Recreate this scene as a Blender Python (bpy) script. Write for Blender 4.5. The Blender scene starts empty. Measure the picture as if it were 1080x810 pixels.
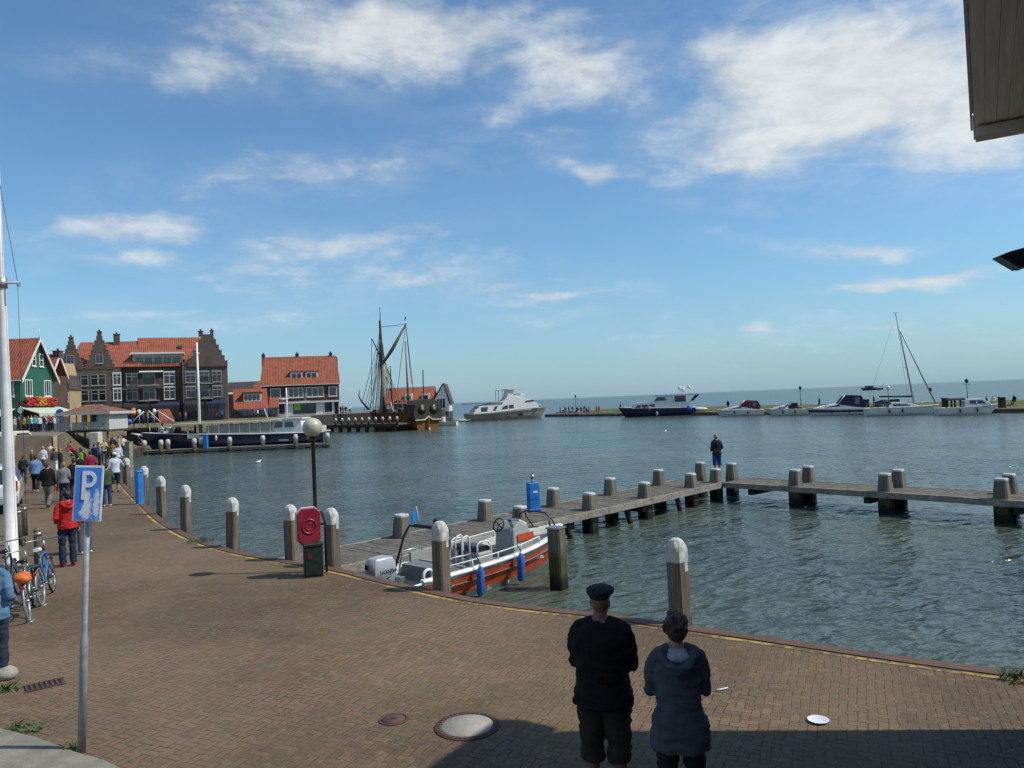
import bpy, math, random
from mathutils import Vector, Matrix, noise as mnoise
R = math.radians
rnd = random.Random(7)
sc = bpy.context.scene
col = sc.collection

# ------------------------------------------------------------------ camera
CAM = Vector((0, 0, 3.3)); PITCH = R(1.253); ROLL = R(2.4); FPX = 800.0
_f = Vector((0, math.cos(PITCH), math.sin(PITCH))); _r0 = Vector((1, 0, 0)); _u0 = Vector((0, -math.sin(PITCH), math.cos(PITCH)))
_r = _r0 * math.cos(ROLL) - _u0 * math.sin(ROLL); _u = _r0 * math.sin(ROLL) + _u0 * math.cos(ROLL)
cd = bpy.data.cameras.new('camera'); cam = bpy.data.objects.new('camera', cd); col.objects.link(cam)
cd.sensor_fit = 'HORIZONTAL'; cd.sensor_width = 36; cd.lens = 36 * FPX / 1080; cd.clip_start = .05; cd.clip_end = 60000
m3 = Matrix((_r, _u, -_f)).transposed(); cam.matrix_world = Matrix.Translation(CAM) @ m3.to_4x4()
sc.camera = cam

def ray(x, y): return _r * ((x - 540) / FPX) + _u * ((405 - y) / FPX) + _f
def at(x, y, z=0.0):
    d = ray(x, y); return CAM + d * ((z - CAM.z) / d.z)
def dep(x, y, Y):
    d = ray(x, y); return CAM + d * (Y / d.y)

# ------------------------------------------------------------------ sun, sky, exposure
SUN_EL = R(50); SUN_AZ = R(-5)            # azimuth measured from +X, towards the viewer's side
S = Vector((math.cos(SUN_EL) * math.cos(SUN_AZ), math.cos(SUN_EL) * math.sin(SUN_AZ), math.sin(SUN_EL)))
sl = bpy.data.lights.new('sun', 'SUN'); sl.energy = 4.3; sl.angle = R(.55); sl.color = (1, .95, .87)
so = bpy.data.objects.new('sun', sl); col.objects.link(so); so.rotation_euler = S.to_track_quat('Z', 'Y').to_euler(); so.location = (0, 0, 60)
sc.view_settings.view_transform = 'Standard'; sc.view_settings.look = 'None'; sc.view_settings.gamma = 1
sc.view_settings.exposure = 0.0
sc.cycles.max_bounces = 6

class NT:
    """small helper for building node trees"""
    def __init__(s, tree): s.t = tree; s.n = tree.nodes; s.l = tree.links
    def node(s, kind, **kw):
        n = s.n.new(kind)
        for k, v in kw.items(): setattr(n, k, v)
        return n
    def put(s, sock, v):
        if isinstance(v, bpy.types.NodeSocket): s.l.new(v, sock)
        elif v is not None:
            if hasattr(sock, 'default_value') and isinstance(v, (tuple, list)) and len(v) == 3 and sock.type == 'RGBA': v = (*v, 1)
            sock.default_value = v
    def M(s, op, a, b=None, c=None, clamp=False):
        n = s.node('ShaderNodeMath', operation=op); n.use_clamp = clamp
        s.put(n.inputs[0], a); s.put(n.inputs[1], b)
        if c is not None: s.put(n.inputs[2], c)
        return n.outputs[0]
    def V(s, op, a, b=None, scale=None):
        n = s.node('ShaderNodeVectorMath', operation=op); s.put(n.inputs[0], a)
        if b is not None: s.put(n.inputs[1], b)
        if scale is not None: s.put(n.inputs['Scale'], scale)
        return n.outputs['Value'] if op in ('LENGTH', 'DOT_PRODUCT', 'DISTANCE') else n.outputs[0]
    def mix(s, f, a, b, mode='MIX'):
        n = s.node('ShaderNodeMix', data_type='RGBA', blend_type=mode); n.clamp_factor = True
        s.put(n.inputs[0], f); s.put(n.inputs[6], a); s.put(n.inputs[7], b); return n.outputs[2]
    def noise(s, vec, scale=5, detail=4, rough=.55, dist=0, dim='3D'):
        n = s.node('ShaderNodeTexNoise', noise_dimensions=dim); s.put(n.inputs['Vector'], vec)
        s.put(n.inputs['Scale'], scale); n.inputs['Detail'].default_value = detail; n.inputs['Roughness'].default_value = rough; n.inputs['Distortion'].default_value = dist
        return n.outputs[0]
    def ss(s, v, lo, hi, a=0., b=1.):
        n = s.node('ShaderNodeMapRange', interpolation_type='SMOOTHSTEP'); s.put(n.inputs[0], v)
        for i, q in enumerate((lo, hi, a, b)): n.inputs[i + 1].default_value = q
        return n.outputs[0]
    def sep(s, v):
        n = s.node('ShaderNodeSeparateXYZ'); s.put(n.inputs[0], v); return n.outputs
    def comb(s, x, y, z=0.):
        n = s.node('ShaderNodeCombineXYZ'); s.put(n.inputs[0], x); s.put(n.inputs[1], y); s.put(n.inputs[2], z); return n.outputs[0]

world = bpy.data.worlds.new('World'); sc.world = world; world.use_nodes = True
def build_sky():
    t = NT(world.node_tree); t.n.clear()
    sky = t.node('ShaderNodeTexSky', sky_type='NISHITA'); sky.sun_disc = False; sky.sun_elevation = SUN_EL; sky.sun_rotation = math.pi / 2 - SUN_AZ
    sky.air_density = 1.0; sky.dust_density = .35; sky.ozone_density = 2.5; sky.altitude = 0
    D = t.node('ShaderNodeTexCoord').outputs['Generated']; x, y, z = t.sep(D)
    # clouds on a plane far overhead, denser in some directions of the compass
    zz = t.M('ADD', t.M('MAXIMUM', z, 0), .14)
    pl = t.comb(t.M('DIVIDE', x, zz), t.M('DIVIDE', y, zz), 0.)
    yy = t.M('MAXIMUM', y, .05)
    a = t.M('DIVIDE', x, yy); e = t.M('DIVIDE', z, yy)
    wob = t.noise(D, 6, 3); wob2 = t.noise(t.V('ADD', D, (3.1, 1.7, .4)), 6, 3)
    a2 = t.M('ADD', a, t.M('MULTIPLY', t.M('SUBTRACT', wob, .5), .16)); e2 = t.M('ADD', e, t.M('MULTIPLY', t.M('SUBTRACT', wob2, .5), .10))
    blobs = []          # cloud banks of that day: centre direction, half widths, weight, slant
    for (cx, cy, rx, ry, w, tilt) in [(420, 42, 190, 52, 1.0, -.12), (600, 70, 120, 48, .85, -.22), (290, 14, 130, 26, .55, -.1), (900, 75, 190, 95, 1.25, 0), (800, 130, 130, 60, .95, .1), (1010, 130, 130, 65, 1.05, 0), (1120, 60, 160, 120, 1.2, 0), (205, 72, 100, 28, .68, -.12), (90, 62, 90, 20, .45, 0),
            (330, 262, 130, 24, .60, .12), (430, 292, 160, 26, .62, -.05), (110, 242, 140, 20, .56, .03), (150, 268, 120, 12, .5, 0), (600, 306, 90, 9, .62, -.12), (620, 178, 60, 14, .6, -.3), (540, 140, 90, 26, .4, -.2), (960, 297, 90, 9, .8, .02), (880, 258, 110, 12, .7, -.05), (790, 350, 40, 8, .5, 0), (570, 330, 60, 10, .5, 0), (330, 180, 200, 26, .5, .05), (220, 330, 240, 18, .42, 0), (760, 215, 60, 14, .4, 0), (900, 345, 260, 26, .35, 0)]:
        d_ = ray(cx, cy); blobs.append((d_.x / d_.y, d_.z / d_.y, rx / FPX, ry / FPX, w, tilt))
    mask = None
    for (cx, cy, rx, ry, w, tilt) in blobs:
        dx = t.M('SUBTRACT', a2, cx); dy = t.M('SUBTRACT', t.M('SUBTRACT', e2, cy), t.M('MULTIPLY', dx, tilt))
        q = t.M('ADD', t.M('POWER', t.M('ABSOLUTE', t.M('DIVIDE', dx, rx)), 2), t.M('POWER', t.M('ABSOLUTE', t.M('DIVIDE', dy, ry)), 2))
        g = t.M('MULTIPLY', t.M('EXPONENT', t.M('MULTIPLY', q, -1)), w)
        mask = g if mask is None else t.M('MAXIMUM', mask, g)
    front = t.ss(y, 0., .25); back = t.M('MULTIPLY', t.M('SUBTRACT', 1, front), .45)
    mask = t.M('ADD', t.M('MULTIPLY', mask, front), back)
    n1 = t.noise(t.V('MULTIPLY', pl, (1., 1.7, 1)), 1.5, 9, .62, .4)
    n2 = t.noise(t.V('MULTIPLY', D, (3, 3, 9)), 2.3, 7, .6, .6)
    n3 = t.noise(t.V('MULTIPLY', D, (1, 1, 2.2)), 13, 6, .65, .2)
    nn = t.M('ADD', t.M('ADD', t.M('MULTIPLY', n1, .45), t.M('MULTIPLY', n2, .4)), t.M('MULTIPLY', n3, .35))
    dens = t.M('MAXIMUM', t.ss(t.M('ADD', t.M('MULTIPLY', mask, .68), t.M('MULTIPLY', nn, 1.5)), 1.02, 1.62), t.M('MULTIPLY', t.M('MULTIPLY', mask, t.ss(n3, .2, .7)), .5))
    shade = t.ss(n3, .3, .7, .84, 1.04)
    cloud = t.V('SCALE', (7.6, 7.9, 8.0), scale=shade)
    base = t.V('MULTIPLY', sky.outputs[0], (.86, 1.22, 1.36))                   # cool white balance of the photo
    base = t.mix(t.M('MULTIPLY', t.M('EXPONENT', t.M('MULTIPLY', t.M('MAXIMUM', z, 0), -9.)), .85), base, (2.75, 4.1, 5.35))   # pale blue air towards the horizon
    c = t.mix(t.M('MULTIPLY', dens, .93), base, cloud)
    bg = t.node('ShaderNodeBackground'); t.put(bg.inputs[0], c); bg.inputs[1].default_value = .102
    t.l.new(bg.outputs[0], t.node('ShaderNodeOutputWorld').inputs[0])
build_sky()

# ------------------------------------------------------------------ materials
def base_mat(name):
    m = bpy.data.materials.new(name); m.use_nodes = True; t = NT(m.node_tree); b = t.n['Principled BSDF']
    return m, t, b
_cache = {}
def pbr(name, c, rough=.6, var=.2, scale=4., metal=0., bump=0., bscale=30., spec=.5, stretch=(1, 1, 1), rand=0., coat=0., trans=0.):
    """procedural paint / cloth / stone: base colour broken up by noise, optional relief"""
    if name in _cache: return _cache[name]
    c = tuple(q * .84 for q in c)
    m, t, b = base_mat(name); _cache[name] = m
    P = t.node('ShaderNodeTexCoord').outputs['Object']; P = t.V('MULTIPLY', P, stretch)
    f = t.noise(P, scale, 5, .6)
    f = t.ss(f, .28, .72)
    lo = tuple(q * (1 - var) for q in c); hi = tuple(min(1, q * (1 + var)) for q in c)
    cc = t.mix(f, lo, hi)
    if rand:
        o = t.node('ShaderNodeObjectInfo').outputs['Random']; cc = t.mix(1, cc, t.comb(*(t.ss(o, 0, 1, 1 - rand, 1 + rand),) * 3), 'MULTIPLY')
    t.put(b.inputs['Base Color'], cc); b.inputs['Metallic'].default_value = metal
    t.put(b.inputs['Roughness'], t.ss(f, 0, 1, max(0, rough - .06), min(1, rough + .06)))
    b.inputs['Specular IOR Level'].default_value = spec; b.inputs['Coat Weight'].default_value = coat
    if trans: b.inputs['Transmission Weight'].default_value = trans
    if bump:
        bn = t.node('ShaderNodeBump'); bn.inputs['Strength'].default_value = min(1, bump); bn.inputs['Distance'].default_value = .02
        t.put(bn.inputs['Height'], t.noise(P, bscale, 4, .6)); t.l.new(bn.outputs[0], b.inputs['Normal'])
    return m

def paving_mat():
    m, t, b = base_mat('herringbone_brick')
    P = t.node('ShaderNodeNewGeometry').outputs['Position']
    wv = t.V('SCALE', t.V('SUBTRACT', t.node('ShaderNodeTexNoise').outputs[1], (.5, .5, .5)), scale=0.0)
    rot = t.node('ShaderNodeVectorRotate', rotation_type='Z_AXIS'); t.put(rot.inputs['Vector'], P); rot.inputs['Angle'].default_value = R(24)
    w1 = t.noise(P, 1.3, 2); w2 = t.noise(t.V('ADD', P, (7, 3, 0)), 1.3, 2)
    jit = t.comb(t.M('MULTIPLY', t.M('SUBTRACT', w1, .5), .09), t.M('MULTIPLY', t.M('SUBTRACT', w2, .5), .09))
    x, y, _ = t.sep(t.V('SCALE', t.V('ADD', rot.outputs[0], jit), scale=1 / .09))
    i = t.M('FLOOR', x); j = t.M('FLOOR', y); s = t.M('FLOORED_MODULO', t.M('SUBTRACT', i, j), 4.0)
    H = t.M('LESS_THAN', s, 1.5); Vv = t.M('SUBTRACT', 1, H)
    bx = t.M('SUBTRACT', i, t.M('MULTIPLY', H, s)); by = t.M('SUBTRACT', j, t.M('MULTIPLY', Vv, t.M('SUBTRACT', 3, s)))
    lx = t.M('SUBTRACT', x, bx); ly = t.M('SUBTRACT', y, by)
    u = t.M('ADD', t.M('MULTIPLY', H, lx), t.M('MULTIPLY', Vv, ly)); v = t.M('ADD', t.M('MULTIPLY', H, ly), t.M('MULTIPLY', Vv, lx))
    ed = t.M('MINIMUM', t.M('MINIMUM', u, t.M('SUBTRACT', 2, u)), t.M('MINIMUM', v, t.M('SUBTRACT', 1, v)))
    wn = t.node('ShaderNodeTexWhiteNoise', noise_dimensions='3D'); t.put(wn.inputs['Vector'], t.comb(bx, by, H)); r1 = wn.outputs['Value']
    rx, ry, rz = t.sep(wn.outputs['Color'])
    fine = t.noise(P, 60, 4, .7); mid = t.noise(P, 2.2, 5, .6); big = t.noise(P, .32, 4, .6); big2 = t.noise(t.V('ADD', P, (31, 9, 4)), .55, 4, .6)
    gap = t.M('ADD', .055, t.M('MULTIPLY', t.M('SUBTRACT', mid, .5), .26))
    brick = t.ss(t.M('SUBTRACT', ed, t.M('ADD', gap, t.M('MULTIPLY', t.M('SUBTRACT', fine, .5), .07))), -.03, .05)
    c = t.mix(t.ss(rx, .0, 1), (.104, .060, .034), (.134, .084, .050))
    c = t.mix(t.ss(ry, .70, .95, 0, .8), c, (.148, .110, .060))
    c = t.mix(t.ss(wn.outputs['Value'], .62, .9, 0, .7), c, (.160, .082, .055)); c = t.mix(t.ss(rz, .70, .95, 0, .85), c, (.092, .072, .058))
    c = t.mix(t.M('MULTIPLY', t.ss(big, .42, .62), .7), c, (.138, .092, .060))
    c = t.mix(t.M('MULTIPLY', t.ss(big2, .48, .66), .5), c, (.136, .100, .050))
    c = t.mix(t.ss(fine, .3, .75, 0, .35), c, (.20, .155, .11))
    c = t.mix(t.M('MULTIPLY', t.ss(mid, .40, .30), .5), c, (.075, .055, .045))
    c = t.mix(1, c, t.comb(*(t.ss(t.noise(t.V('ADD', P, (2, 17, 5)), .24, 5, .62), .3, .7, .74, 1.22),) * 3), 'MULTIPLY')
    c = t.mix(t.M('MULTIPLY', t.ss(t.noise(t.V('ADD', P, (21, 4, 9)), 3.1, 4, .7), .58, .70), .45), c, (.19, .145, .085))
    spot = t.ss(t.noise(t.V('ADD', P, (3, 8, 1)), 1.1, 5, .7), .60, .72); c = t.mix(t.M('MULTIPLY', spot, .55), c, (.085, .062, .048))
    c = t.mix(t.M('MULTIPLY', t.ss(t.noise(t.V('ADD', P, (13, 2, 6)), .75, 6, .75), .57, .70), .5), c, (.180, .135, .080))
    moss = t.ss(t.M('ADD', big2, t.M('MULTIPLY', mid, .5)), .58, .80)
    jc = t.mix(moss, (.050, .038, .025), (.090, .082, .024))
    jc = t.mix(t.ss(t.noise(P, 9, 3), .5, .68), jc, (.20, .165, .11))
    c = t.mix(brick, jc, c)
    t.put(b.inputs['Base Color'], c); t.put(b.inputs['Roughness'], t.ss(fine, 0, 1, .72, .95)); b.inputs['Specular IOR Level'].default_value = .3
    h = t.M('ADD', t.M('MULTIPLY', brick, t.M('ADD', .75, t.M('MULTIPLY', r1, .5))), t.M('MULTIPLY', fine, .25))
    h = t.M('ADD', h, t.M('MULTIPLY', t.M('MULTIPLY', brick, t.M('SUBTRACT', u, 1)), t.M('MULTIPLY', t.M('SUBTRACT', ry, .5), .5)))
    bn = t.node('ShaderNodeBump'); bn.inputs['Strength'].default_value = .6; bn.inputs['Distance'].default_value = .011; t.put(bn.inputs['Height'], h)
    t.l.new(bn.outputs[0], b.inputs['Normal'])
    return m

def water_mat(name, deep, shallow, amp=1., rough=.06):
    m, t, b = base_mat(name)
    P = t.node('ShaderNodeNewGeometry').outputs['Position']
    rot = t.node('ShaderNodeVectorRotate', rotation_type='Z_AXIS'); t.put(rot.inputs['Vector'], P); rot.inputs['Angle'].default_value = R(-28)
    Q = t.V('MULTIPLY', rot.outputs[0], (1, 1.75, 1))
    n1 = t.noise(Q, .62, 2, .45, .2); n2 = t.noise(t.V('ADD', Q, (4, 9, 2)), 1.55, 2, .42, .25); n3 = t.noise(Q, 4.2, 2, .5, .2); n4 = t.noise(P, .06, 3, .55); n0 = t.noise(Q, .16, 3)
    gust = t.ss(n4, .30, .70, .65, 1.15)
    h = t.M('ADD', t.M('ADD', t.M('MULTIPLY', n1, .46), t.M('MULTIPLY', n2, .33)), t.M('ADD', t.M('MULTIPLY', n3, .055), t.M('MULTIPLY', n0, .6)))
    bn = t.node('ShaderNodeBump'); t.put(bn.inputs['Strength'], t.M('MULTIPLY', gust, .95 * amp, clamp=True)); bn.inputs['Distance'].default_value = .78 * amp; t.put(bn.inputs['Height'], h)
    t.l.new(bn.outputs[0], b.inputs['Normal'])
    c = t.mix(t.ss(t.noise(P, .10, 4, .6), .35, .65), deep, shallow)
    t.put(b.inputs['Base Color'], c); b.inputs['Roughness'].default_value = rough; b.inputs['IOR'].default_value = 1.333
    return m

def wood_mat(name, c1, c2, algae=None, zalg=-.2, grain=(9, 9, .8), bump=.5, world=False):
    m, t, b = base_mat(name)
    tc = t.node('ShaderNodeTexCoord').outputs['Object']; G = t.node('ShaderNodeNewGeometry').outputs['Position']
    oi = t.node('ShaderNodeObjectInfo').outputs['Random']
    P = t.V('ADD', t.V('MULTIPLY', G if world else tc, grain), t.comb(t.M('MULTIPLY', oi, 30), 0., t.M('MULTIPLY', oi, 9)))
    g = t.noise(P, 1.7, 6, .65, .8); k = t.noise(P, .5, 3)
    c = t.mix(t.ss(g, .3, .72), c1, c2); c = t.mix(t.ss(g, .40, .30, 0, .75), c, tuple(q * .3 for q in c1)); c = t.mix(t.ss(k, .45, .7, 0, .4), c, tuple(q * .6 for q in c1))
    rough = .85
    if algae:
        z = t.M('ADD', t.sep(G)[2], t.M('MULTIPLY', t.M('SUBTRACT', t.noise(G, 5, 3), .5), .35))
        c = t.mix(t.ss(z, zalg + .28, zalg, 0, .9), c, algae); c = t.mix(t.ss(z, -.6, -.85), c, (.012, .012, .009))
    t.put(b.inputs['Base Color'], c); b.inputs['Roughness'].default_value = rough; b.inputs['Specular IOR Level'].default_value = .25
    bn = t.node('ShaderNodeBump'); bn.inputs['Strength'].default_value = bump; bn.inputs['Distance'].default_value = .015; t.put(bn.inputs['Height'], g); t.l.new(bn.outputs[0], b.inputs['Normal'])
    return m

def tile_mat(name, c, axis=0, pitch=.3):
    m, t, b = base_mat(name)
    P = t.node('ShaderNodeTexCoord').outputs['Object']; s = t.sep(P)
    w = t.M('SINE', t.M('MULTIPLY', s[axis], 2 * math.pi / pitch)); rw = t.M('FRACT', t.M('MULTIPLY', s[2], 1 / .24))
    n = t.noise(P, 1.1, 5, .65); f = t.noise(P, 9, 3, .7)
    cc = t.mix(t.ss(n, .3, .7), tuple(q * .68 for q in c), tuple(q * 1.22 for q in c)); cc = t.mix(t.ss(f, .3, .75, 0, .5), cc, tuple(q * .62 for q in c))
    cc = t.mix(t.ss(t.noise(t.V('ADD', P, (5, 5, 5)), .7, 4), .55, .75, 0, .45), cc, (.10, .075, .05))
    t.put(b.inputs['Base Color'], cc); b.inputs['Roughness'].default_value = .75
    bn = t.node('ShaderNodeBump'); bn.inputs['Strength'].default_value = .8; bn.inputs['Distance'].default_value = .05
    t.put(bn.inputs['Height'], t.M('ADD', t.M('MULTIPLY', w, .5), t.M('MULTIPLY', rw, -.7))); t.l.new(bn.outputs[0], b.inputs['Normal'])
    return m

def brickwall_mat(name, c, mortar=(.30, .27, .23)):
    m, t, b = base_mat(name)
    P = t.node('ShaderNodeTexCoord').outputs['Object']; x, y, z = t.sep(P)
    bt = t.node('ShaderNodeTexBrick'); t.put(bt.inputs['Vector'], t.comb(t.M('ADD', x, y), z)); bt.inputs['Scale'].default_value = 4
    bt.inputs['Color1'].default_value = (*[q * .7 for q in c], 1); bt.inputs['Color2'].default_value = (*[q * 1.3 for q in c], 1); bt.inputs['Mortar'].default_value = (*mortar, 1)
    bt.inputs['Mortar Size'].default_value = .012
    n = t.noise(P, .6, 5, .6)
    cc = t.mix(t.ss(n, .35, .7, 0, .55), bt.outputs[0], tuple(q * .55 for q in c))
    t.put(b.inputs['Base Color'], cc); b.inputs['Roughness'].default_value = .85
    bn = t.node('ShaderNodeBump'); bn.inputs['Strength'].default_value = .5; bn.inputs['Distance'].default_value = .01; t.put(bn.inputs['Height'], bt.outputs[1]); bn.invert = True; t.l.new(bn.outputs[0], b.inputs['Normal'])
    return m

def coping_mat():
    m, t, b = base_mat('rusty_coping')
    P = t.node('ShaderNodeNewGeometry').outputs['Position']; n = t.noise(P, 2.4, 6, .65); f = t.noise(P, 26, 4, .7)
    c = t.mix(t.ss(n, .3, .7), (.080, .042, .026), (.115, .066, .044)); c = t.mix(t.ss(f, .45, .75, 0, .55), c, (.14, .10, .07)); c = t.mix(t.ss(t.noise(P, .9, 4), .55, .7, 0, .5), c, (.07, .055, .05))
    t.put(b.inputs['Base Color'], c); b.inputs['Roughness'].default_value = .8
    bn = t.node('ShaderNodeBump'); bn.inputs['Strength'].default_value = .5; bn.inputs['Distance'].default_value = .01; t.put(bn.inputs['Height'], f); t.l.new(bn.outputs[0], b.inputs['Normal'])
    return m
def worn_line_mat():
    m, t, b = base_mat('worn_yellow_paint')
    P = t.node('ShaderNodeNewGeometry').outputs['Position']; f = t.noise(P, 9, 5, .7); n = t.noise(P, .9, 3)
    k = t.ss(t.M('ADD', f, t.M('MULTIPLY', n, .8)), .80, 1.0)
    c = t.mix(k, (.11, .078, .042), (.40, .27, .06))
    t.put(b.inputs['Base Color'], c); b.inputs['Roughness'].default_value = .85
    return m
def grass_mat(name='grass', c1=(.07, .095, .022), c2=(.16, .16, .045), scale=1.2):
    m, t, b = base_mat(name)
    P = t.node('ShaderNodeNewGeometry').outputs['Position']; n = t.noise(P, scale, 5, .65); f = t.noise(P, scale * 14, 3, .7)
    c = t.mix(t.ss(n, .32, .68), c1, c2); c = t.mix(t.ss(f, .35, .7, 0, .5), c, tuple(q * .45 for q in c1))
    t.put(b.inputs['Base Color'], c); b.inputs['Roughness'].default_value = .9
    bn = t.node('ShaderNodeBump'); bn.inputs['Strength'].default_value = .8; bn.inputs['Distance'].default_value = .08; t.put(bn.inputs['Height'], f); t.l.new(bn.outputs[0], b.inputs['Normal'])
    return m
def sign_mat():
    """blue enamel with the white coat showing through where it has weathered off"""
    m, t, b = base_mat('weathered_blue_enamel')
    P = t.node('ShaderNodeTexCoord').outputs['Object']; x, y, z = t.sep(P)
    n = t.noise(P, 11, 6, .7, .6); n2 = t.noise(P, 42, 4, .7)
    def blob(cx, cz, rx, rz): return t.M('SUBTRACT', 1, t.M('SQRT', t.M('ADD', t.M('POWER', t.M('ABSOLUTE', t.M('DIVIDE', t.M('SUBTRACT', x, cx), rx)), 2.), t.M('POWER', t.M('ABSOLUTE', t.M('DIVIDE', t.M('SUBTRACT', z, cz), rz)), 2.))))
    k = t.M('MAXIMUM', t.M('MAXIMUM', blob(0.0, -.20, .085, .16), blob(-.01, -.07, .05, .14)), t.M('MAXIMUM', blob(.125, -.15, .055, .20), blob(-.05, -.235, .07, .06)))
    k = t.M('ADD', k, t.M('MULTIPLY', t.M('SUBTRACT', t.M('ADD', t.M('MULTIPLY', n, .55), t.M('MULTIPLY', n2, .45)), .5), 3.4))
    f = t.ss(k, -.12, .5)
    c = t.mix(t.ss(n2, .3, .7), (.045, .20, .70), (.065, .27, .82)); c = t.mix(t.M('MULTIPLY', f, .92), c, (.74, .77, .76))
    t.put(b.inputs['Base Color'], c); b.inputs['Roughness'].default_value = .45
    return m

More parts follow.
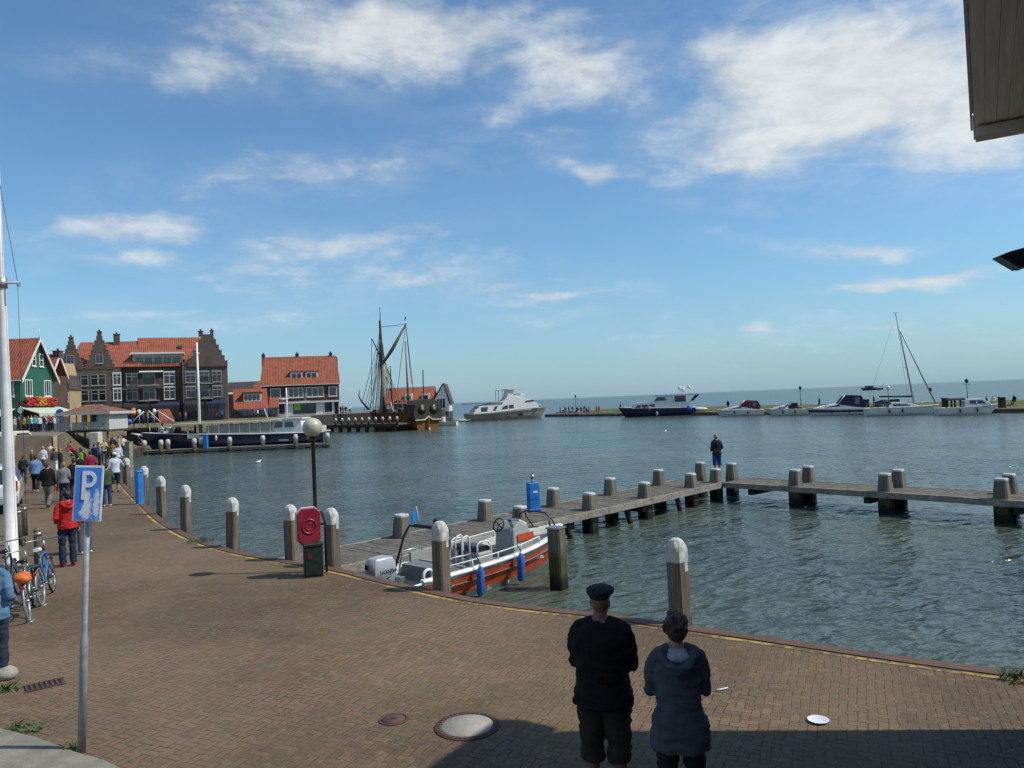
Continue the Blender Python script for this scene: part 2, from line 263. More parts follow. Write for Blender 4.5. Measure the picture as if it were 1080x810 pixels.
MT = dict(
    paving=paving_mat(), coping=coping_mat(), yline=worn_line_mat(), grass=grass_mat('grass', (.10, .125, .03), (.22, .20, .06)), bank=grass_mat('mossy_bank', (.085, .085, .035), (.17, .13, .075), .6),
    harbour=water_mat('harbour_water', (.046, .066, .060), (.068, .084, .060), 1.0, .17), sea=water_mat('sea_water', (.065, .115, .11), (.09, .14, .13), .9, .3),
    pile=wood_mat('weathered_pile_wood', (.085, .070, .054), (.20, .168, .122), (.055, .055, .018), -.30), post=wood_mat('grey_post_wood', (.10, .088, .072), (.215, .192, .155), (.04, .038, .02), -.62),
    deck=wood_mat('grey_deck_plank', (.085, .077, .064), (.165, .150, .124), None, 0, (3, 3, 3)), beam=wood_mat('pale_beam_wood', (.165, .15, .122), (.32, .295, .245), None, 0, (3, 3, 3)),
    darkwood=wood_mat('dark_wet_wood', (.03, .026, .02), (.075, .062, .048)), brownwood=wood_mat('varnished_hull_wood', (.13, .052, .018), (.28, .12, .040), None, 0, (.6, .6, 9)),
    white=pbr('white_paint', (.76, .76, .73), .45, .10, 3), capwhite=pbr('chalky_white_cap', (.54, .535, .50), .75, .30, 7, bump=.3, bscale=25), cream=pbr('cream_paint', (.66, .60, .44), .5, .1, 2),
    navy=pbr('navy_hull_paint', (.012, .018, .055), .25, .25, 1.5, coat=.3), navycloth=pbr('navy_canvas', (.016, .022, .06), .8, .3, 3), greyhull=pbr('taupe_hull_paint', (.31, .27, .22), .3, .12, .8, coat=.3),
    orange=pbr('orange_hull_paint', (.56, .078, .02), .35, .18, 6), alu=pbr('bare_aluminium', (.55, .56, .56), .38, .12, 6, metal=.85), greydeck=pbr('grey_nonskid_deck', (.16, .175, .19), .85, .2, 8),
    black=pbr('black_rubber', (.014, .014, .015), .6, .3, 9), blackmetal=pbr('black_painted_metal', (.018, .019, .02), .4, .3, 8), glass=pbr('dark_window_glass', (.022, .028, .034), .08, .4, .35, spec=.8),
    glassblue=pbr('window_glass_sky', (.06, .085, .10), .06, .5, .4, spec=.9), chrome=pbr('galvanised_steel', (.42, .44, .46), .42, .2, 12, metal=.9), polegrey=pbr('grey_painted_steel', (.33, .35, .37), .5, .18, 14, metal=.2),
    bluebox=pbr('bright_blue_paint', (.015, .21, .62), .4, .15, 4), fender=pbr('blue_fender', (.03, .16, .52), .4, .15, 9), red=pbr('crimson_plastic', (.26, .013, .034), .38, .16, 7), pink=pbr('pink_white_trim', (.62, .45, .47), .5, .1, 7), dgreen=pbr('dark_green_metal', (.009, .024, .018), .45, .3, 9),
    globe=pbr('stained_globe', (.50, .47, .35), .35, .22, 5), rustring=pbr('rusty_iron', (.11, .062, .045), .8, .3, 14, metal=.2, bump=.5, bscale=40), concrete=pbr('manhole_concrete', (.36, .335, .285), .9, .12, 9, bump=.4, bscale=50),
    slab=pbr('sandy_concrete', (.235, .215, .17), .95, .22, 5, bump=.6, bscale=28), stone=pbr('pale_rock', (.34, .31, .26), .9, .25, 6, bump=.8, bscale=12), quaywall=pbr('dark_quay_wall', (.045, .04, .033), .85, .35, 1.2, bump=.6, bscale=6),
    rubble=pbr('breakwater_stone', (.12, .095, .075), .9, .45, .8, bump=.8, bscale=3), path=pbr('breakwater_path', (.19, .165, .125), .9, .2, .8),
    tile=tile_mat('orange_roof_tile', (.30, .078, .036)), tiley=tile_mat('orange_roof_tile_side', (.30, .078, .036), 1), tilebrown=tile_mat('brown_roof_shingle', (.21, .095, .06)), tiledark=tile_mat('dark_roof_tile', (.06, .05, .045)),
    hotel=brickwall_mat('dark_brown_brick', (.115, .085, .068), (.17, .145, .12)), shopbrick=brickwall_mat('red_brown_brick', (.085, .045, .034), (.14, .10, .08)), green=pbr('green_clapboard', (.02, .125, .075), .6, .15, 3, stretch=(.2, .2, 8)), ochre=pbr('ochre_render', (.40, .29, .15), .8, .15, 1), greyboard=pbr('grey_clapboard', (.36, .37, .35), .6, .12, 4, stretch=(.2, .2, 6)),
    awning=pbr('pale_green_awning', (.50, .58, .46), .8, .1, 2), redflower=pbr('red_flowers', (.45, .035, .025), .8, .5, 9), yellowflower=pbr('yellow_flowers', (.55, .27, .02), .8, .4, 9), leafg=pbr('green_leaves', (.05, .10, .02), .7, .4, 12),
    yellow=pbr('yellow_paint', (.60, .38, .02), .5, .15, 4), lime=pbr('lime_panel', (.22, .60, .04), .5, .1, 4), signblue=pbr('blue_sign_paint', (.03, .12, .45), .5, .15, 4), maroon=pbr('maroon_canvas', (.13, .035, .05), .8, .25, 3), rope=pbr('tarred_rope', (.05, .042, .035), .9, .2, 20), tan=pbr('tan_spar_wood', (.30, .17, .075), .5, .2, 3, stretch=(4, 4, .4)), sail=pbr('furled_brown_sail', (.16, .12, .09), .9, .3, 3), engine=pbr('silver_engine_cowl', (.50, .52, .53), .32, .06, 3, metal=.35), seat=pbr('black_vinyl', (.012, .012, .014), .35, .3, 9),
    soffit=pbr('soffit_boards', (.95, .91, .84), .8, .12, 3, stretch=(.4, 6, 1)), fascia=pbr('pale_fascia', (.60, .58, .50), .6, .12, 4), wallshingle=pbr('grey_wall_slates', (.13, .145, .16), .75, .25, 5), signface=sign_mat(), signwhite=pbr('sign_white_enamel', (.82, .86, .86), .5, .10, 22), carwhite=pbr('white_car_paint', (.72, .73, .73), .25, .05, 2, coat=.6), tail=pbr('red_lamp_lens', (.40, .012, .012), .2, .2, 9),
    tarp=pbr('clear_tarp', (.34, .325, .28), .35, .15, 1.5), pavwhite=pbr('pavilion_white_board', (.52, .51, .46), .7, .12, 4), ivory=pbr('ivory_block', (.62, .60, .53), .6, .1, 3), orangecloth=pbr('orange_cover', (.62, .14, .015), .55, .22, 12, bump=.5, bscale=18), litter=pbr('white_paper', (.72, .76, .80), .7, .06, 9), balcony=pbr('dark_railing', (.03, .03, .032), .6, .3, 4), bikeblue=pbr('blue_bike_paint', (.03, .17, .42), .35, .15, 9), seawhite=pbr('white_foam', (.75, .78, .78), .8, .1, 9), bluetarp=pbr('blue_plastic', (.02, .10, .36), .45, .25, 7),
)
P_ = lambda n: MT[n]

# ------------------------------------------------------------------ mesh builder
class MB:
    def __init__(s): s.v = []; s.f = []; s.m = []; s.s = []
    def add(s, vs, fs, m=0, smooth=False):
        o = len(s.v); s.v += [tuple(p) for p in vs]
        for f in fs: s.f.append([o + i for i in f]); s.m.append(m); s.s.append(smooth)
        return s
    def box(s, c, d, rz=0., m=0, top=(1, 1), rx=0., ry=0.):
        x, y, z = d[0] / 2, d[1] / 2, d[2] / 2; M = Matrix.Rotation(rz, 3, 'Z') @ Matrix.Rotation(ry, 3, 'Y') @ Matrix.Rotation(rx, 3, 'X'); c = Vector(c)
        vs = [c + M @ Vector((sx * x * (top[0] if sz > 0 else 1), sy * y * (top[1] if sz > 0 else 1), sz * z)) for sz in (-1, 1) for sx, sy in ((-1, -1), (1, -1), (1, 1), (-1, 1))]
        return s.add(vs, [(3, 2, 1, 0), (4, 5, 6, 7), (0, 1, 5, 4), (1, 2, 6, 5), (2, 3, 7, 6), (3, 0, 4, 7)], m)
    def bbox(s, c, d, b, rz=0., m=0):
        """box with chamfered vertical edges and a chamfered top"""
        x, y, z = d[0] / 2, d[1] / 2, d[2] / 2; M = Matrix.Rotation(rz, 3, 'Z'); c = Vector(c)
        def ring(k, zz):
            X = x - k; Y = y - k; return [c + M @ Vector(p) for p in ((-X + b, -Y, zz), (X - b, -Y, zz), (X, -Y + b, zz), (X, Y - b, zz), (X - b, Y, zz), (-X + b, Y, zz), (-X, Y - b, zz), (-X, -Y + b, zz))]
        return s.loft([ring(0, -z), ring(0, z - b), ring(b * .8, z)], m=m, smooth=False)
    def tube(s, pts, r, n=8, m=0, cap=True, smooth=True):
        pts = [Vector(p) for p in pts]; r = r if isinstance(r, (list, tuple)) else [r] * len(pts); rings = []; prev = None
        for i, p in enumerate(pts):
            d = (pts[min(i + 1, len(pts) - 1)] - pts[max(i - 1, 0)]).normalized()
            a = prev if prev else (Vector((0, 0, 1)) if abs(d.z) < .9 else Vector((1, 0, 0)))
            x = (a - d * a.dot(d)).normalized(); y = d.cross(x); prev = x
            rr = r[i] if isinstance(r[i], (tuple, list)) else (r[i], r[i])
            rings.append([p + x * (math.cos(t) * rr[0]) + y * (math.sin(t) * rr[1]) for t in [2 * math.pi * k / n for k in range(n)]])
        return s.loft(rings, m=m, cap=cap, smooth=smooth)
    def loft(s, rings, m=0, cap=True, smooth=True, closed=True):
        n = len(rings[0]); o = len(s.v)
        for rg in rings: s.v += [tuple(p) for p in rg]
        for i in range(len(rings) - 1):
            for k in range(n if closed else n - 1):
                a = o + i * n + k; b = o + i * n + (k + 1) % n; s.f.append([a, b, b + n, a + n]); s.m.append(m); s.s.append(smooth)
        if cap:
            s.f.append([o + k for k in range(n)][::-1]); s.m.append(m); s.s.append(False); e = o + (len(rings) - 1) * n
            s.f.append([e + k for k in range(n)]); s.m.append(m); s.s.append(False)
        return s
    def lathe(s, prof, n=20, c=(0, 0, 0), m=0, smooth=True):
        c = Vector(c); return s.loft([[c + Vector((math.cos(2 * math.pi * k / n) * r, math.sin(2 * math.pi * k / n) * r, z)) for k in range(n)] for r, z in prof], m=m, smooth=smooth)
    def ell(s, c, r, n=14, m=0, rot=None):
        c = Vector(c); r = r if isinstance(r, (tuple, list)) else (r, r, r); k = max(6, n // 2 + 1); rings = []
        for i in range(k + 1):
            t = math.pi * i / k; zz = -math.cos(t); q = max(math.sin(t), 1e-3)
            rg = [Vector((math.cos(2 * math.pi * j / n) * q * r[0], math.sin(2 * math.pi * j / n) * q * r[1], zz * r[2])) for j in range(n)]
            rings.append([c + (rot @ p if rot else p) for p in rg])
        return s.loft(rings, m=m)
    def prism(s, poly, z0, z1, m=0):
        n = len(poly); vs = [(p[0], p[1], z0) for p in poly] + [(p[0], p[1], z1) for p in poly]
        return s.add(vs, [list(range(n))[::-1], list(range(n, 2 * n))] + [(i, (i + 1) % n, n + (i + 1) % n, n + i) for i in range(n)], m)
    def prismy(s, poly, y0, y1, m=0, w=None):
        """polygon in x,z pushed along y; w(z) gives a half width instead"""
        n = len(poly)
        if w: vs = [(p[0], -w(p[0], p[1]), p[1]) for p in poly] + [(p[0], w(p[0], p[1]), p[1]) for p in poly]
        else: vs = [(p[0], y0, p[1]) for p in poly] + [(p[0], y1, p[1]) for p in poly]
        return s.add(vs, [list(range(n)), list(range(n, 2 * n))[::-1]] + [((i + 1) % n, i, n + i, n + (i + 1) % n) for i in range(n)], m)
    def prismx(s, poly, x0, x1, m=0):
        n = len(poly); vs = [(x0, p[0], p[1]) for p in poly] + [(x1, p[0], p[1]) for p in poly]
        return s.add(vs, [list(range(n))[::-1], list(range(n, 2 * n))] + [(i, (i + 1) % n, n + (i + 1) % n, n + i) for i in range(n)], m)
    def torus(s, c, R_, r, ax='y', n=28, k=8, m=0):
        c = Vector(c); rings = []
        for i in range(n + 1):
            t = 2 * math.pi * i / n; d = {'y': Vector((math.cos(t), 0, math.sin(t))), 'x': Vector((0, math.cos(t), math.sin(t))), 'z': Vector((math.cos(t), math.sin(t), 0))}[ax]
            a = {'y': Vector((0, 1, 0)), 'x': Vector((1, 0, 0)), 'z': Vector((0, 0, 1))}[ax]
            rings.append([c + d * (R_ + r * math.cos(q)) + a * (r * math.sin(q)) for q in [2 * math.pi * j / k for j in range(k)]])
        return s.loft(rings, m=m, cap=False)
    def mesh(s, name):
        me = bpy.data.meshes.new(name); me.from_pydata(s.v, [], s.f); me.polygons.foreach_set('material_index', s.m); me.polygons.foreach_set('use_smooth', s.s); me.update(); return me
    def build(s, name, mats, parent=None, bevel=0., fix=True):
        me = s.mesh(name)
        for m in (mats if isinstance(mats, (list, tuple)) else [mats]): me.materials.append(MT[m] if isinstance(m, str) else m)
        if fix:
            import bmesh
            bm = bmesh.new(); bm.from_mesh(me); bmesh.ops.recalc_face_normals(bm, faces=bm.faces); bm.to_mesh(me); bm.free()
        o = bpy.data.objects.new(name, me); col.objects.link(o)
        if parent: o.parent = parent
        if bevel:
            b = o.modifiers.new('bevel', 'BEVEL'); b.width = bevel; b.segments = 2; b.limit_method = 'ANGLE'; b.angle_limit = R(40)
        return o

def tag(o, label, cat, group=None):
    o['label'] = label; o['category'] = cat
    if group: o['group'] = group
    return o
def thing(name, label, cat, loc=(0, 0, 0), rz=0., group=None):
    o = bpy.data.objects.new(name, None); col.objects.link(o); o.location = loc; o.rotation_euler = (0, 0, rz); o.empty_display_size = .2
    return tag(o, label, cat, group)
def struct(o): o['kind'] = 'structure'; return o
def dup(o, loc, rz=None, label=None, group=None):
    r = o.copy(); col.objects.link(r); r.location = loc
    if rz is not None: r.rotation_euler = (0, 0, rz)
    if label: r['label'] = label
    if group: r['group'] = group
    for ch in list(o.children):
        c = ch.copy(); col.objects.link(c); c.parent = r
        for g in list(ch.children):
            d = g.copy(); col.objects.link(d); d.parent = c
    return r
def text_mb(body, size, extrude=.004):
    cu = bpy.data.curves.new('lettering', 'FONT'); cu.body = body; cu.size = size; cu.extrude = extrude; cu.align_x = 'CENTER'; cu.align_y = 'CENTER'
    o = bpy.data.objects.new('lettering', cu); col.objects.link(o); bpy.context.view_layer.update()
    me = bpy.data.meshes.new_from_object(o.evaluated_get(bpy.context.evaluated_depsgraph_get())); mb = MB()
    mb.add([v.co[:] for v in me.vertices], [list(p.vertices) for p in me.polygons]); bpy.data.objects.remove(o); bpy.data.curves.remove(cu); bpy.data.meshes.remove(me)
    return mb
def text_part(body, size, mat, parent, loc, rot, extrude=.004, name='lettering'):
    o = text_mb(body, size, extrude).build(name, mat, parent, fix=False); o.location = loc; o.rotation_euler = rot; return o
def catmull(pts, k=6):
    out = []; n = len(pts)
    for i in range(n - 1):
        p0, p1, p2, p3 = pts[max(i - 1, 0)], pts[i], pts[i + 1], pts[min(i + 2, n - 1)]
        for j in range(k):
            t = j / k; out.append(.5 * ((2 * p1) + (p2 - p0) * t + (2 * p0 - 5 * p1 + 4 * p2 - p3) * t * t + (3 * p1 - p0 - 3 * p2 + p3) * t ** 3))
    out.append(pts[-1]); return out

WZ = -1.0                       # water level, quay paving is z = 0
# ================================================================== SETTING
edge_px = [(1080, 712), (1000, 702), (900, 688), (800, 673), (700, 659), (640, 650), (560, 641), (500, 633), (450, 623), (400, 612), (360, 602), (300, 592), (240, 580), (200, 566), (170, 549), (150, 531), (130, 511), (119, 499)]
E0 = [at(x, y) for x, y in edge_px]
_q = (E0[0] - E0[1]).normalized(); E0 = [E0[0] + _q * 40, E0[0] + _q * 18, E0[0] + _q * 5] + E0 + [Vector((-33, 62, 0)), Vector((-39.5, 79, 0)), Vector((-41, 84, 0))]
EDGE = catmull(E0, 6)
def edge_normal(i):
    d = (EDGE[min(i + 1, len(EDGE) - 1)] - EDGE[max(i - 1, 0)]).normalized(); return Vector((d.y, -d.x, 0))      # points to the water
def offset(k): return [p + edge_normal(i) * k for i, p in enumerate(EDGE)]
def edge_at(p, k):
    """nearest point of the quay edge to p, pushed k towards the water"""
    i = min(range(len(EDGE)), key=lambda q: (EDGE[q] - p).length); a, b = EDGE[max(i - 1, 0)], EDGE[min(i + 1, len(EDGE) - 1)]; d = (b - a).normalized()
    q = a + d * (p - a).dot(d); n = Vector((d.y, -d.x, 0)); return q + n * k, math.atan2(d.y, d.x)

INLAND = Vector((-60, -30, 0))
mb = MB()
inner = [(-150, 84), (-150, -60), (60, -60)]
mb.add([(p.x, p.y, 0) for p in offset(-.12)] + [(x, y, 0) for x, y in inner], [list(range(len(EDGE) + 3))])
struct(mb.build('quay_paving', 'paving'))
def strip(name, k0, k1, z, mat, z0=None):
    a, b = offset(k0), offset(k1); mb = MB(); n = len(a)
    rings = [[Vector((p.x, p.y, z0 if z0 is not None else z - .2)), Vector((p.x, p.y, z)), Vector((q.x, q.y, z)), Vector((q.x, q.y, z0 if z0 is not None else z - .2))] for p, q in zip(a, b)]
    return struct(mb.loft(rings, smooth=False).build(name, mat))
strip('quay_coping', -.12, .09, .014, 'coping')
strip('quay_wall', -.5, .05, -.19, 'quaywall', -4)
a, b = offset(-.24), offset(-.16); mb = MB(); n = len(a)
mb.add([(p.x, p.y, .004) for p in a] + [(p.x, p.y, .004) for p in b], [(i, i + 1, n + i + 1, n + i) for i in range(n - 1)])
struct(mb.build('yellow_line', 'yline'))

# harbour bed is never seen: opaque water sheets; the breakwater divides harbour and sea
B0 = at(590, 439.5, WZ); B1 = at(1080, 435.3, WZ); bd = (B1 - B0).normalized(); bn_ = Vector((-bd.y, bd.x, 0))   # bn_ points out to sea
if bn_.y < 0: bn_ = -bn_
BL = B0 - bd * 6; BR = B1 + bd * 160
def wq(name, mat, pts): return struct(MB().add([(p[0], p[1], WZ) for p in pts], [list(range(len(pts)))]).build(name, mat))
mid = [(BL + bn_ * 4), (BR + bn_ * 4)]
wq('harbour_water', 'harbour', [(-420, 320), (mid[0].x - 60, 320), (mid[0].x - 8, mid[0].y + 14), mid[0][:2], mid[1][:2], (mid[1].x, -60), (-10, -60), (-60, 30), (-420, 60)])
wq('sea_water', 'sea', [(-420, 320), (mid[0].x - 60, 320), (mid[0].x - 8, mid[0].y + 14), mid[0][:2], mid[1][:2], (30000, mid[1].y), (40000, 45000), (-60000, 45000), (-60000, 320)])

# breakwater: dark wall, path, grass crest, stone seaward slope
def ribbon(name, mat, prof, p0, p1, nseg=40, jit=0.):
    mb = MB(); rings = []; r = random.Random(3)
    for i in range(nseg + 1):
        c = p0.lerp(p1, i / nseg); rings.append([Vector((c.x, c.y, 0)) + bn_ * o + Vector((0, 0, z + r.uniform(-jit, jit))) for o, z in prof])
    return struct(mb.loft(rings, closed=True, smooth=False).build(name, mat))
ribbon('breakwater_wall', 'rubble', [(0, -4), (.05, -.42), (1.1, -.38), (1.1, -4)], BL, BR, 90, .05)
ribbon('breakwater_path', 'path', [(1.1, -3), (1.1, -.34), (3.2, -.28), (3.2, -3)], BL, BR)
ribbon('breakwater_grass', 'grass', [(3.2, -3), (3.25, -.2), (5.2, .50), (7.5, .48), (10, -.9), (10, -3)], BL + bd * 14, BR, 120, .07)
ribbon('breakwater_rubble', 'rubble', [(3.2, -3), (3.3, -.15), (5.5, .1), (7.5, 0.), (10, -1.0), (10, -3)], BL, BL + bd * 14, 20, .16)

# the dike: ramp and bank up to the promenade in front of the houses
rt0, rt1 = at(16, 459.5, 2.1), at(58, 459.5, 2.1); rb0, rb1 = at(14, 496, 0), at(60, 494, 0)
def sheet(name, mat, rows):
    n = len(rows[0]); mb = MB(); mb.add([p for r in rows for p in r], [(i * n + k, i * n + k + 1, (i + 1) * n + k + 1, (i + 1) * n + k) for i in range(len(rows) - 1) for k in range(n - 1)])
    return struct(mb.build(name, mat))
def lerp_rows(a, b, k=6):
    rows = []
    for i in range(k + 1):
        t = i / k; q = t * t * (3 - 2 * t) * .5 + t * .5; rows.append([Vector((p.x + (r.x - p.x) * t, p.y + (r.y - p.y) * t, p.z + (r.z - p.z) * q)) for p, r in zip(a, b)])
    return rows
up = Vector((0, 0, .006))
sheet('ramp', 'paving', lerp_rows([rb0 + up, rb0.lerp(rb1, .5) + up, rb1 + up], [rt0 + up, rt0.lerp(rt1, .5) + up, rt1 + up], 10))
for q0, q1 in ((rb0, rt0), (rb1, rt1)):
    rows = lerp_rows([q0 + Vector((-.10, 0, .016)), q0 + Vector((.10, 0, .016))], [q1 + Vector((-.17, 0, .016)), q1 + Vector((.17, 0, .016))], 10)
    sheet('ramp_edging', 'ochre', rows)
# bank to the left of the ramp, bank to the right that swings round to the far shore
sheet('bank', 'bank', lerp_rows([Vector((-150, rb0.y, -.02)), rb0 + Vector((-.2, 0, -.02))], [Vector((-150, rt0.y, 2.1)), rt0 + Vector((-.2, 0, 0))], 10))
foot = [rb1 + Vector((.2, 0, -.02)), Vector((-39.0, 70, -.02)), Vector((-41.2, 80, -.02)), Vector((-45, 90, -.3)), Vector((-48, 104, -1.6)), Vector((-44, 112, -1.8)), Vector((-30, 132, -1.8))]
crest = [rt1 + Vector((.2, 0, 0)), Vector((-47.0, 80, 2.1)), Vector((-48.5, 88, 2.1)), Vector((-51, 97, 2.1)), Vector((-54, 112, 2.1)), Vector((-49, 117, 2.1)), Vector((-38, 141, 2.1))]
sheet('bank', 'bank', lerp_rows(foot, crest, 10))
pr = [(-400, rt0.y), (rt0.x, rt0.y), (rt1.x, rt1.y)] + [(p.x, p.y) for p in crest] + [(-34, 147), (-22, 152), (-15, 161), (-16, 200), (-400, 320)]
struct(MB().add([(x, y, 2.1) for x, y in pr], [list(range(len(pr)))]).build('promenade', 'path'))
fq = [(-38, 141), (-34, 147), (-22, 152), (-15, 161), (-16, 200)]
mb = MB(); n = len(fq); mb.add([(x, y, 2.1) for x, y in fq] + [(x + .3, y - .3, -3) for x, y in fq], [(i, i + 1, n + i + 1, n + i) for i in range(n - 1)]); struct(mb.build('far_quay_wall', 'quaywall'))

# ================================================================== BUILDINGS
def Tf(y0): return lambda u, d, z: (u, y0 - d, z)              # a wall that looks towards -Y
def Tr(x0): return lambda u, d, z: (x0 + d, u, z)              # a wall that looks towards +X
def tb(mb, T, u0, u1, d0, d1, z0, z1, m=0):
    return mb.add([T(u, d, z) for z in (z0, z1) for u, d in ((u0, d0), (u1, d0), (u1, d1), (u0, d1))], [(3, 2, 1, 0), (4, 5, 6, 7), (0, 1, 5, 4), (1, 2, 6, 5), (2, 3, 7, 6), (3, 0, 4, 7)], m)
def plane_fn(px, py, Y, ang, z0):
    """where a pixel's ray meets the upright facade through (px,py,Y) turned by ang: local x and z"""
    b = dep(px, py, Y); dx = Vector((math.cos(ang), math.sin(ang), 0)); nn = Vector((-dx.y, dx.x, 0))
    def hit(x, y): d = ray(x, y); t = (b - CAM).dot(nn) / d.dot(nn); return CAM + d * t
    return b, (lambda x, y=410: (hit(x, y) - b).dot(dx)), (lambda y, x=px: hit(x, y).z - z0)
def window(root, T, u0, z0, w, h, bars=1, cross=0, frame='white', glass='glass', fw=.10, sill=True, lintel=None):
    mb = MB(); d0, d1 = -.02, .07
    tb(mb, T, u0, u0 + fw, d0, d1, z0, z0 + h); tb(mb, T, u0 + w - fw, u0 + w, d0, d1, z0, z0 + h); tb(mb, T, u0 + fw, u0 + w - fw, d0, d1, z0, z0 + fw); tb(mb, T, u0 + fw, u0 + w - fw, d0, d1, z0 + h - fw, z0 + h)
    for k in range(bars):
        c = u0 + w * (k + 1) / (bars + 1); tb(mb, T, c - fw * .35, c + fw * .35, d0, d1 - .012, z0 + fw, z0 + h - fw)
    if cross: tb(mb, T, u0 + fw, u0 + w - fw, d0, d1 - .02, z0 + h * cross - .04, z0 + h * cross + .04)
    f = mb.build('window', frame, root)
    g = MB(); tb(g, T, u0 + fw * .5, u0 + w - fw * .5, -.03, .015, z0 + fw * .5, z0 + h - fw * .5); g.build('pane', glass, f)
    if sill: g = MB(); tb(g, T, u0 - .06, u0 + w + .06, -.02, .14, z0 - .10, z0 - .003); g.build('sill', frame, f)
    if lintel: g = MB(); tb(g, T, u0 - .05, u0 + w + .05, -.02, .09, z0 + h + .003, z0 + h + .2); g.build('lintel', lintel, f)
    return f
def slab(mb, a, b, c, d, t=.14, m=0):
    """roof plane a,b (eave) c,d (ridge) with thickness"""
    a, b, c, d = map(Vector, (a, b, c, d)); n = (b - a).cross(d - a).normalized() * t
    if n.z < 0: n = -n
    return mb.add([a, b, c, d, a + n, b + n, c + n, d + n], [(0, 1, 2, 3), (7, 6, 5, 4), (0, 4, 5, 1), (1, 5, 6, 2), (2, 6, 7, 3), (3, 7, 4, 0)], m)
def chimney(parent, x, y, z0, z1, w=.8, mat='hotel'):
    mb = MB(); mb.box((x, y, (z0 + z1) / 2), (w, w, z1 - z0)); mb.box((x, y, z1 + .06), (w + .16, w + .16, .12)); mb.tube([(x, y, z1 + .12), (x, y, z1 + .45)], .14, 8); return mb.build('chimney', mat, parent)
def steps(cx, half, z0, z1, n=6, cap=.75):
    """outline of a stepped gable"""
    L = []; 
    for i in range(n):
        x = half - (half - cap) * i / (n - 1); zz = z0 + (z1 - z0) * i / n; zn = z0 + (z1 - z0) * (i + 1) / n; L += [(x, zz), (x, zn)]
    return [(cx + x, z) for x, z in L] + [(cx - x, z) for x, z in reversed(L)]

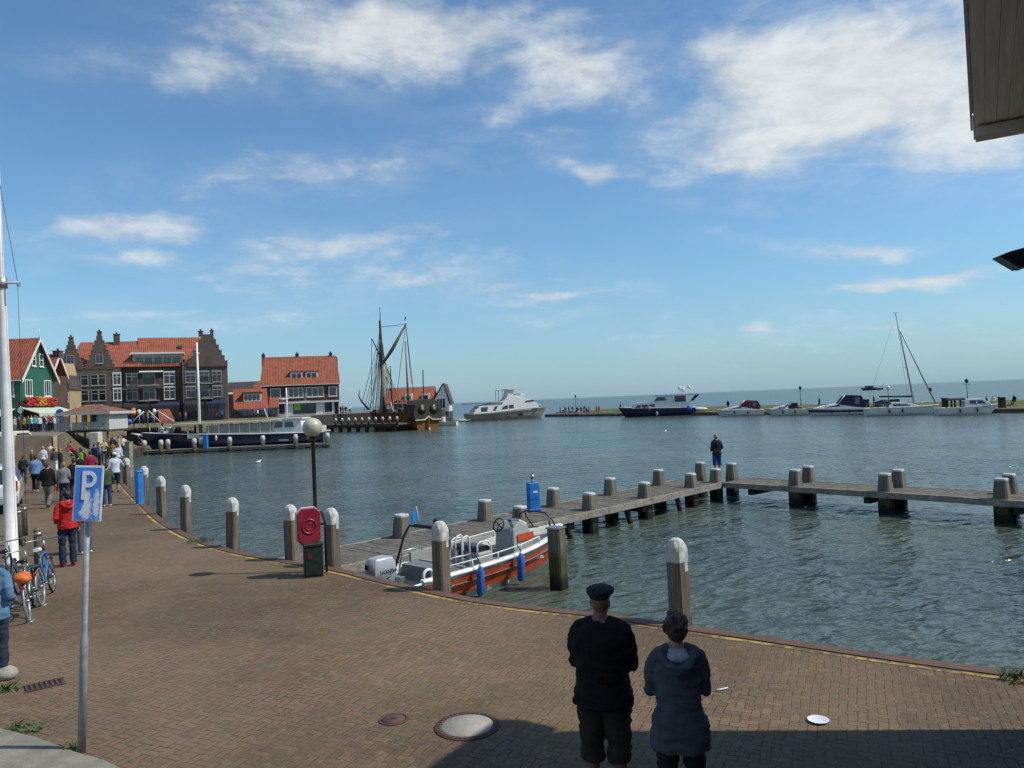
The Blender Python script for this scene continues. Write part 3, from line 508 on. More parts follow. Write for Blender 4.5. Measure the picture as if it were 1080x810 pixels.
def hotel():
    Y = 125.; b, X, Z = plane_fn(155, 446, Y, R(20), 2.1); root = thing('hotel', 'long dark brick hotel with stepped gables and an orange tiled roof beyond the harbour', 'hotel', (b.x, Y, 2.1), R(20))
    xl, xm, xr0, xr = X(67), X(128), X(193), X(240); ze = Z(387); dpt = 12.
    mb = MB(); mb.box(((xl + xm) / 2, dpt / 2, ze / 2 - .5), (xm - xl, dpt, ze + 1)); mb.box(((xm + xr0) / 2, dpt / 2 + .6, ze / 2 - .5), (xr0 - xm - .02, dpt - 1, ze + 1)); mb.box(((xr0 + xr) / 2, dpt / 2 - .4, ze / 2 - .2), (xr - xr0, dpt + .5, ze + 1.6)); 
    mb.build('wall', 'hotel', root)
    for cx, half, zt, y0 in ((X(75, 375), 1.75, Z(360, 75), -.12), (X(105, 370), 2.1, Z(354, 105), -.12), (X(219, 370), X(240, 381) - X(219, 370), Z(353, 219), -.95)):
        g = MB(); z0 = ze - .2; g.prismy(steps(cx, half, z0, zt, 7 if half < 3 else 6, .42 if half < 3 else .95), y0 + .05, y0 + .55)
        c = MB(); q = (half - (.42 if half < 3 else .95))
        n = 7 if half < 3 else 6
        for i in range(n - 1):
            for s in (-1, 1): xx = half - q * i / (n - 1) - q / (n - 1) / 2; c.box((cx + s * xx, y0 + .3, z0 + (zt - z0) * (i + 1) / n + .035), (q / (n - 1) + .06, .6, .06))
        o = g.build('stepped_gable', 'hotel', root); 
        for k_ in range(0, len(c.v), 8): qq = MB(); qq.add(c.v[k_:k_ + 8], [(3, 2, 1, 0), (4, 5, 6, 7), (0, 1, 5, 4), (1, 2, 6, 5), (2, 3, 7, 6), (3, 0, 4, 7)]); qq.build('coping_stone', 'greyboard', o)
        if half < 3: chimney(o, cx, y0 + .45, zt, zt + .6, .6)
        else: chimney(o, cx - 1., y0 + .8, zt - .3, zt + .5, .7); chimney(o, cx + .75, y0 + .8, zt - .3, zt + .6, .55)
    zr = Z(357) + .6; rf = MB()
    slab(rf, (xl + .3, -.02, ze), (X(150), -.02, ze), (X(150), 6, zr - .7), (xl + 1.6, 6, zr - .7)); slab(rf, (X(150), .5, ze), (xr - .5, .5, ze), (xr - 2., 6.4, zr), (X(150) - 1.2, 6.4, zr)); slab(rf, (xl + .3, 12, ze), (xr - .5, 12, ze), (xr - 2, 6.1, zr - .2), (xl + 1.6, 6.1, zr - .8))
    roof = rf.build('roof', 'tile', root)
    chimney(roof, X(118, 360), 5.5, zr - 1.6, zr + .6, .9)
    w = MB(); tb(w, Tf(2.2), X(212, 365) - 9.5, X(212, 365) - 8.6, 0, .2, Z(366, 190), Z(363, 190)); 
    w = MB(); w.box((X(188, 366), 4.0, Z(365, 188) + .25), (.8, .7, .12), rx=R(42)); w.build('skylight', 'glassblue', roof)
    d = MB(); x0, x1 = X(139, 380), X(192, 380); d.box(((x0 + x1) / 2, 3.6, Z(380) + .1), (x1 - x0, 5.2, 2.3)); pent = d.build('penthouse', 'pavwhite', root)
    d = MB(); d.box(((x0 + x1) / 2, 3.4, Z(372.6) + .05), (x1 - x0 + .5, 6.2, .3)); d.build('flat_roof', 'white', pent)
    for k in range(5):
        u = x0 + .35 + k * (x1 - x0 - .5) / 5; window(root, Tf(1.0), u, Z(385) + .1, 1.3, 1.35, 1, 0, 'pavwhite', 'glassblue', .08, False)
    d = MB()
    for k in range(26): d.box((X(129) + .2 + k * (xr0 - xm - .5) / 25, .55, ze + .45), (.04, .04, .9))
    d.box(((xm + xr0) / 2, .55, ze + .9), (xr0 - xm - .4, .06, .05)); d.build('roof_railing', 'balcony', root)
    rows3 = [(Z(405), 1.75), (Z(421), 1.75)]
    T = Tf(-.02)
    for z0, h in rows3:
        for px in (77.5, 89, 99.5, 107.5): window(root, T, X(px, 405) - .5, z0, 1.05, h, 0, .68, 'greyboard', 'glass', .07)
    for z0, h in rows3:
        window(root, T, X(119, 405), z0 - .05, 1.25, h + .15, 1, .7, 'white', 'glassblue', .12, True, 'white')
    for (z0, h), px in zip([(Z(394), 1.2)] * 2 + [(Z(381), 1.2)] * 2, (0, 0, 74.5, 105)):
        if px: window(root, Tf(-.08), X(px, 385) - .55, z0 - .2, 1.1, 1.4, 1, 0, 'greyboard', 'glass', .08)
    Tm = Tf(1.1 - 1.0)
    for z0, h in rows3:
        for px, w_ in ((134.5, 1.7), (152, 1.9), (174, 1.75)): window(root, Tm, X(px, 405) - .2, z0 - .1, w_, h + .2, 1, .72, 'greyboard' if px < 170 else 'white', 'glass', .09, True, 'white' if px == 174 else None)
    Tg = Tf(-.65)
    for z0, h in rows3:
        for px, w_ in ((199.5, 1.6), (214, 1.5), (227.5, 1.5)): window(root, Tg, X(px, 410) - .5, z0, w_, h, 1, .7, 'greyboard', 'glass', .075, True, 'greyboard')
    for px in (207.5, 221): window(root, Tg, X(px, 385) - .5, Z(386), 1.1, 1.65, 1, 0, 'greyboard', 'glass', .08, True, 'white')
    # balconies
    for px0, px1, yy in ((146, 168, -.4), (212, 225, -1.1)):
        for z0, h in rows3:
            q = MB(); a, c = X(px0, 405), X(px1, 405); q.box(((a + c) / 2, yy, z0 - .25), (c - a, 1.0, .14)); bal = q.build('balcony', 'greyboard', root)
            q = MB(); 
            for k in range(15): q.box((a + .04 + (c - a - .08) * k / 14, yy - .45, z0 + .3), (.05, .05, 1.))
            q.box(((a + c) / 2, yy - .45, z0 + .82), (c - a, .07, .07)); q.build('railing', 'balcony', bal)
    q = MB(); a, c = X(147, 392), X(172, 392); slab(q, (a, -1.2, Z(391.5) - .25), (c, -1.2, Z(391.5) - .25), (c, .1, Z(391.5)), (a, .1, Z(391.5)), .06); q.build('awning', 'white', root)
    # ground floor: shop fronts under dark awnings
    for k, (p0, p1) in enumerate(((70, 94), (96, 118), (131, 158), (160, 190), (196, 216), (218, 238))):
        a, c = X(p0, 430), X(p1, 430); yy = -.02 if k < 2 else (.1 if k < 4 else -.65); q = MB()
        window(root, Tf(yy), a + .1, .3, c - a - .2, 2.5, 4, .75, 'balcony', 'glass', .1, False)
        slab(q, (a, yy - 1.7, 2.75), (c, yy - 1.7, 2.75), (c, yy, 3.4), (a, yy, 3.4), .06); q.prismy([(a, 2.5), (c, 2.5), (c, 2.76), (a, 2.76)], yy - 1.72, yy - 1.66); q.build('awning', 'navycloth' if k % 2 else 'balcony', root)
hotel()

def shop_house():
    Y = 150.; b, X, Z0 = plane_fn(275, 442, Y, R(14), 2.1); root = thing('shop_house', 'white fronted brick shop house with an orange tiled roof and two dormer windows', 'shop', (b.x, Y, 2.1), R(14)); Z = lambda py, px=315: Z0(py, px)
    x0, x1 = X(276, 425), X(358, 420); dpt = 9.; ze = Z(405); zf = Z(424.5); zr = Z(379) + .8
    MB().box(((x0 + x1) / 2, dpt / 2, zf / 2 - .2), (x1 - x0, dpt, zf + .4)).build('ground_floor', 'white', root)
    mb = MB(); mb.prismx([(.0, zf), (0, ze), (dpt / 2, zr - .2), (dpt, ze), (dpt, zf)], x0 + .01, x1 - .01); mb.build('wall', 'shopbrick', root)
    MB().box(((x0 + x1) / 2, -.25, zf + .02), (x1 - x0 + .2, .5, .35)).build('fascia', 'white', root)
    r = MB(); slab(r, (x0 - .25, -.35, ze - .2), (x1 + .25, -.35, ze - .2), (x1 + .1 - .4, dpt / 2, zr), (x0 - .1 + .4, dpt / 2, zr)); slab(r, (x0 - .25, dpt + .35, ze - .2), (x1 + .25, dpt + .35, ze - .2), (x1 - .3, dpt / 2, zr), (x0 + .3, dpt / 2, zr)); roof = r.build('roof', 'tile', root)
    for cx in (x0 + .3, (x0 + x1) / 2 - .6, x1 - 1.4): chimney(roof, cx, dpt / 2, zr - .4, zr + .55, .65, 'shopbrick')
    MB().box(((x0 + x1) / 2, -.48, ze - .2), (x1 - x0 + .5, .16, .14)).build('gutter', 'white', root)
    for p0, p1 in ((306, 319), (322, 335)):
        q = MB(); a, c = X(p0, 397), X(p1, 397); z0 = Z(402); q.box(((a + c) / 2, 2.0, z0 + .95), (c - a, 2.6, 1.9)); dm = q.build('dormer', 'white', root)
        q = MB(); q.box(((a + c) / 2, 2.0, z0 + 1.98), (c - a + .3, 3.0, .14)); q.build('dormer_roof', 'tiledark', dm)
        window(root, Tf(.68), a + .12, z0 + .35, c - a - .24, 1.3, 1, 0, 'white', 'glass', .12, False)
    for p0, p1, bars in ((285, 296, 0), (304, 320, 2), (323, 341.5, 2), (346.5, 355.5, 0)): a, c = X(p0, 413), X(p1, 413); window(root, Tf(0), a, Z(419) - .05, c - a, 2.0, bars, 0, 'white', 'glassblue', .14, True)
    MB().box((X(321.7, 414), -.06, (zf + ze) / 2), (.18, .1, ze - zf)).build('drainpipe', 'greyboard', root)
    for p0, p1, gl in ((292, 301, 'navy'), (309.5, 333.5, 'glass'), (342, 351, 'glassblue')): a, c = X(p0, 434), X(p1, 434); window(root, Tf(0), a, .35, c - a, 2.35, 2 if p1 - p0 > 12 else 0, 0, 'balcony' if p1 - p0 > 12 else 'white', gl, .1, False)
    a, c = X(310.5, 434), X(317, 434); MB().box(((a + c) / 2, -.12, 1.75), (c - a, .08, 1.2)).build('lime_sign', 'lime', root)
    a, c = X(316, 427), X(327, 427); MB().box(((a + c) / 2, -.13, 2.72), (c - a, .1, .4)).build('shop_sign', 'greyboard', root)
    a, c = X(353, 434), X(357.3, 434); dr = MB().box(((a + c) / 2, -.03, 1.25), (c - a, .12, 2.5)).build('door', 'glass', root); MB().box(((a + c) / 2 + .25, -.12, 1.1), (.05, .06, .3)).build('handle', 'chrome', dr)
shop_house()

def low_house():
    Y = 140.; b, X, Z0 = plane_fn(243, 443, Y, R(15), 2.1); root = thing('restaurant_house', 'low restaurant house with steep orange roof and a wide white dormer beside the shop house', 'house', (b.x, Y, 2.1), R(15)); Z = lambda py, px=265: Z0(py, px)
    x0, x1 = X(247), X(292); ze = Z(432); zr = Z(410)
    MB().box(((x0 + x1) / 2, 3.6, ze / 2 - .2), (x1 - x0, 7, ze + .4)).build('wall', 'hotel', root)
    r = MB(); slab(r, (x0 - .1, -.5, ze), (X(283), -.5, ze), (X(280), 3.6, zr), (x0 - .6, 3.6, zr)); slab(r, (X(283.3), -.4, ze + .1), (x1 + .3, -.4, ze + .1), (x1 + .2, 2.4, Z(421)), (X(283), 2.4, Z(421))); slab(r, (x0 - .1, 7.2, ze), (X(283), 7.2, ze), (X(280), 3.6, zr), (x0 - .6, 3.6, zr)); roof = r.build('roof', 'tile', root)
    a, c = X(256, 418), X(275, 418); z0 = Z(424.5); q = MB(); q.box(((a + c) / 2, 2.2, z0 + .9), (c - a, 2.8, 1.8)); dm = q.build('dormer', 'pavwhite', root)
    MB().box(((a + c) / 2, 2.1, z0 + 1.9), (c - a + .4, 3.4, .16)).build('dormer_roof', 'tiledark', dm); window(root, Tf(.8), a + .1, z0 + .2, c - a - .2, 1.4, 3, 0, 'white', 'glassblue', .14, False)
    window(root, Tf(.08), x0 + .2, .4, x1 - x0 - .4, 1.7, 6, 0, 'balcony', 'glassblue', .1, False)
    MB().box(((x0 + x1) / 2 - .3, -.55, ze - .1), (x1 - x0 - 1.2, .1, .22)).build('gutter', 'signblue', root)
    Y2 = 160.; b2 = dep(262, 443, Y2); h2 = thing('back_house', 'orange and grey roofed house peeping out behind the restaurant house', 'house', (b2.x, Y2, 2.1))
    XX = lambda px: dep(px, 405, Y2).x - b2.x; zz = lambda py: dep(262, py, Y2).z - 2.1
    MB().box(((XX(236) + XX(283)) / 2, 3, zz(415) / 2), (XX(283) - XX(236), 6, zz(415))).build('wall', 'hotel', h2)
    r = MB(); slab(r, (XX(258), -.4, zz(415)), (XX(284), -.4, zz(415)), (XX(284), 3, zz(400)), (XX(272), 3, zz(400))); slab(r, (XX(258), 6.4, zz(415)), (XX(284), 6.4, zz(415)), (XX(284), 3, zz(400)), (XX(272), 3, zz(400))); r.build('roof', 'tile', h2)
    r = MB(); slab(r, (XX(234), -.4, zz(413)), (XX(264), -.4, zz(413)), (XX(272), 3, zz(402.5)), (XX(236), 3, zz(402.5))); r.build('lower_roof', 'tiledark', h2)
low_house()

def green_house():
    x1 = dep(22, 430, 84).x; Y0, Y1 = 84., 90.2; root = thing('green_house', 'green clapboard house with white trimmed gable, orange roof and flower boxes', 'house', (x1, Y0, 2.1))
    w = Y1 - Y0; ze = dep(22, 396, Y0).z - 2.1; zr = dep(38, 358, (Y0 + Y1) / 2).z - 2.1 + .1; Lx = -22.
    MB().prismx([(0, -.5), (0, ze), (w / 2, zr - .15), (w, ze), (w, -.5)], Lx, 0).build('wall', 'green', root)
    r = MB(); k = .35; sl_ = (zr - ze) / (w / 2)
    slab(r, (Lx, -k, ze - k * sl_), (.35, -k, ze - k * sl_), (.35, w / 2, zr), (Lx, w / 2, zr), .12); slab(r, (Lx, w + k, ze - k * sl_), (.35, w + k, ze - k * sl_), (.35, w / 2, zr), (Lx, w / 2, zr), .12); roof = r.build('roof', 'tile', root)
    t = MB()
    for s in (0, 1):
        ya = -k if s == 0 else w + k; a = Vector((.42, ya, ze - k * sl_)); c = Vector((.42, w / 2, zr + .05)); n = Vector((0, 0, -.38)); t.add([a, c, c + n, a + n] + [p + Vector((.1, 0, 0)) for p in (a, c, c + n, a + n)], [(0, 1, 2, 3), (7, 6, 5, 4), (0, 4, 5, 1), (2, 6, 7, 3), (1, 5, 6, 2), (0, 3, 7, 4)])
    t.build('bargeboard', 'white', root)
    MB().tube([(.35, w / 2, zr), (.35, w / 2, zr + 1.1)], .035, 6).build('finial', 'white', roof)
    MB().box((Lx / 2, -k - .05, ze - k * sl_ - .05), (-Lx + .6, .12, .16)).build('gutter', 'white', root)
    T = Tr(0.)
    for u in (w * .5 - 1.0, w * .5 + .35): window(root, T, u, ze + 1.15, .72, 1.5, 0, .5, 'white', 'glass', .1)
    for u in (.75, w - 2.0): window(root, T, u, ze - 2.3, 1.3, 1.9, 2, 0, 'white', 'glass', .1)
    for u0, u1, m in ((.4, 2.3, 'redflower'), (2.35, 3.85, 'yellowflower'), (3.9, 5.9, 'redflower')):
        q = MB(); rr = random.Random(int(u0 * 9))
        for i in range(60): c = (.25 + rr.random() * .35, u0 + rr.random() * (u1 - u0), ze - 3.2 + rr.random() * .75); q.ell(c, .09 + rr.random() * .09, 6)
        tb(q, Tr(0), u0, u1, 0, .45, ze - 3.4, ze - 3.1); q.build('flower_box', m, root)
    q = MB(); slab(q, (2.2, -.3, ze - 4.35), (2.2, w + 1, ze - 4.35), (.05, w + 1, ze - 3.6), (.05, -.3, ze - 3.6), .07); q.prismx([(-.3, ze - 4.7), (w + 1, ze - 4.7), (w + 1, ze - 4.33), (-.3, ze - 4.33)], 2.17, 2.23); q.build('awning', 'awning', root)
    q = MB(); slab(q, (-14, -2.0, ze - 4.5), (-.6, -2.0, ze - 4.5), (-.6, 0, ze - 3.7), (-14, 0, ze - 3.7), .07); q.build('awning', 'awning', root)
    window(root, T, .5, .2, w - 1, 2.1, 4, 0, 'balcony', 'glass', .1, False)
    for u in (-4.2, -1.9): window(root, Tf(0), u, ze - 2.3, 1.2, 1.9, 1, 0, 'white', 'glass', .1)
    window(root, Tf(0), -9, .2, 8, 2.1, 5, 0, 'balcony', 'glass', .1, False)
green_house()
def back_row():
    Y = 104.; b = dep(50, 446, Y); r_ = thing('narrow_house', 'narrow house with an orange side roof and a chimney behind the green gable', 'house', (b.x, Y, 2.1)); X = lambda p: dep(p, 400, Y).x - b.x; Z = lambda q: dep(55, q, Y).z - 2.1
    MB().box(((X(40) + X(56)) / 2, 1.6, Z(396) / 2), (X(56) - X(40), 3.2, Z(396))).build('wall', 'shopbrick', r_)
    q = MB(); slab(q, (X(40), -.3, Z(396)), (X(56), -.3, Z(396)), (X(56), 1.6, Z(373)), (X(40), 1.6, Z(373))); slab(q, (X(40), 3.5, Z(396)), (X(56), 3.5, Z(396)), (X(56), 1.6, Z(373)), (X(40), 1.6, Z(373))); rf = q.build('roof', 'tile', r_); chimney(rf, X(54.5), 1.6, Z(376), Z(370), .9, 'shopbrick')
    MB().prismx([(-.35, Z(396) - .1), (1.6, Z(373) + .1), (3.5, Z(396) - .1), (3.5, Z(396) - .5), (1.6, Z(373) - .4), (-.35, Z(396) - .5)], X(56), X(56) + .12).build('bargeboard', 'white', r_)
    Y = 112.; b = dep(65, 446, Y); o = thing('ochre_house', 'narrow ochre plastered gable house beside the dark hotel', 'house', (b.x, Y, 2.1)); X2 = lambda p, q=410: dep(p, q, Y).x - b.x; Z2 = lambda q: dep(65, q, Y).z - 2.1
    MB().prismy([(X2(58), -.3), (X2(73), -.3), (X2(73), Z2(412)), (X2(69.5), Z2(396)), (X2(66.5), Z2(383)), (X2(64.5), Z2(383)), (X2(62), Z2(396)), (X2(58), Z2(410))], 0, 3).build('wall', 'ochre', o)
    for u, z in ((X2(61), Z2(424)), (X2(66.5), Z2(424)), (X2(63.5), Z2(407))): window(o, Tf(0), u, z, .8, 1.4, 0, .5, 'white', 'glass', .1)
    for (u0, u1, s) in ((X2(73.2), X2(69.7), 1), (X2(57.8), X2(61.8), -1)):
        q = MB(); slab(q, (u0, -.2, Z2(411.5)), (u0, 3, Z2(411.5)), (u1, 3, Z2(396)), (u1, -.2, Z2(396)), .15); q.build('roof', 'tiledark', o)
back_row()
def ship_house():
    Y = 172.; b = dep(405, 441, Y); r_ = thing('waterside_house', 'house with orange roof, dormers and a white gabled end behind the wooden sailing ship', 'house', (b.x, Y, 1.9)); X = lambda p: dep(p, 425, Y).x - b.x; Z = lambda q, p=440: dep(p, q, Y).z - 1.9
    xa, xb, xc = X(404), X(458), X(474); ze = Z(425.5); zr = Z(409); 
    MB().box(((xa + xb) / 2, 4, ze / 2 - .2), (xb - xa, 8, ze + .4)).build('wall', 'white', r_)
    q = MB(); slab(q, (xa, -.4, ze), (xb, -.4, ze), (xb, 4, zr), (xa, 4, zr)); slab(q, (xa, 8.4, ze), (xb, 8.4, ze), (xb, 4, zr), (xa, 4, zr)); rf = q.build('roof', 'tile', r_)
    MB().box(((xa + xb) / 2, 4, zr + .15), (xb - xa, .4, .3)).build('ridge', 'pavwhite', rf)
    for p in (427.5, 446): q = MB(); q.box((X(p + 3), 1.6, ze + 1.2), (1.7, 2.4, 2.2)); dm = q.build('dormer', 'white', r_); window(r_, Tf(.38), X(p + 3) - .65, ze + .4, 1.3, 1.5, 0, 0, 'white', 'glass', .14, False)
    g = MB(); xm = (xb + xc) / 2 + .6; g.prismy([(xb, -.4), (xc, -.4), (xc, Z(426)), (xm, Z(405, 467)), (xb, Z(424))], -1.2, 8); g.build('gable_front', 'white', r_)
    q = MB(); slab(q, (xb - .4, -1.4, Z(425)), (xb - .4, 8, Z(425)), (xm, 8, Z(404.5, 467)), (xm, -1.4, Z(404.5, 467)), .16); slab(q, (xc + .3, -1.4, Z(427)), (xc + .3, 8, Z(427)), (xm, 8, Z(404.5, 467)), (xm, -1.4, Z(404.5, 467)), .16); q.build('gable_roof', 'tiledark', r_)
    window(r_, Tf(-1.2), xb + .5, .3, 2.2, 2.3, 2, 0, 'white', 'glass', .12, False); window(r_, Tf(0), X(440), .3, 2.6, 2.3, 2, 0, 'white', 'glass', .12, False); window(r_, Tf(0), X(415), .3, 3, 2.3, 2, 0, 'white', 'glass', .12, False)
ship_house()

def kiosk():
    Y = 74.; b = dep(88, 458, Y); r_ = thing('harbour_pavilion', 'small pavilion with brown hipped roof and grey board railing standing on stilts over the bank', 'pavilion', (b.x, Y, 2.1)); X = lambda p: dep(p, 445, Y).x - b.x; Z = lambda q: dep(90, q, Y).z - 2.1
    x0, x1 = X(60), X(115); w = x1 - x0; zb = Z(437); cx = (x0 + x1) / 2
    MB().box((cx, 2, -.06), (w, 4.6, .2)).build('deck', 'darkwood', r_)
    q = MB()
    q.add([(x0 + .2, -.5, zb), (x1 + .3, -.5, zb), (x1 + .3, 4.6, zb), (x0 + .2, 4.6, zb), (cx - .4, 2, Z(427.5) + .1), (cx + .4, 2, Z(427.5) + .1), (x0 + .2, -.5, zb + .16), (x1 + .3, -.5, zb + .16), (x1 + .3, 4.6, zb + .16), (x0 + .2, 4.6, zb + .16)], [(3, 2, 1, 0), (0, 1, 7, 6), (1, 2, 8, 7), (2, 3, 9, 8), (3, 0, 6, 9), (6, 7, 5, 4), (7, 8, 5), (8, 9, 4, 5), (9, 6, 4)]); rf = q.build('roof', 'tilebrown', r_)
    q = MB(); tb(q, Tf(-.5), x0 + .1, x1 + .4, 0, .08, zb - .06, zb + .2); tb(q, Tr(x1 + .3), -.5, 4.6, 0, .08, zb - .06, zb + .2); q.build('roof_edge', 'pavwhite', rf)
    q = MB(); q.box((x1 - .65, 1.9, zb / 2), (1.2, 3.6, zb - .02)); q.build('booth', 'pavwhite', r_)
    for k in range(6): xx = x0 + .5 + k * .68; MB().box((xx, 0.1, zb / 2), (.1, .1, zb)).build('post', 'greyboard', r_); 
    for k in range(3): MB().box((x0 + .6 + k * 1.6, 3.9, zb / 2), (.1, .1, zb)).build('post', 'greyboard', r_)
    for k in range(3):
        q = MB(); xx = x0 + .05 + k * 1.55; [tb(q, Tf(-.22), xx + .142 * j_, xx + .142 * j_ + .10, 0, .05, .10, .86) for j_ in range(10)]; tb(q, Tf(-.22), xx, xx + 1.42, -.05, -.004, .74, .84); tb(q, Tf(-.22), xx, xx + 1.42, -.05, -.004, .16, .26); q.build('railing_panel', 'greyboard', r_)
    for k in range(5): MB().tube([(x0 + .4 + k * 1.1, .2, -.1), (x0 + .4 + k * 1.1, .2, -2.3)], .09, 8).build('stilt', 'darkwood', r_)
    for k in range(3): MB().tube([(x0 + .4 + k * 1.4, .2, -.2), (x0 + 1.8 + k * 1.4, .3, -2.0)], .05, 6).build('brace', 'darkwood', r_)
    tag(MB().bbox((b.x + X(104.5) , Y - .6, .95), (.9, .9, 2.0), .06).build('concrete_block', 'ivory'), 'pale square concrete block under the end of the pavilion', 'block')
kiosk()

def near_house():
    d = Vector((.53, .85, 0)).normalized(); nn = Vector((d.y, -d.x, 0)); SC = dep(1036, 138, 7.45); C = SC + nn * .365 - d * .10; hz = SC.z; C.z = 0; ang = math.atan2(d.y, d.x)      # local +x runs along the wall away from the viewer, -y is the inside
    r_ = thing('wooden_house', 'house at the right edge of the photo with grey slate wall and deep boarded eaves', 'house', C, ang)
    MB().box((-4.5, -4.5, hz / 2), (9, 9, hz)).build('wall', 'wallshingle', r_)
    mb = MB()
    for k in range(31): mb.box((-4.5, .012, .1 + k * .18), (9.02, .03, .165), rx=R(-4))
    for k in range(31): mb.box((.012, -4.5, .1 + k * .18), (.03, 9.02, .165), ry=R(-4))
    mb.build('wall_slates', 'wallshingle', r_)
    # eaves: soffit boards running along the wall, pale fascia at the end, roof above
    q = MB(); 
    for k in range(5): q.box((-4.65, -.02 + .04 + k * .092, hz + .02), (9.5, .0895, .03))
    q.build('soffit', 'soffit', r_)
    q = MB(); q.box((-.02, .215, hz - .06), (.22, .42, .09)); q.box((.11, .22, hz + .05), (.03, .44, .24)); q.build('end_board', 'fascia', r_)
    MB().box((-4.7, .452, hz + .1), (9.6, .02, .16)).build('fascia', 'fascia', r_)
    q = MB(); slab(q, (-9.2, .36, hz + .07), (.10, .36, hz + .07), (.14, -4.5, hz + 3.2), (-9.2, -4.5, hz + 3.2), .16); slab(q, (-9.2, -9.55, hz + .05), (.14, -9.55, hz + .05), (.14, -4.5, hz + 3.2), (-9.2, -4.5, hz + 3.2), .16); q.build('roof', 'tiledark', r_)
    MB().prismx([(0, hz), (-4.5, hz + 3.0), (-9, hz)], -.3, 0).build('gable', 'wallshingle', r_)
    p = dep(1066, 276, 6.6); l = thing('wall_lamp', 'black wedge shaped floodlight hanging out from the slate wall', 'lamp', p, R(-12)); k = 6.6 / 800
    MB().prismy([(x * k, z * k) for x, z in ((-14, 6), (-4, 9.5), (12, 13), (13, -4), (10, -9), (5, -8))], -.09, .09).build('housing', 'blackmetal', l, .006); MB().prismy([(x * k, z * k) for x, z in ((-13, 4.6), (4, -8), (5, -9), (-14, 5.2))], -.08, .08).build('lens', 'glass', l); MB().tube([(.09, 0, .06), (.22, .02, .10), (.34, .08, .10)], .018, 8).build('bracket', 'blackmetal', l)
near_house()

# ================================================================== QUAY FURNITURE, JETTIES
def mooring_pile(px, py, top=1.24, w=.34, label='', out=.24, tilt=0., group='white capped mooring piles along the quay', capless=False, pos=None, cap_h=.31, mat='pile'):
    if pos is None:
        p = at(px, py, 0); q, ang = edge_at(p, out)
        # slide along the edge until the pile stands under its pixel
        for _ in range(30):
            v = q - CAM; zz = v.dot(_f); x = 540 + FPX * v.dot(_r) / zz
            d = Vector((math.cos(ang), math.sin(ang), 0)); q2 = q + d * .05; v2 = q2 - CAM; x2 = 540 + FPX * v2.dot(_r) / v2.dot(_f)
            q = q + d * max(-2, min(2, (px - x) / ((x2 - x) / .05)));  q, ang = edge_at(q, out)
    else: q = Vector(pos); ang = 0.8
    t = thing('mooring_pile', label, 'mooring pile', (q.x, q.y, WZ - 1.5), math.atan2(q.x, q.y) * -1 + R(54) + rnd.uniform(-.12, .12), group); t.rotation_euler[0] = tilt + rnd.uniform(-.028, .028)
    H = top - (WZ - 1.5); b = w * .10; mb = MB()
    def ring(x, bb, z): return [Vector(v) for v in ((-x + bb, -x, z), (x - bb, -x, z), (x, -x + bb, z), (x, x - bb, z), (x - bb, x, z), (-x + bb, x, z), (-x, x - bb, z), (-x, -x + bb, z))]
    h = w / 2; mb.loft([ring(h * 1.06, b, 0), ring(h * (.90 if not capless else 1), b, H - (.25 if not capless else .03)), ring(h * (.88 if not capless else .96), b, H - (.21 if not capless else 0))], smooth=False); mb.build('post', mat, t)
    c = MB(); k = h * .905 + .003
    if capless: c.box((0, 0, H + .02), (w + .03, w + .03, .035)); c.build('top_plate', 'chrome', t)
    else:
        c.loft([ring(k, b, H - cap_h), ring(k, b, H - .15), ring(k * .97, b * 1.6, H - .09), ring(k * .87, b * 2.2, H - .035), ring(k * .68, b * 2, H + .003), ring(k * .40, b * 1.3, H + .024), ring(k * .05, .004, H + .03)], smooth=False)
        c.box((k * .35, -k + .004, H - cap_h - .02 - .06 * rnd.random()), (w * .26, .010, .16)); c.build('cap', 'capwhite', t)
    return t
for a in [(721, 663, 'white capped mooring pile nearest the woman in the hooded jacket'), (466, 628, 'white capped mooring pile in front of the silver outboard engine'), (351, 601, 'white capped mooring pile just right of the lifebuoy box and litter bin'), (311, 592, 'white capped mooring pile half hidden behind the lifebuoy box'), (244, 579, 'broad white capped mooring pile standing alone left of the globe lamp'), (196, 563, 'slim white capped mooring pile, second from the blue pillar'), (171, 547, 'slim white capped mooring pile, first one right of the blue pillar'), (151, 531, 'small white capped mooring pile directly behind the blue pillar'), (135, 517, 'small white capped mooring pile touched by the man in the white cap')]:
    mooring_pile(a[0], a[1], 1.18 if a[0] > 200 else 1.24, .27 if a[0] > 240 else (.30 if a[0] < 160 else .26), a[2])
pp = at(591, 621, WZ); mooring_pile(0, 0, .36, .32, 'bare flat topped mooring pile standing in the water at the bow of the orange boat', capless=True, pos=pp, group='bare mooring piles')
pp = at(136, 493, -.3); mooring_pile(0, 0, 1.5, .42, 'thick pale old pile at the corner of the far landing', capless=True, pos=pp, group='bare mooring piles', mat='beam')

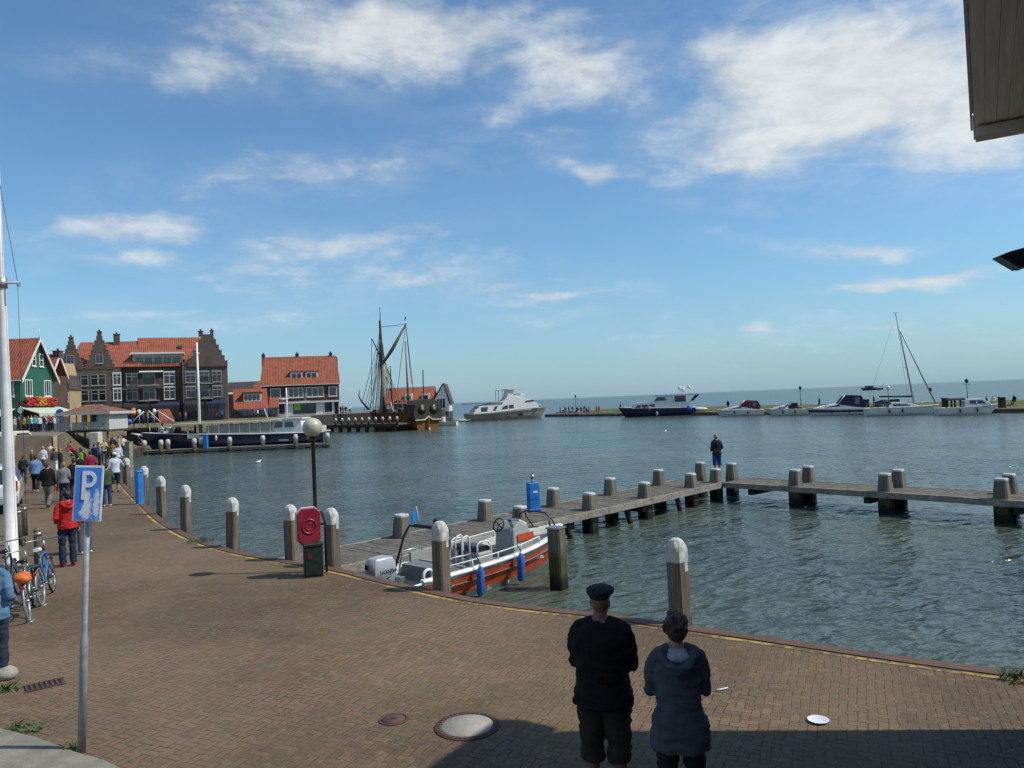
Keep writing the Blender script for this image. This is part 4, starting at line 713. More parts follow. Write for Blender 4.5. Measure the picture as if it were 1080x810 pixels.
def jetty():
    a0, a1 = at(366, 596, -.27), at(757, 509.5, -.27); f0 = at(362, 577, -.27)
    d = (a1 - a0).normalized(); n = Vector((-d.y, d.x, 0)); w = 2.05; L = (a1 - a0).length; ang = math.atan2(d.y, d.x)
    s0 = a0 - d * 1.6
    def planks(name, label, org, ang, L, w, step=.19):
        t = thing(name, label, 'jetty', (org.x, org.y, 0), ang)
        mb = MB(); k = 0; x = 0; rr = random.Random(5)
        while x < L: mb.box((x + step / 2, w / 2, -.30 + rr.uniform(-.006, .006)), (step - .012, w - .02 + rr.uniform(-.02, .02), .055)); x += step
        mb.build('deck', 'deck', t)
        for yy in (-.06, w + .06):
            b = MB(); nseg = max(1, round(L / 4.2))
            for i in range(nseg): b.box((L * (i + .5) / nseg, yy, -.355 + rr.uniform(-.008, .008)), (L / nseg - .015, .12, .20))
            b.build('edge_beam', 'beam', t)
        return t
    t1 = planks('jetty', 'grey planked jetty running from the quay out past the orange boat', s0, ang, L + 1.6 + .2, w)
    e1 = at(1074, 528, -.27); c0 = a1 + d * .25; d2 = (e1 - c0).normalized(); ang2 = math.atan2(d2.y, d2.x); n2 = Vector((-d2.y, d2.x, 0)); w2 = 1.75
    t2 = planks('jetty', 'narrower planked jetty going off to the right from the bend', c0 + d2 * .06, ang2, 26., w2)
    # posts through the deck
    def post(p, label, group, a, h=.60):
        o = thing('jetty_post', label, 'jetty post', (p.x, p.y, -.27), a, group)
        def ring(x, z): bb = x * .25; return [Vector(v) for v in ((-x + bb, -x, z), (x - bb, -x, z), (x, -x + bb, z), (x, x - bb, z), (x - bb, x, z), (-x + bb, x, z), (-x, x - bb, z), (-x, -x + bb, z))]
        MB().loft([ring(.20, -2.4), ring(.21, .0), ring(.155, h)], smooth=False).build('post', 'post', o); MB().loft([ring(.164, h - .05), ring(.163, h - .002), ring(.15, h + .018)], smooth=False).build('cap', 'capwhite', o)
    far = [(424, 567, 'square tapered jetty post nearest the boat engine on the water side'), (512, 550, 'square tapered jetty post between the engine and the blue supply box'), (584, 535, 'square tapered jetty post just right of the blue supply box'), (644, 523, 'square tapered jetty post on the water side of the first jetty, third from the fisherman'), (695, 511, 'square tapered jetty post on the water side, second from the fisherman'), (739, 503, 'square tapered jetty post directly left of the fisherman')]
    near = [(549, 549, 'square tapered jetty post behind the steering console of the boat'), (622, 546, 'square tapered jetty post just past the boat bow'), (680, 526, 'square tapered jetty post on the near side, midway to the bend'), (729, 514, 'square tapered jetty post on the near side just before the bend'), (755, 508, 'square tapered jetty post at the inner corner in front of the fisherman')]
    right = [(772, 504, 'square tapered jetty post directly right of the fisherman'), (839, 514, 'square tapered jetty post of the left pair on the right hand jetty, nearer one'), (853, 508, 'square tapered jetty post of the left pair on the right hand jetty, farther one'), (934, 517, 'square tapered jetty post of the middle pair on the right hand jetty, nearer one'), (948, 512, 'square tapered jetty post of the middle pair on the right hand jetty, farther one'), (1057, 525, 'square tapered jetty post of the right pair by the photo edge, nearer one'), (1065, 515, 'square tapered jetty post of the right pair by the photo edge, farther one')]
    def snap(px, org, dd, nn, off, z=-.27):
        # point on the line org+nn*off along dd that stands under pixel column px (base)
        lo, hi = -3., (17. if dd is d2 else 40.); o = org + nn * off
        def X(s): v = o + dd * s + Vector((0, 0, z)) - CAM; return 540 + FPX * v.dot(_r) / v.dot(_f)
        inc = X(hi) > X(lo)
        for _ in range(50):
            m = (lo + hi) / 2
            if (X(m) < px) == inc: lo = m
            else: hi = m
        return o + dd * lo
    g = 'square tapered posts standing through the jetties'
    A0 = Vector((a0.x, a0.y, 0)); C0 = Vector((c0.x, c0.y, 0))
    for px, py, lb in far: post(snap(px, A0, d, n, w - .28), lb, g, ang)
    for px, py, lb in near: post(snap(px, A0, d, n, .24), lb, g, ang, .52)
    post(snap(772, C0, d2, n2, w2 - .22), right[0][2], g, ang2)
    for i, (px, py, lb) in enumerate(right[1:]): post(snap(px, C0, d2, n2, .2 if i % 2 == 0 else w2 - .18), lb, g, ang2)
    # dark bearers under the deck
    for i in range(5): x = 1.8 + i * (L - .5) / 4.2; MB().box((x, w / 2, -.60), (.25, w - .1, .22)).build('bearer', 'darkwood', t1)
    for i in range(6): MB().box((1.2 + i * 4.4, w2 / 2, -.59), (.22, w2 - .1, .2)).build('bearer', 'darkwood', t2)
    for i in range(3): 
        x = 9.5 + i * 3.2; MB().tube([(x, .1, -.4), (x + .9, .3, -1.9)], .1, 8).build('brace', 'darkwood', t1)
    bx = snap(563, A0, d, n, w - .45); o = thing('supply_box', 'bright blue dockside supply box with a small grey tap on top', 'supply box', (bx.x, bx.y, -.27), ang - .5)
    b = MB().bbox((0, 0, .47), (.36, .30, .92), .02).build('cabinet', 'bluebox', o, .008); MB().box((0, -.158, .62), (.30, .012, .40)).build('door', 'bluebox', o); MB().box((.02, -.168, .64), (.15, .006, .07)).build('label_plate', 'white', o); MB().box((-.19, -.0, .45), (.03, .1, .2)).build('socket', 'signblue', o)
    MB().bbox((0, 0, .05), (.42, .36, .1), .01).build('plinth', 'signblue', o)
    MB().lathe([(.055, .93), (.06, .99), (.045, 1.01), (.045, 1.05), (.075, 1.07), (.07, 1.13), (.03, 1.18), (.001, 1.19)], 12).build('tap', 'chrome', o)
    return dict(a0=a0, d=d, n=n, w=w, ang=ang, A0=A0, C0=C0, d2=d2, n2=n2, w2=w2)
J = jetty()

def globe_lamp():
    p = at(335, 603); t = thing('globe_lamp', 'globe lamp on a thin black post behind the lifebuoy box', 'street lamp', (p.x, p.y, 0))
    MB().lathe([(.055, 0), (.055, .8), (.04, .84), (.04, 2.62), (.07, 2.64), (.075, 2.72), (.05, 2.74)], 14).build('post', 'blackmetal', t)
    MB().ell((0, 0, 2.92), .20, 28).build('globe', 'globe', t)
    MB().lathe([(.11, 2.72), (.10, 2.76), (.09, 2.77)], 16).build('collar', 'blackmetal', t)
globe_lamp()
def lifebuoy():
    p = at(327, 607); t = thing('lifebuoy_box', 'crimson eight sided lifebuoy box on a bent black pole', 'lifebuoy box', (p.x, p.y, 0), R(28))
    def octo(w, h, c): return [(-w + c, -h), (w - c, -h), (w, -h + c), (w, h - c), (w - c, h), (-w + c, h), (-w, h - c), (-w, -h + c)]
    zc = .98
    MB().prismy([(x, z + zc) for x, z in octo(.235, .37, .10)], -.02, .10).build('shell', 'pink', t, .008)
    f = MB().prismy([(x, z + zc) for x, z in octo(.226, .36, .096)], -.10, -.022).build('cover', 'red', t, .02)
    MB().torus((0, -.100, zc), .135, .020, 'y', 28, 8).build('ring', 'red', f); MB().torus((0, -.100, zc), .07, .012, 'y', 20, 8).build('ring', 'red', f)
    MB().tube([(.36, .1, 0), (.36, .1, 1.0), (.30, .1, 1.22), (.18, .1, 1.3)], .026, 8).build('pole', 'blackmetal', t); MB().box((.3, .1, .98), (.12, .04, .05)).build('clamp', 'blackmetal', t)
    p = at(331, 607.5); o = thing('litter_bin', 'dark green litter bin under the crimson lifebuoy box', 'litter bin', (p.x, p.y, 0), R(20))
    MB().bbox((0, 0, .33), (.37, .31, .56), .03).build('bin', 'dgreen', o, .008); MB().box((-.08, -.158, .42), (.06, .008, .1)).build('sticker', 'red', o); MB().bbox((0, 0, .635), (.39, .33, .05), .015).build('lid', 'dgreen', o); MB().box((0, 0, .025), (.34, .28, .05)).build('foot', 'blackmetal', o)
lifebuoy()
def parking_sign():
    p = at(86, 794); t = thing('parking_sign', 'weathered blue parking sign on a leaning grey steel pole', 'sign', (p.x, p.y, 0), R(14)); t.rotation_euler[1] = R(2.8)
    MB().lathe([(.038, 0), (.038, 1.12), (.027, 1.16), (.027, 2.78), (.001, 2.79)], 16).build('pole', 'polegrey', t)
    Hs = .72; W = .40; zc = 2.56
    root = MB().bbox((0, 0, 0), (W, .024, Hs), .0008).build('back_plate', 'signwhite', t); root.location = (.02, -.055, zc); root.scale = (.64, 1, .76); root.rotation_euler = (0, R(2.), 0)
    fr = MB().box((0, -.0145, 0), (W - .045, .004, Hs - .045)).build('sign_face', 'signface', root)
    # the letter P
    q = MB(); q.box((-.062, -.021, .105), (.055, .006, .37)); o_, i_ = [], []
    for k in range(17): a = -math.pi / 2 + math.pi * k / 16; o_.append((.012 + .098 * math.cos(a), .185 + .105 * math.sin(a))); i_.append((.012 + .048 * math.cos(a), .185 + .055 * math.sin(a)))
    o_ = [(-.034, .08)] + o_ + [(-.034, .29)]; i_ = [(-.034, .13)] + i_ + [(-.034, .24)]
    n = len(o_); q.add([(x, -.0235, z) for x, z in o_] + [(x, -.0235, z) for x, z in i_] + [(x, -.017, z) for x, z in o_] + [(x, -.017, z) for x, z in i_], [f for k in range(n - 1) for f in ((k, k + 1, n + k + 1, n + k), (2 * n + k, 2 * n + k + 1, k + 1, k), (n + k, n + k + 1, 3 * n + k + 1, 3 * n + k))] )
    q.build('letter_p', 'signwhite', root)
    MB().box((0, .03, .2), (.3, .03, .04)).build('bracket', 'polegrey', root); MB().box((0, .03, -.2), (.3, .03, .04)).build('bracket', 'polegrey', root)
parking_sign()
def flagpole():
    p = at(13, 597); t = thing('flagpole', 'tall white flagpole with a short crossarm at the left edge', 'flagpole', (p.x, p.y, 0)); t.rotation_euler[1] = R(-.6)
    MB().lathe([(.17, 0), (.17, .08), (.135, .1), (.125, 2), (.10, 4.6), (.085, 6.4), (.06, 6.7), (.045, 9.4), (.001, 9.42)], 20).build('pole', 'white', t)
    z = 6.5; MB().tube([(-.1, 0, z), (.42, -.05, z - .02)], .028, 8).build('crossarm', 'white', t); MB().tube([(.40, -.05, z - .03), (.40, -.05, .9)], .005, 5).build('halyard', 'rope', t); MB().tube([(.40, -.05, z), (.0, 0, z + 2.6)], .006, 5).build('halyard', 'rope', t); MB().lathe([(.12, z - .12), (.12, z + .12)], 14).build('collar', 'alu', t); MB().box((.42, -.05, z - .06), (.07, .05, .09)).build('pulley', 'alu', t)
flagpole()
def blue_pillar():
    p = at(147, 532); q, a = edge_at(p, -.35); q = at(147.5, 531.5)
    t = thing('supply_pillar', 'bright blue supply pillar on the quay next to the white capped piles', 'supply pillar', (q.x, q.y, 0), .9); MB().bbox((0, 0, .6), (.24, .24, 1.2), .03).build('cabinet', 'bluebox', t); MB().bbox((0, 0, 1.22), (.28, .28, .05), .01).build('lid', 'bluebox', t); MB().box((0, -.123, .8), (.17, .008, .4)).build('door', 'bluebox', t)
    p = at(212, 472, WZ + .6); 
blue_pillar()
def left_posts():
    for px, py, h, lb in ((41, 603, .95, 'grey wooden bollard beside the white bicycle saddle'), (20, 575, 1.0, 'dark wooden bollard behind the white flagpole by the car'), (26, 565, .9, 'dark wooden bollard between the flagpole and the man in red')):
        p = at(px, py); t = thing('wooden_bollard', lb, 'bollard', (p.x, p.y, 0), .3, 'wooden bollards along the parking lane'); MB().lathe([(.085, 0), (.085, h - .05), (.07, h), (.001, h + .01)], 14).build('post', 'pile', t); MB().lathe([(.091, h - .16), (.091, h - .09)], 14).build('band', 'chrome', t)
left_posts()
def covers():
    p = at(493, 766); t = thing('manhole_cover', 'pale round concrete manhole cover in a rusty iron ring', 'manhole cover', (p.x, p.y, 0)); MB().lathe([(.001, .0125), (.262, .0125), (.265, .006), (.265, 0.001)], 48).build('cover', 'concrete', t)
    n = 48; q = MB(); q.lathe([(.268, .001), (.268, .013), (.335, .013), (.34, .001)], n); 
    q.build('ring', 'rustring', t); q = MB()
    for k in range(40): a = 2 * math.pi * k / 40; q.box((.30 * math.cos(a), .30 * math.sin(a), .0165), (.035, .016, .006), a)
    q.build('ribs', 'rustring', t)
    p = at(415, 759); t = thing('valve_cover', 'small rusty round valve cover left of the pale manhole cover', 'valve cover', (p.x, p.y, 0)); MB().lathe([(.001, .012), (.12, .012), (.125, .001)], 28).build('lid', 'rustring', t); MB().lathe([(.13, .001), (.13, .010), (.155, .010), (.158, .001)], 28).build('rim', 'rustring', t); MB().box((0, 0, .014), (.06, .012, .006)).build('slot', 'black', t)
    p = at(47, 723); t = thing('drain_grate', 'rusty iron drain grate with slots near the parking sign', 'drain grate', (p.x, p.y, 0), R(38))
    MB().box((0, 0, .004), (.42, .24, .006)).build('pit', 'black', t); q = MB()
    for k in range(8): q.box((-.19 + k * .054, 0, .010), (.022, .24, .012))
    q.box((0, -.13, .010), (.44, .02, .013)); q.box((0, .13, .010), (.44, .02, .013)); q.build('bars', 'rustring', t)
    p = at(863, 761); t = thing('paper_plate', 'white paper plate lying at the edge of the shadow', 'plate', (p.x, p.y, .004), .4); MB().lathe([(.001, .004), (.072, .005), (.10, .02), (.103, .02), (.074, .001), (.001, .0)], 32).build('plate', 'litter', t)
    p = at(762, 728); tag(MB().loft([[Vector((x, w * s + .05 * math.sin(x * 8), .012 + h)) for s, h in ((-1, 0), (0, .012), (1, 0), (0, -.006))] for x, w in ((-.08, .003), (-.035, .014), (.03, .013), (.07, .003))]).build('feather', 'litter'), 'white feather on the bricks right of the woman', 'feather').location = (p.x, p.y, 0)
    p = at(5, 716); tag(MB().ell((0, 0, .07), (.17, .13, .10), 9).build('rock', 'stone'), 'pale rock by the feet of the person in denim', 'rock').location = (p.x, p.y, 0)
    rr = random.Random(11)
    pts = [(-.07, 0)]
    q = [at(-60, 752), at(0, 772), at(40, 782), at(72, 795), at(110, 806), at(150, 826), at(60, 870), at(-200, 870)]
    struct(MB().prism([(v.x, v.y) for v in q], -.02, .05).build('pavement', 'slab', None, .02))
covers()
def weeds(px, py, r, n, label, z=0.):
    p = at(px, py); rr = random.Random(px); mb = MB()
    for i in range(n):
        a = rr.random() * 6.28; d = r * math.sqrt(rr.random()); x, y = d * math.cos(a), d * math.sin(a) * .6; h = rr.uniform(.03, .11) * (1.2 - d / r * .5); b = rr.random() * 6.28; w = rr.uniform(.006, .014); lx, ly = math.cos(b), math.sin(b); k = rr.uniform(.02, .08)
        mb.add([(x - ly * w, y + lx * w, 0), (x + ly * w, y - lx * w, 0), (x + lx * k + ly * w * .6, y + ly * k - lx * w * .6, h * .7), (x + lx * k * 1.8, y + ly * k * 1.8, h)], [(0, 1, 2, 3)])
    o = mb.build('weeds', 'leafg', None, fix=False); o.location = (p.x, p.y, z); return tag(o, label, 'weeds')
weeds(6, 728, .16, 60, 'tuft of green weeds below the pale rock'); weeds(22, 770, .26, 90, 'patch of yellowing weeds along the concrete slab'); weeds(212, 572, .35, 90, 'green weeds on the quay edge between two mooring piles', .03); weeds(1074, 717, .20, 90, 'dark green weeds at the quay edge by the right photo border', .02); weeds(72, 792, .14, 26, 'few weeds at the foot of the parking sign pole')

# ================================================================== BOATS (bow towards local +x, waterline z = 0)
def hull(L, B, fb, fs, rake=.6, draft=.5, full=.42, tr=.86, n=18, flare=.82, pw=2.2):
    """returns rings of a hull from stern to bow and functions for half breadth and sheer"""
    def f(t): return (tr + (1 - tr) * math.sin(min(1, t / full) * math.pi / 2)) if t < full else max(.02, 1 - ((t - full) / (1 - full)) ** pw)
    def sheer(t): return fs + (fb - fs) * t ** 1.8
    rings = []
    for i in range(n + 1):
        t = i / n; b = B / 2 * f(t); b0 = B / 2 * flare * (f(t) if t < full else max(.01, 1 - ((t - full) / (1 - full)) ** (pw * .75))); z = sheer(t); x = -L / 2 + L * t
        def px(k): return x - rake * (t ** 4) * (1 - k)           # lower points are drawn back at the bow
        rings.append([Vector((px(1), b, z)), Vector((px(.6), b * .55 + b0 * .45, z * .5)), Vector((px(.15), b0, 0)), Vector((px(0), b0 * .6, -draft * .7)), Vector((px(0), 0, -draft)), Vector((px(0), -b0 * .6, -draft * .7)), Vector((px(.15), -b0, 0)), Vector((px(.6), -(b * .55 + b0 * .45), z * .5)), Vector((px(1), -b, z))])
    return rings, (lambda x: B / 2 * f((x + L / 2) / L)), (lambda x: sheer((x + L / 2) / L))
def make_hull(root, L, B, fb, fs, mat, deckmat='white', stripe=None, rail='white', name='hull', inset=.10, boot=True, **kw):
    rg, hb, sh = hull(L, B, fb, fs, **kw); n = len(rg)
    h = MB().loft(rg, closed=False, cap=False).build(name, mat, root)
    q = MB(); q.add([p for p in rg[0]], [list(range(9))]); q.build('transom', mat, h)
    d = MB(); vs = [p + Vector((0, 0, -inset)) for r in rg for p in (r[0], r[8])]; d.add(vs, [(2 * i, 2 * i + 1, 2 * i + 3, 2 * i + 2) for i in range(n - 1)]); d.build('deck', deckmat, root)
    for s in (0, 8): MB().tube([r[s] + Vector((0, 0, .01)) for r in rg], max(.035, B * .014), 6).build('rubbing_strake', rail, h)
    if stripe:
        m, za, zb, xa, xb = stripe
        for s in (0, 8):
            q = MB(); P = []
            for r in rg:
                if xa <= r[0].x <= xb:
                    a, b, c = r[s], r[1 if s == 0 else 7], r[2 if s == 0 else 6]
                    def lv(k): return (a.lerp(b, k * 2) if k < .5 else b.lerp(c, k * 2 - 1)) + Vector((0, .012 if s == 0 else -.012, 0))
                    P.append((lv(za), lv(zb)))
            if len(P) > 1: q.add([v for p in P for v in p], [(2 * i, 2 * i + 1, 2 * i + 3, 2 * i + 2) for i in range(len(P) - 1)]); q.build('stripe', m, h)
    if boot:
        for s in (2, 6):
            q = MB(); vs = []
            for r in rg: p = r[s]; o = Vector((0, .015 if s == 2 else -.015, 0)); vs += [p + o + Vector((0, 0, -.05)), p + o + Vector((0, 0, .10 * min(1, fs)))]
            q.add(vs, [(2 * i, 2 * i + 1, 2 * i + 3, 2 * i + 2) for i in range(n - 1)]); q.build('waterline_stripe', 'capwhite' if mat == 'navy' else 'navy', h)
    return h, hb, sh, rg
def cabin(root, poly, w0, w1, zlo, zhi, mat='white', name='cabin'):
    W = lambda x, z: w0 + (w1 - w0) * max(0, min(1, (z - zlo) / (zhi - zlo)))
    c = MB().prismy(poly, 0, 0, 0, W).build(name, mat, root, .04); return c, W
def panes(parent, W, polys, mat='glass', t=.025, name='window'):
    for poly in polys:
        for s in (-1, 1):
            n = len(poly); q = MB(); a = [(x, s * (W(x, z) - .01), z) for x, z in poly]; b = [(x, s * (W(x, z) + t), z) for x, z in poly]; q.add(a + b, [list(range(n)), list(range(n, 2 * n))] + [(i, (i + 1) % n, n + (i + 1) % n, n + i) for i in range(n)]); q.build(name, mat, parent)
def railing(root, pts, h=.6, every=1, r=.02, mat='chrome', name='railing'):
    q = MB(); q.tube([p + Vector((0, 0, h)) for p in pts], r, 6)
    for p in pts[::every]: q.tube([p, p + Vector((0, 0, h))], r, 6)
    return q.build(name, mat, root)
def fenders(root, hb, sh, xs, mat='capwhite', side=-1, r=.11):
    for x in xs: q = MB(); y = side * (hb(x) + r + .02); q.ell((x, y, sh(x) - .42), (r, r, .32), 10); q.tube([(x, y, sh(x) - .15), (x, side * (hb(x) - .02), sh(x) + .05)], .012, 5); q.build('fender', mat, root)
def place(px, py, ang): p = at(px, py, WZ); return (p.x, p.y, WZ), ang

def rescue_boat():
    a0, d, n, ang = J['a0'], J['d'], J['n'], J['ang']
    bow = at(583, 592, WZ); stern = at(441, 634, WZ); L = 5.6; B = 1.95
    c0 = J['A0'] - n * 1.42                                     # centre line beside the jetty
    sb = (bow - c0).dot(d); ctr = c0 + d * (sb - L / 2 + .50)
    r_ = thing('rescue_boat', 'open orange and grey aluminium rescue boat with centre console moored along the jetty', 'boat', (ctr.x, ctr.y, WZ), ang)
    h, hb, sh, rg = make_hull(r_, L, B, .88, .56, 'alu', 'greydeck', ('orange', .16, .80, -9, 9), 'white', inset=.22, boot=False, rake=.75, tr=.9, full=.45, n=28, flare=.80)
    q = MB(); q.loft([[Vector((r[0].x, s * (abs(r[0].y) - a), r[0].z + zz)) for a, zz in ((0, .0), (-.03, .03), (.0, .06), (.10, .06), (.14, -.12), (.1, -.2))] for r in rg[:-1] for s in (1,)], smooth=False); q.build('gunwale', 'white', r_)
    q = MB(); q.loft([[Vector((r[0].x, -(abs(r[0].y) - a), r[0].z + zz)) for a, zz in ((0, .0), (-.03, .03), (.0, .06), (.10, .06), (.14, -.12), (.1, -.2))] for r in rg[:-1]], smooth=False); q.build('gunwale', 'white', r_)
    for s in (-1, 1):
        pts = [Vector((r[0].x, s * (abs(r[0].y) - .05), r[0].z + .05)) for r in rg[3:23:4]]; railing(r_, pts, .16, 1, .016, 'white', 'grab_rail')
    # console, wheel, levers, windscreen
    z = .42
    con, W = cabin(r_, [(.55, z), (1.22, z), (1.32, .86), (1.12, 1.14), (.82, 1.30), (.62, 1.14), (.58, 1.1)], .34, .30, z, 1.3, 'greyboard', 'console')
    MB().box((.575, 0, .86), (.03, .5, .5)).build('console_panel', 'polegrey', con)
    for s in (-1, 1): MB().prismy([(.70, .80), (1.30, .80), (1.27, .98), (.70, .98)], s * .337, s * .352).build('console_stripe', 'orange', con)
    MB().box((.98, 0, 1.25), (.3, .56, .05), ry=R(28)).build('console_top', 'white', con)
    q = MB(); q.torus((0, 0, 0), .17, .018, 'x', 26, 7); [q.tube([(0, 0, 0), (0, .17 * math.cos(t), .17 * math.sin(t))], .012, 6) for t in (.5, 2.6, 4.7)]; q.tube([(0, 0, 0), (.14, 0, -.03)], .02, 8); wh = q.build('steering_wheel', 'black', con); wh.location = (.47, .08, 1.22); wh.rotation_euler = (0, R(25), 0)
    for y in (-.18, -.24): q = MB(); q.tube([(.66, y, 1.14), (.58, y, 1.32)], .014, 6); q.ell((.57, y, 1.34), .03, 8); q.build('lever', 'black', con)
    # seat
    q = MB(); q.bbox((-.55, 0, .58), (.5, .95, .42), .03); st = q.build('seat_box', 'greyboard', r_); q = MB(); q.prismy([(-.78, .80), (-.36, .80), (-.34, .86), (-.42, .92), (-.70, .92), (-.78, .88)], -.40, .40); q.build('seat_cushion', 'seat', st); 
    for s in (-1, 1): MB().tube([(-.80, s * .45, .6), (-.80, s * .45, .98), (-.70, s * .45, 1.04), (-.45, s * .45, 1.02), (-.36, s * .45, .9), (-.36, s * .45, .6)], .022, 8).build('seat_rail', 'white', st)
    for y in (-.2, -.42): MB().tube([(-1.25, y, .35), (-1.25, y, 1.15), (-1.2, y, 1.22), (-1.08, y, 1.24), (-1.02, y, 1.18), (-1.02, y, .4)], .022, 8).build('grab_rail', 'white', r_)
    MB().box((-1.14, -.31, .82), (.06, .2, .16)).build('pad', 'black', r_)
    # roll bar with antenna and small blue flag, grey bow arch
    MB().tube([(-2.2, .82, .6), (-1.95, .80, 1.25), (-1.85, .7, 1.5), (-1.85, -.7, 1.5), (-1.95, -.80, 1.25), (-2.2, -.82, .6)], .028, 8).build('roll_bar', 'blackmetal', r_)
    MB().box((-1.85, 0.1, 1.53), (.14, .7, .07)).build('light_bar', 'blackmetal', r_); MB().bbox((-1.85, -.25, 1.64), (.10, .12, .18), .02).build('camera_box', 'black', r_); 
    q = MB(); q.tube([(-1.86, .3, 1.55), (-1.92, .34, 1.98)], .008, 5); fl = q.build('flagstaff', 'white', r_); MB().loft([[Vector((-1.9 - x * .8, .33 + .02 * math.sin(x * 30), 1.94 - x * .6)), Vector((-1.9 - x * .8, .34 + .02 * math.sin(x * 30 + 1), 1.70 - x * .4))] for x in (0, .06, .12, .18, .24)], closed=False, cap=False).build('flag', 'bluebox', fl)
    for s in (-1, 1): MB().tube([(1.65, s * .62, .82), (1.72, s * .50, 1.30), (1.76, s * .34, 1.38), (1.76, 0, 1.39)], .022, 8).build('bow_arch', 'blackmetal', r_); MB().tube([(2.15, s * .4, .86), (1.9, s * .44, 1.2), (1.76, s * .36, 1.36)], .018, 8).build('bow_arch', 'blackmetal', r_)
    # engine
    e = MB(); e.loft([[Vector((x, y, zz)) for x, y in ((-w * .55, -hw * .8), (w * .45, -hw), (w * .55, 0), (w * .45, hw), (-w * .55, hw * .8), (-w * .68, hw * .3), (-w * .68, -hw * .3))] for w, hw, zz in ((.30, .14, .30), (.44, .19, .40), (.52, .225, .60), (.50, .225, .82), (.40, .19, .94), (.22, .1, .97))]); eng = e.build('outboard_engine', 'engine', r_, .015); eng.location = (-L / 2 - .42, .0, .14)
    q = MB(); q.box((.1, 0, .15), (.3, .16, .4)); q.prismy([(-.1, .1), (.1, .1), (.06, -.75), (-.12, -.75)], -.06, .06); q.build('engine_leg', 'polegrey', eng); MB().bbox((0.12, 0, .36), (.5, .34, .07), .02).build('engine_skirt', 'polegrey', eng); q = MB(); q.prismx([(-.07, .74), (.07, .74), (.05, .84), (-.05, .84)], -.375, -.35); q.build('air_intake', 'black', eng)
    text_part('HONDA', .125, 'black', eng, (.03, -.232, .66), (R(90), 0, 0)); q = MB(); q.prismy([(-.10, .40), (.02, .50), (-.02, .50), (.09, .57), (-.04, .535), (.0, .51), (-.11, .42)], -.236, -.228); q.build('wing_mark', 'black', eng)
    MB().box((-L / 2 - .06, 0, .45), (.12, .55, .35)).build('engine_bracket', 'alu', r_)
    q = MB(); q.torus((-L / 2 + .35, -.62, .62), .13, .035, 'y', 20, 8); q.build('hose_reel', 'white', r_)
    # stern platform and frame
    for s in (-1, 1): MB().tube([(-L / 2 + .1, s * .86, .55), (-L / 2 - .55, s * .74, .50), (-L / 2 - .65, s * .6, .22), (-L / 2 - .55, s * .45, .12), (-L / 2, s * .5, .15)], .026, 8).build('stern_frame', 'white', r_); MB().box((-L / 2 - .3, s * .66, .12), (.6, .42, .04)).build('bathing_platform', 'white', r_); MB().tube([(-2.1, s * .8, .58), (-2.0, s * .8, .92), (-1.4, s * .84, .92), (-1.3, s * .86, .6)], .02, 8).build('stern_rail', 'chrome', r_)
    q = MB(); q.box((-1.85, 0, .5), (.45, 1.5, .3)); q.build('stern_locker', 'greydeck', r_)
    q = MB(); q.prismx([(-.8, .5), (.8, .5), (.78, .66), (-.78, .66)], -1.55, -1.48); q.build('side_panel', 'greyboard', r_); q = MB(); q.box((-.3, .84, .64), (2.9, .08, .4)); q.build('side_locker', 'greyboard', r_)
    for x in (-1.35, -.05): y = -(hb(x) + .14); q = MB(); q.lathe([(.001, -.42), (.05, -.40), (.085, -.32), (.09, .12), (.06, .2), (.03, .25), (.03, .3), (.001, .31)], 14, (0, 0, 0)); f = q.build('fender', 'fender', r_); f.location = (x, y, sh(x) - .16); f.rotation_euler = (R(4), 0, 0); MB().tube([(0, 0, .3), (0, .12, .42)], .012, 6).build('fender_rope', 'black', f); MB().lathe([(.03, .2), (.045, .24), (.03, .3)], 10).build('fender_collar', 'white', f)
    for x, s_, tx in ((-2.0, .17, 'OR-DA-12'), (.95, .12, 'Orda')):
        y = -(hb(x) * .93); dx = .05; a = math.atan2(hb(x + dx) - hb(x - dx), 2 * dx); text_part(tx, s_, 'white', r_, (x, -(hb(x) * .885 + .055), sh(x) * .62), (R(72), 0, a))
    MB().tube([(2.2, .3, .9), (2.0, .9, .85), (1.9, 1.1, .95)], .015, 6).build('mooring_line', 'rope', r_); MB().tube([(-2.2, .8, .62), (-2.5, 1.1, .95)], .015, 6).build('mooring_line', 'rope', r_)
    return r_
RB = rescue_boat()

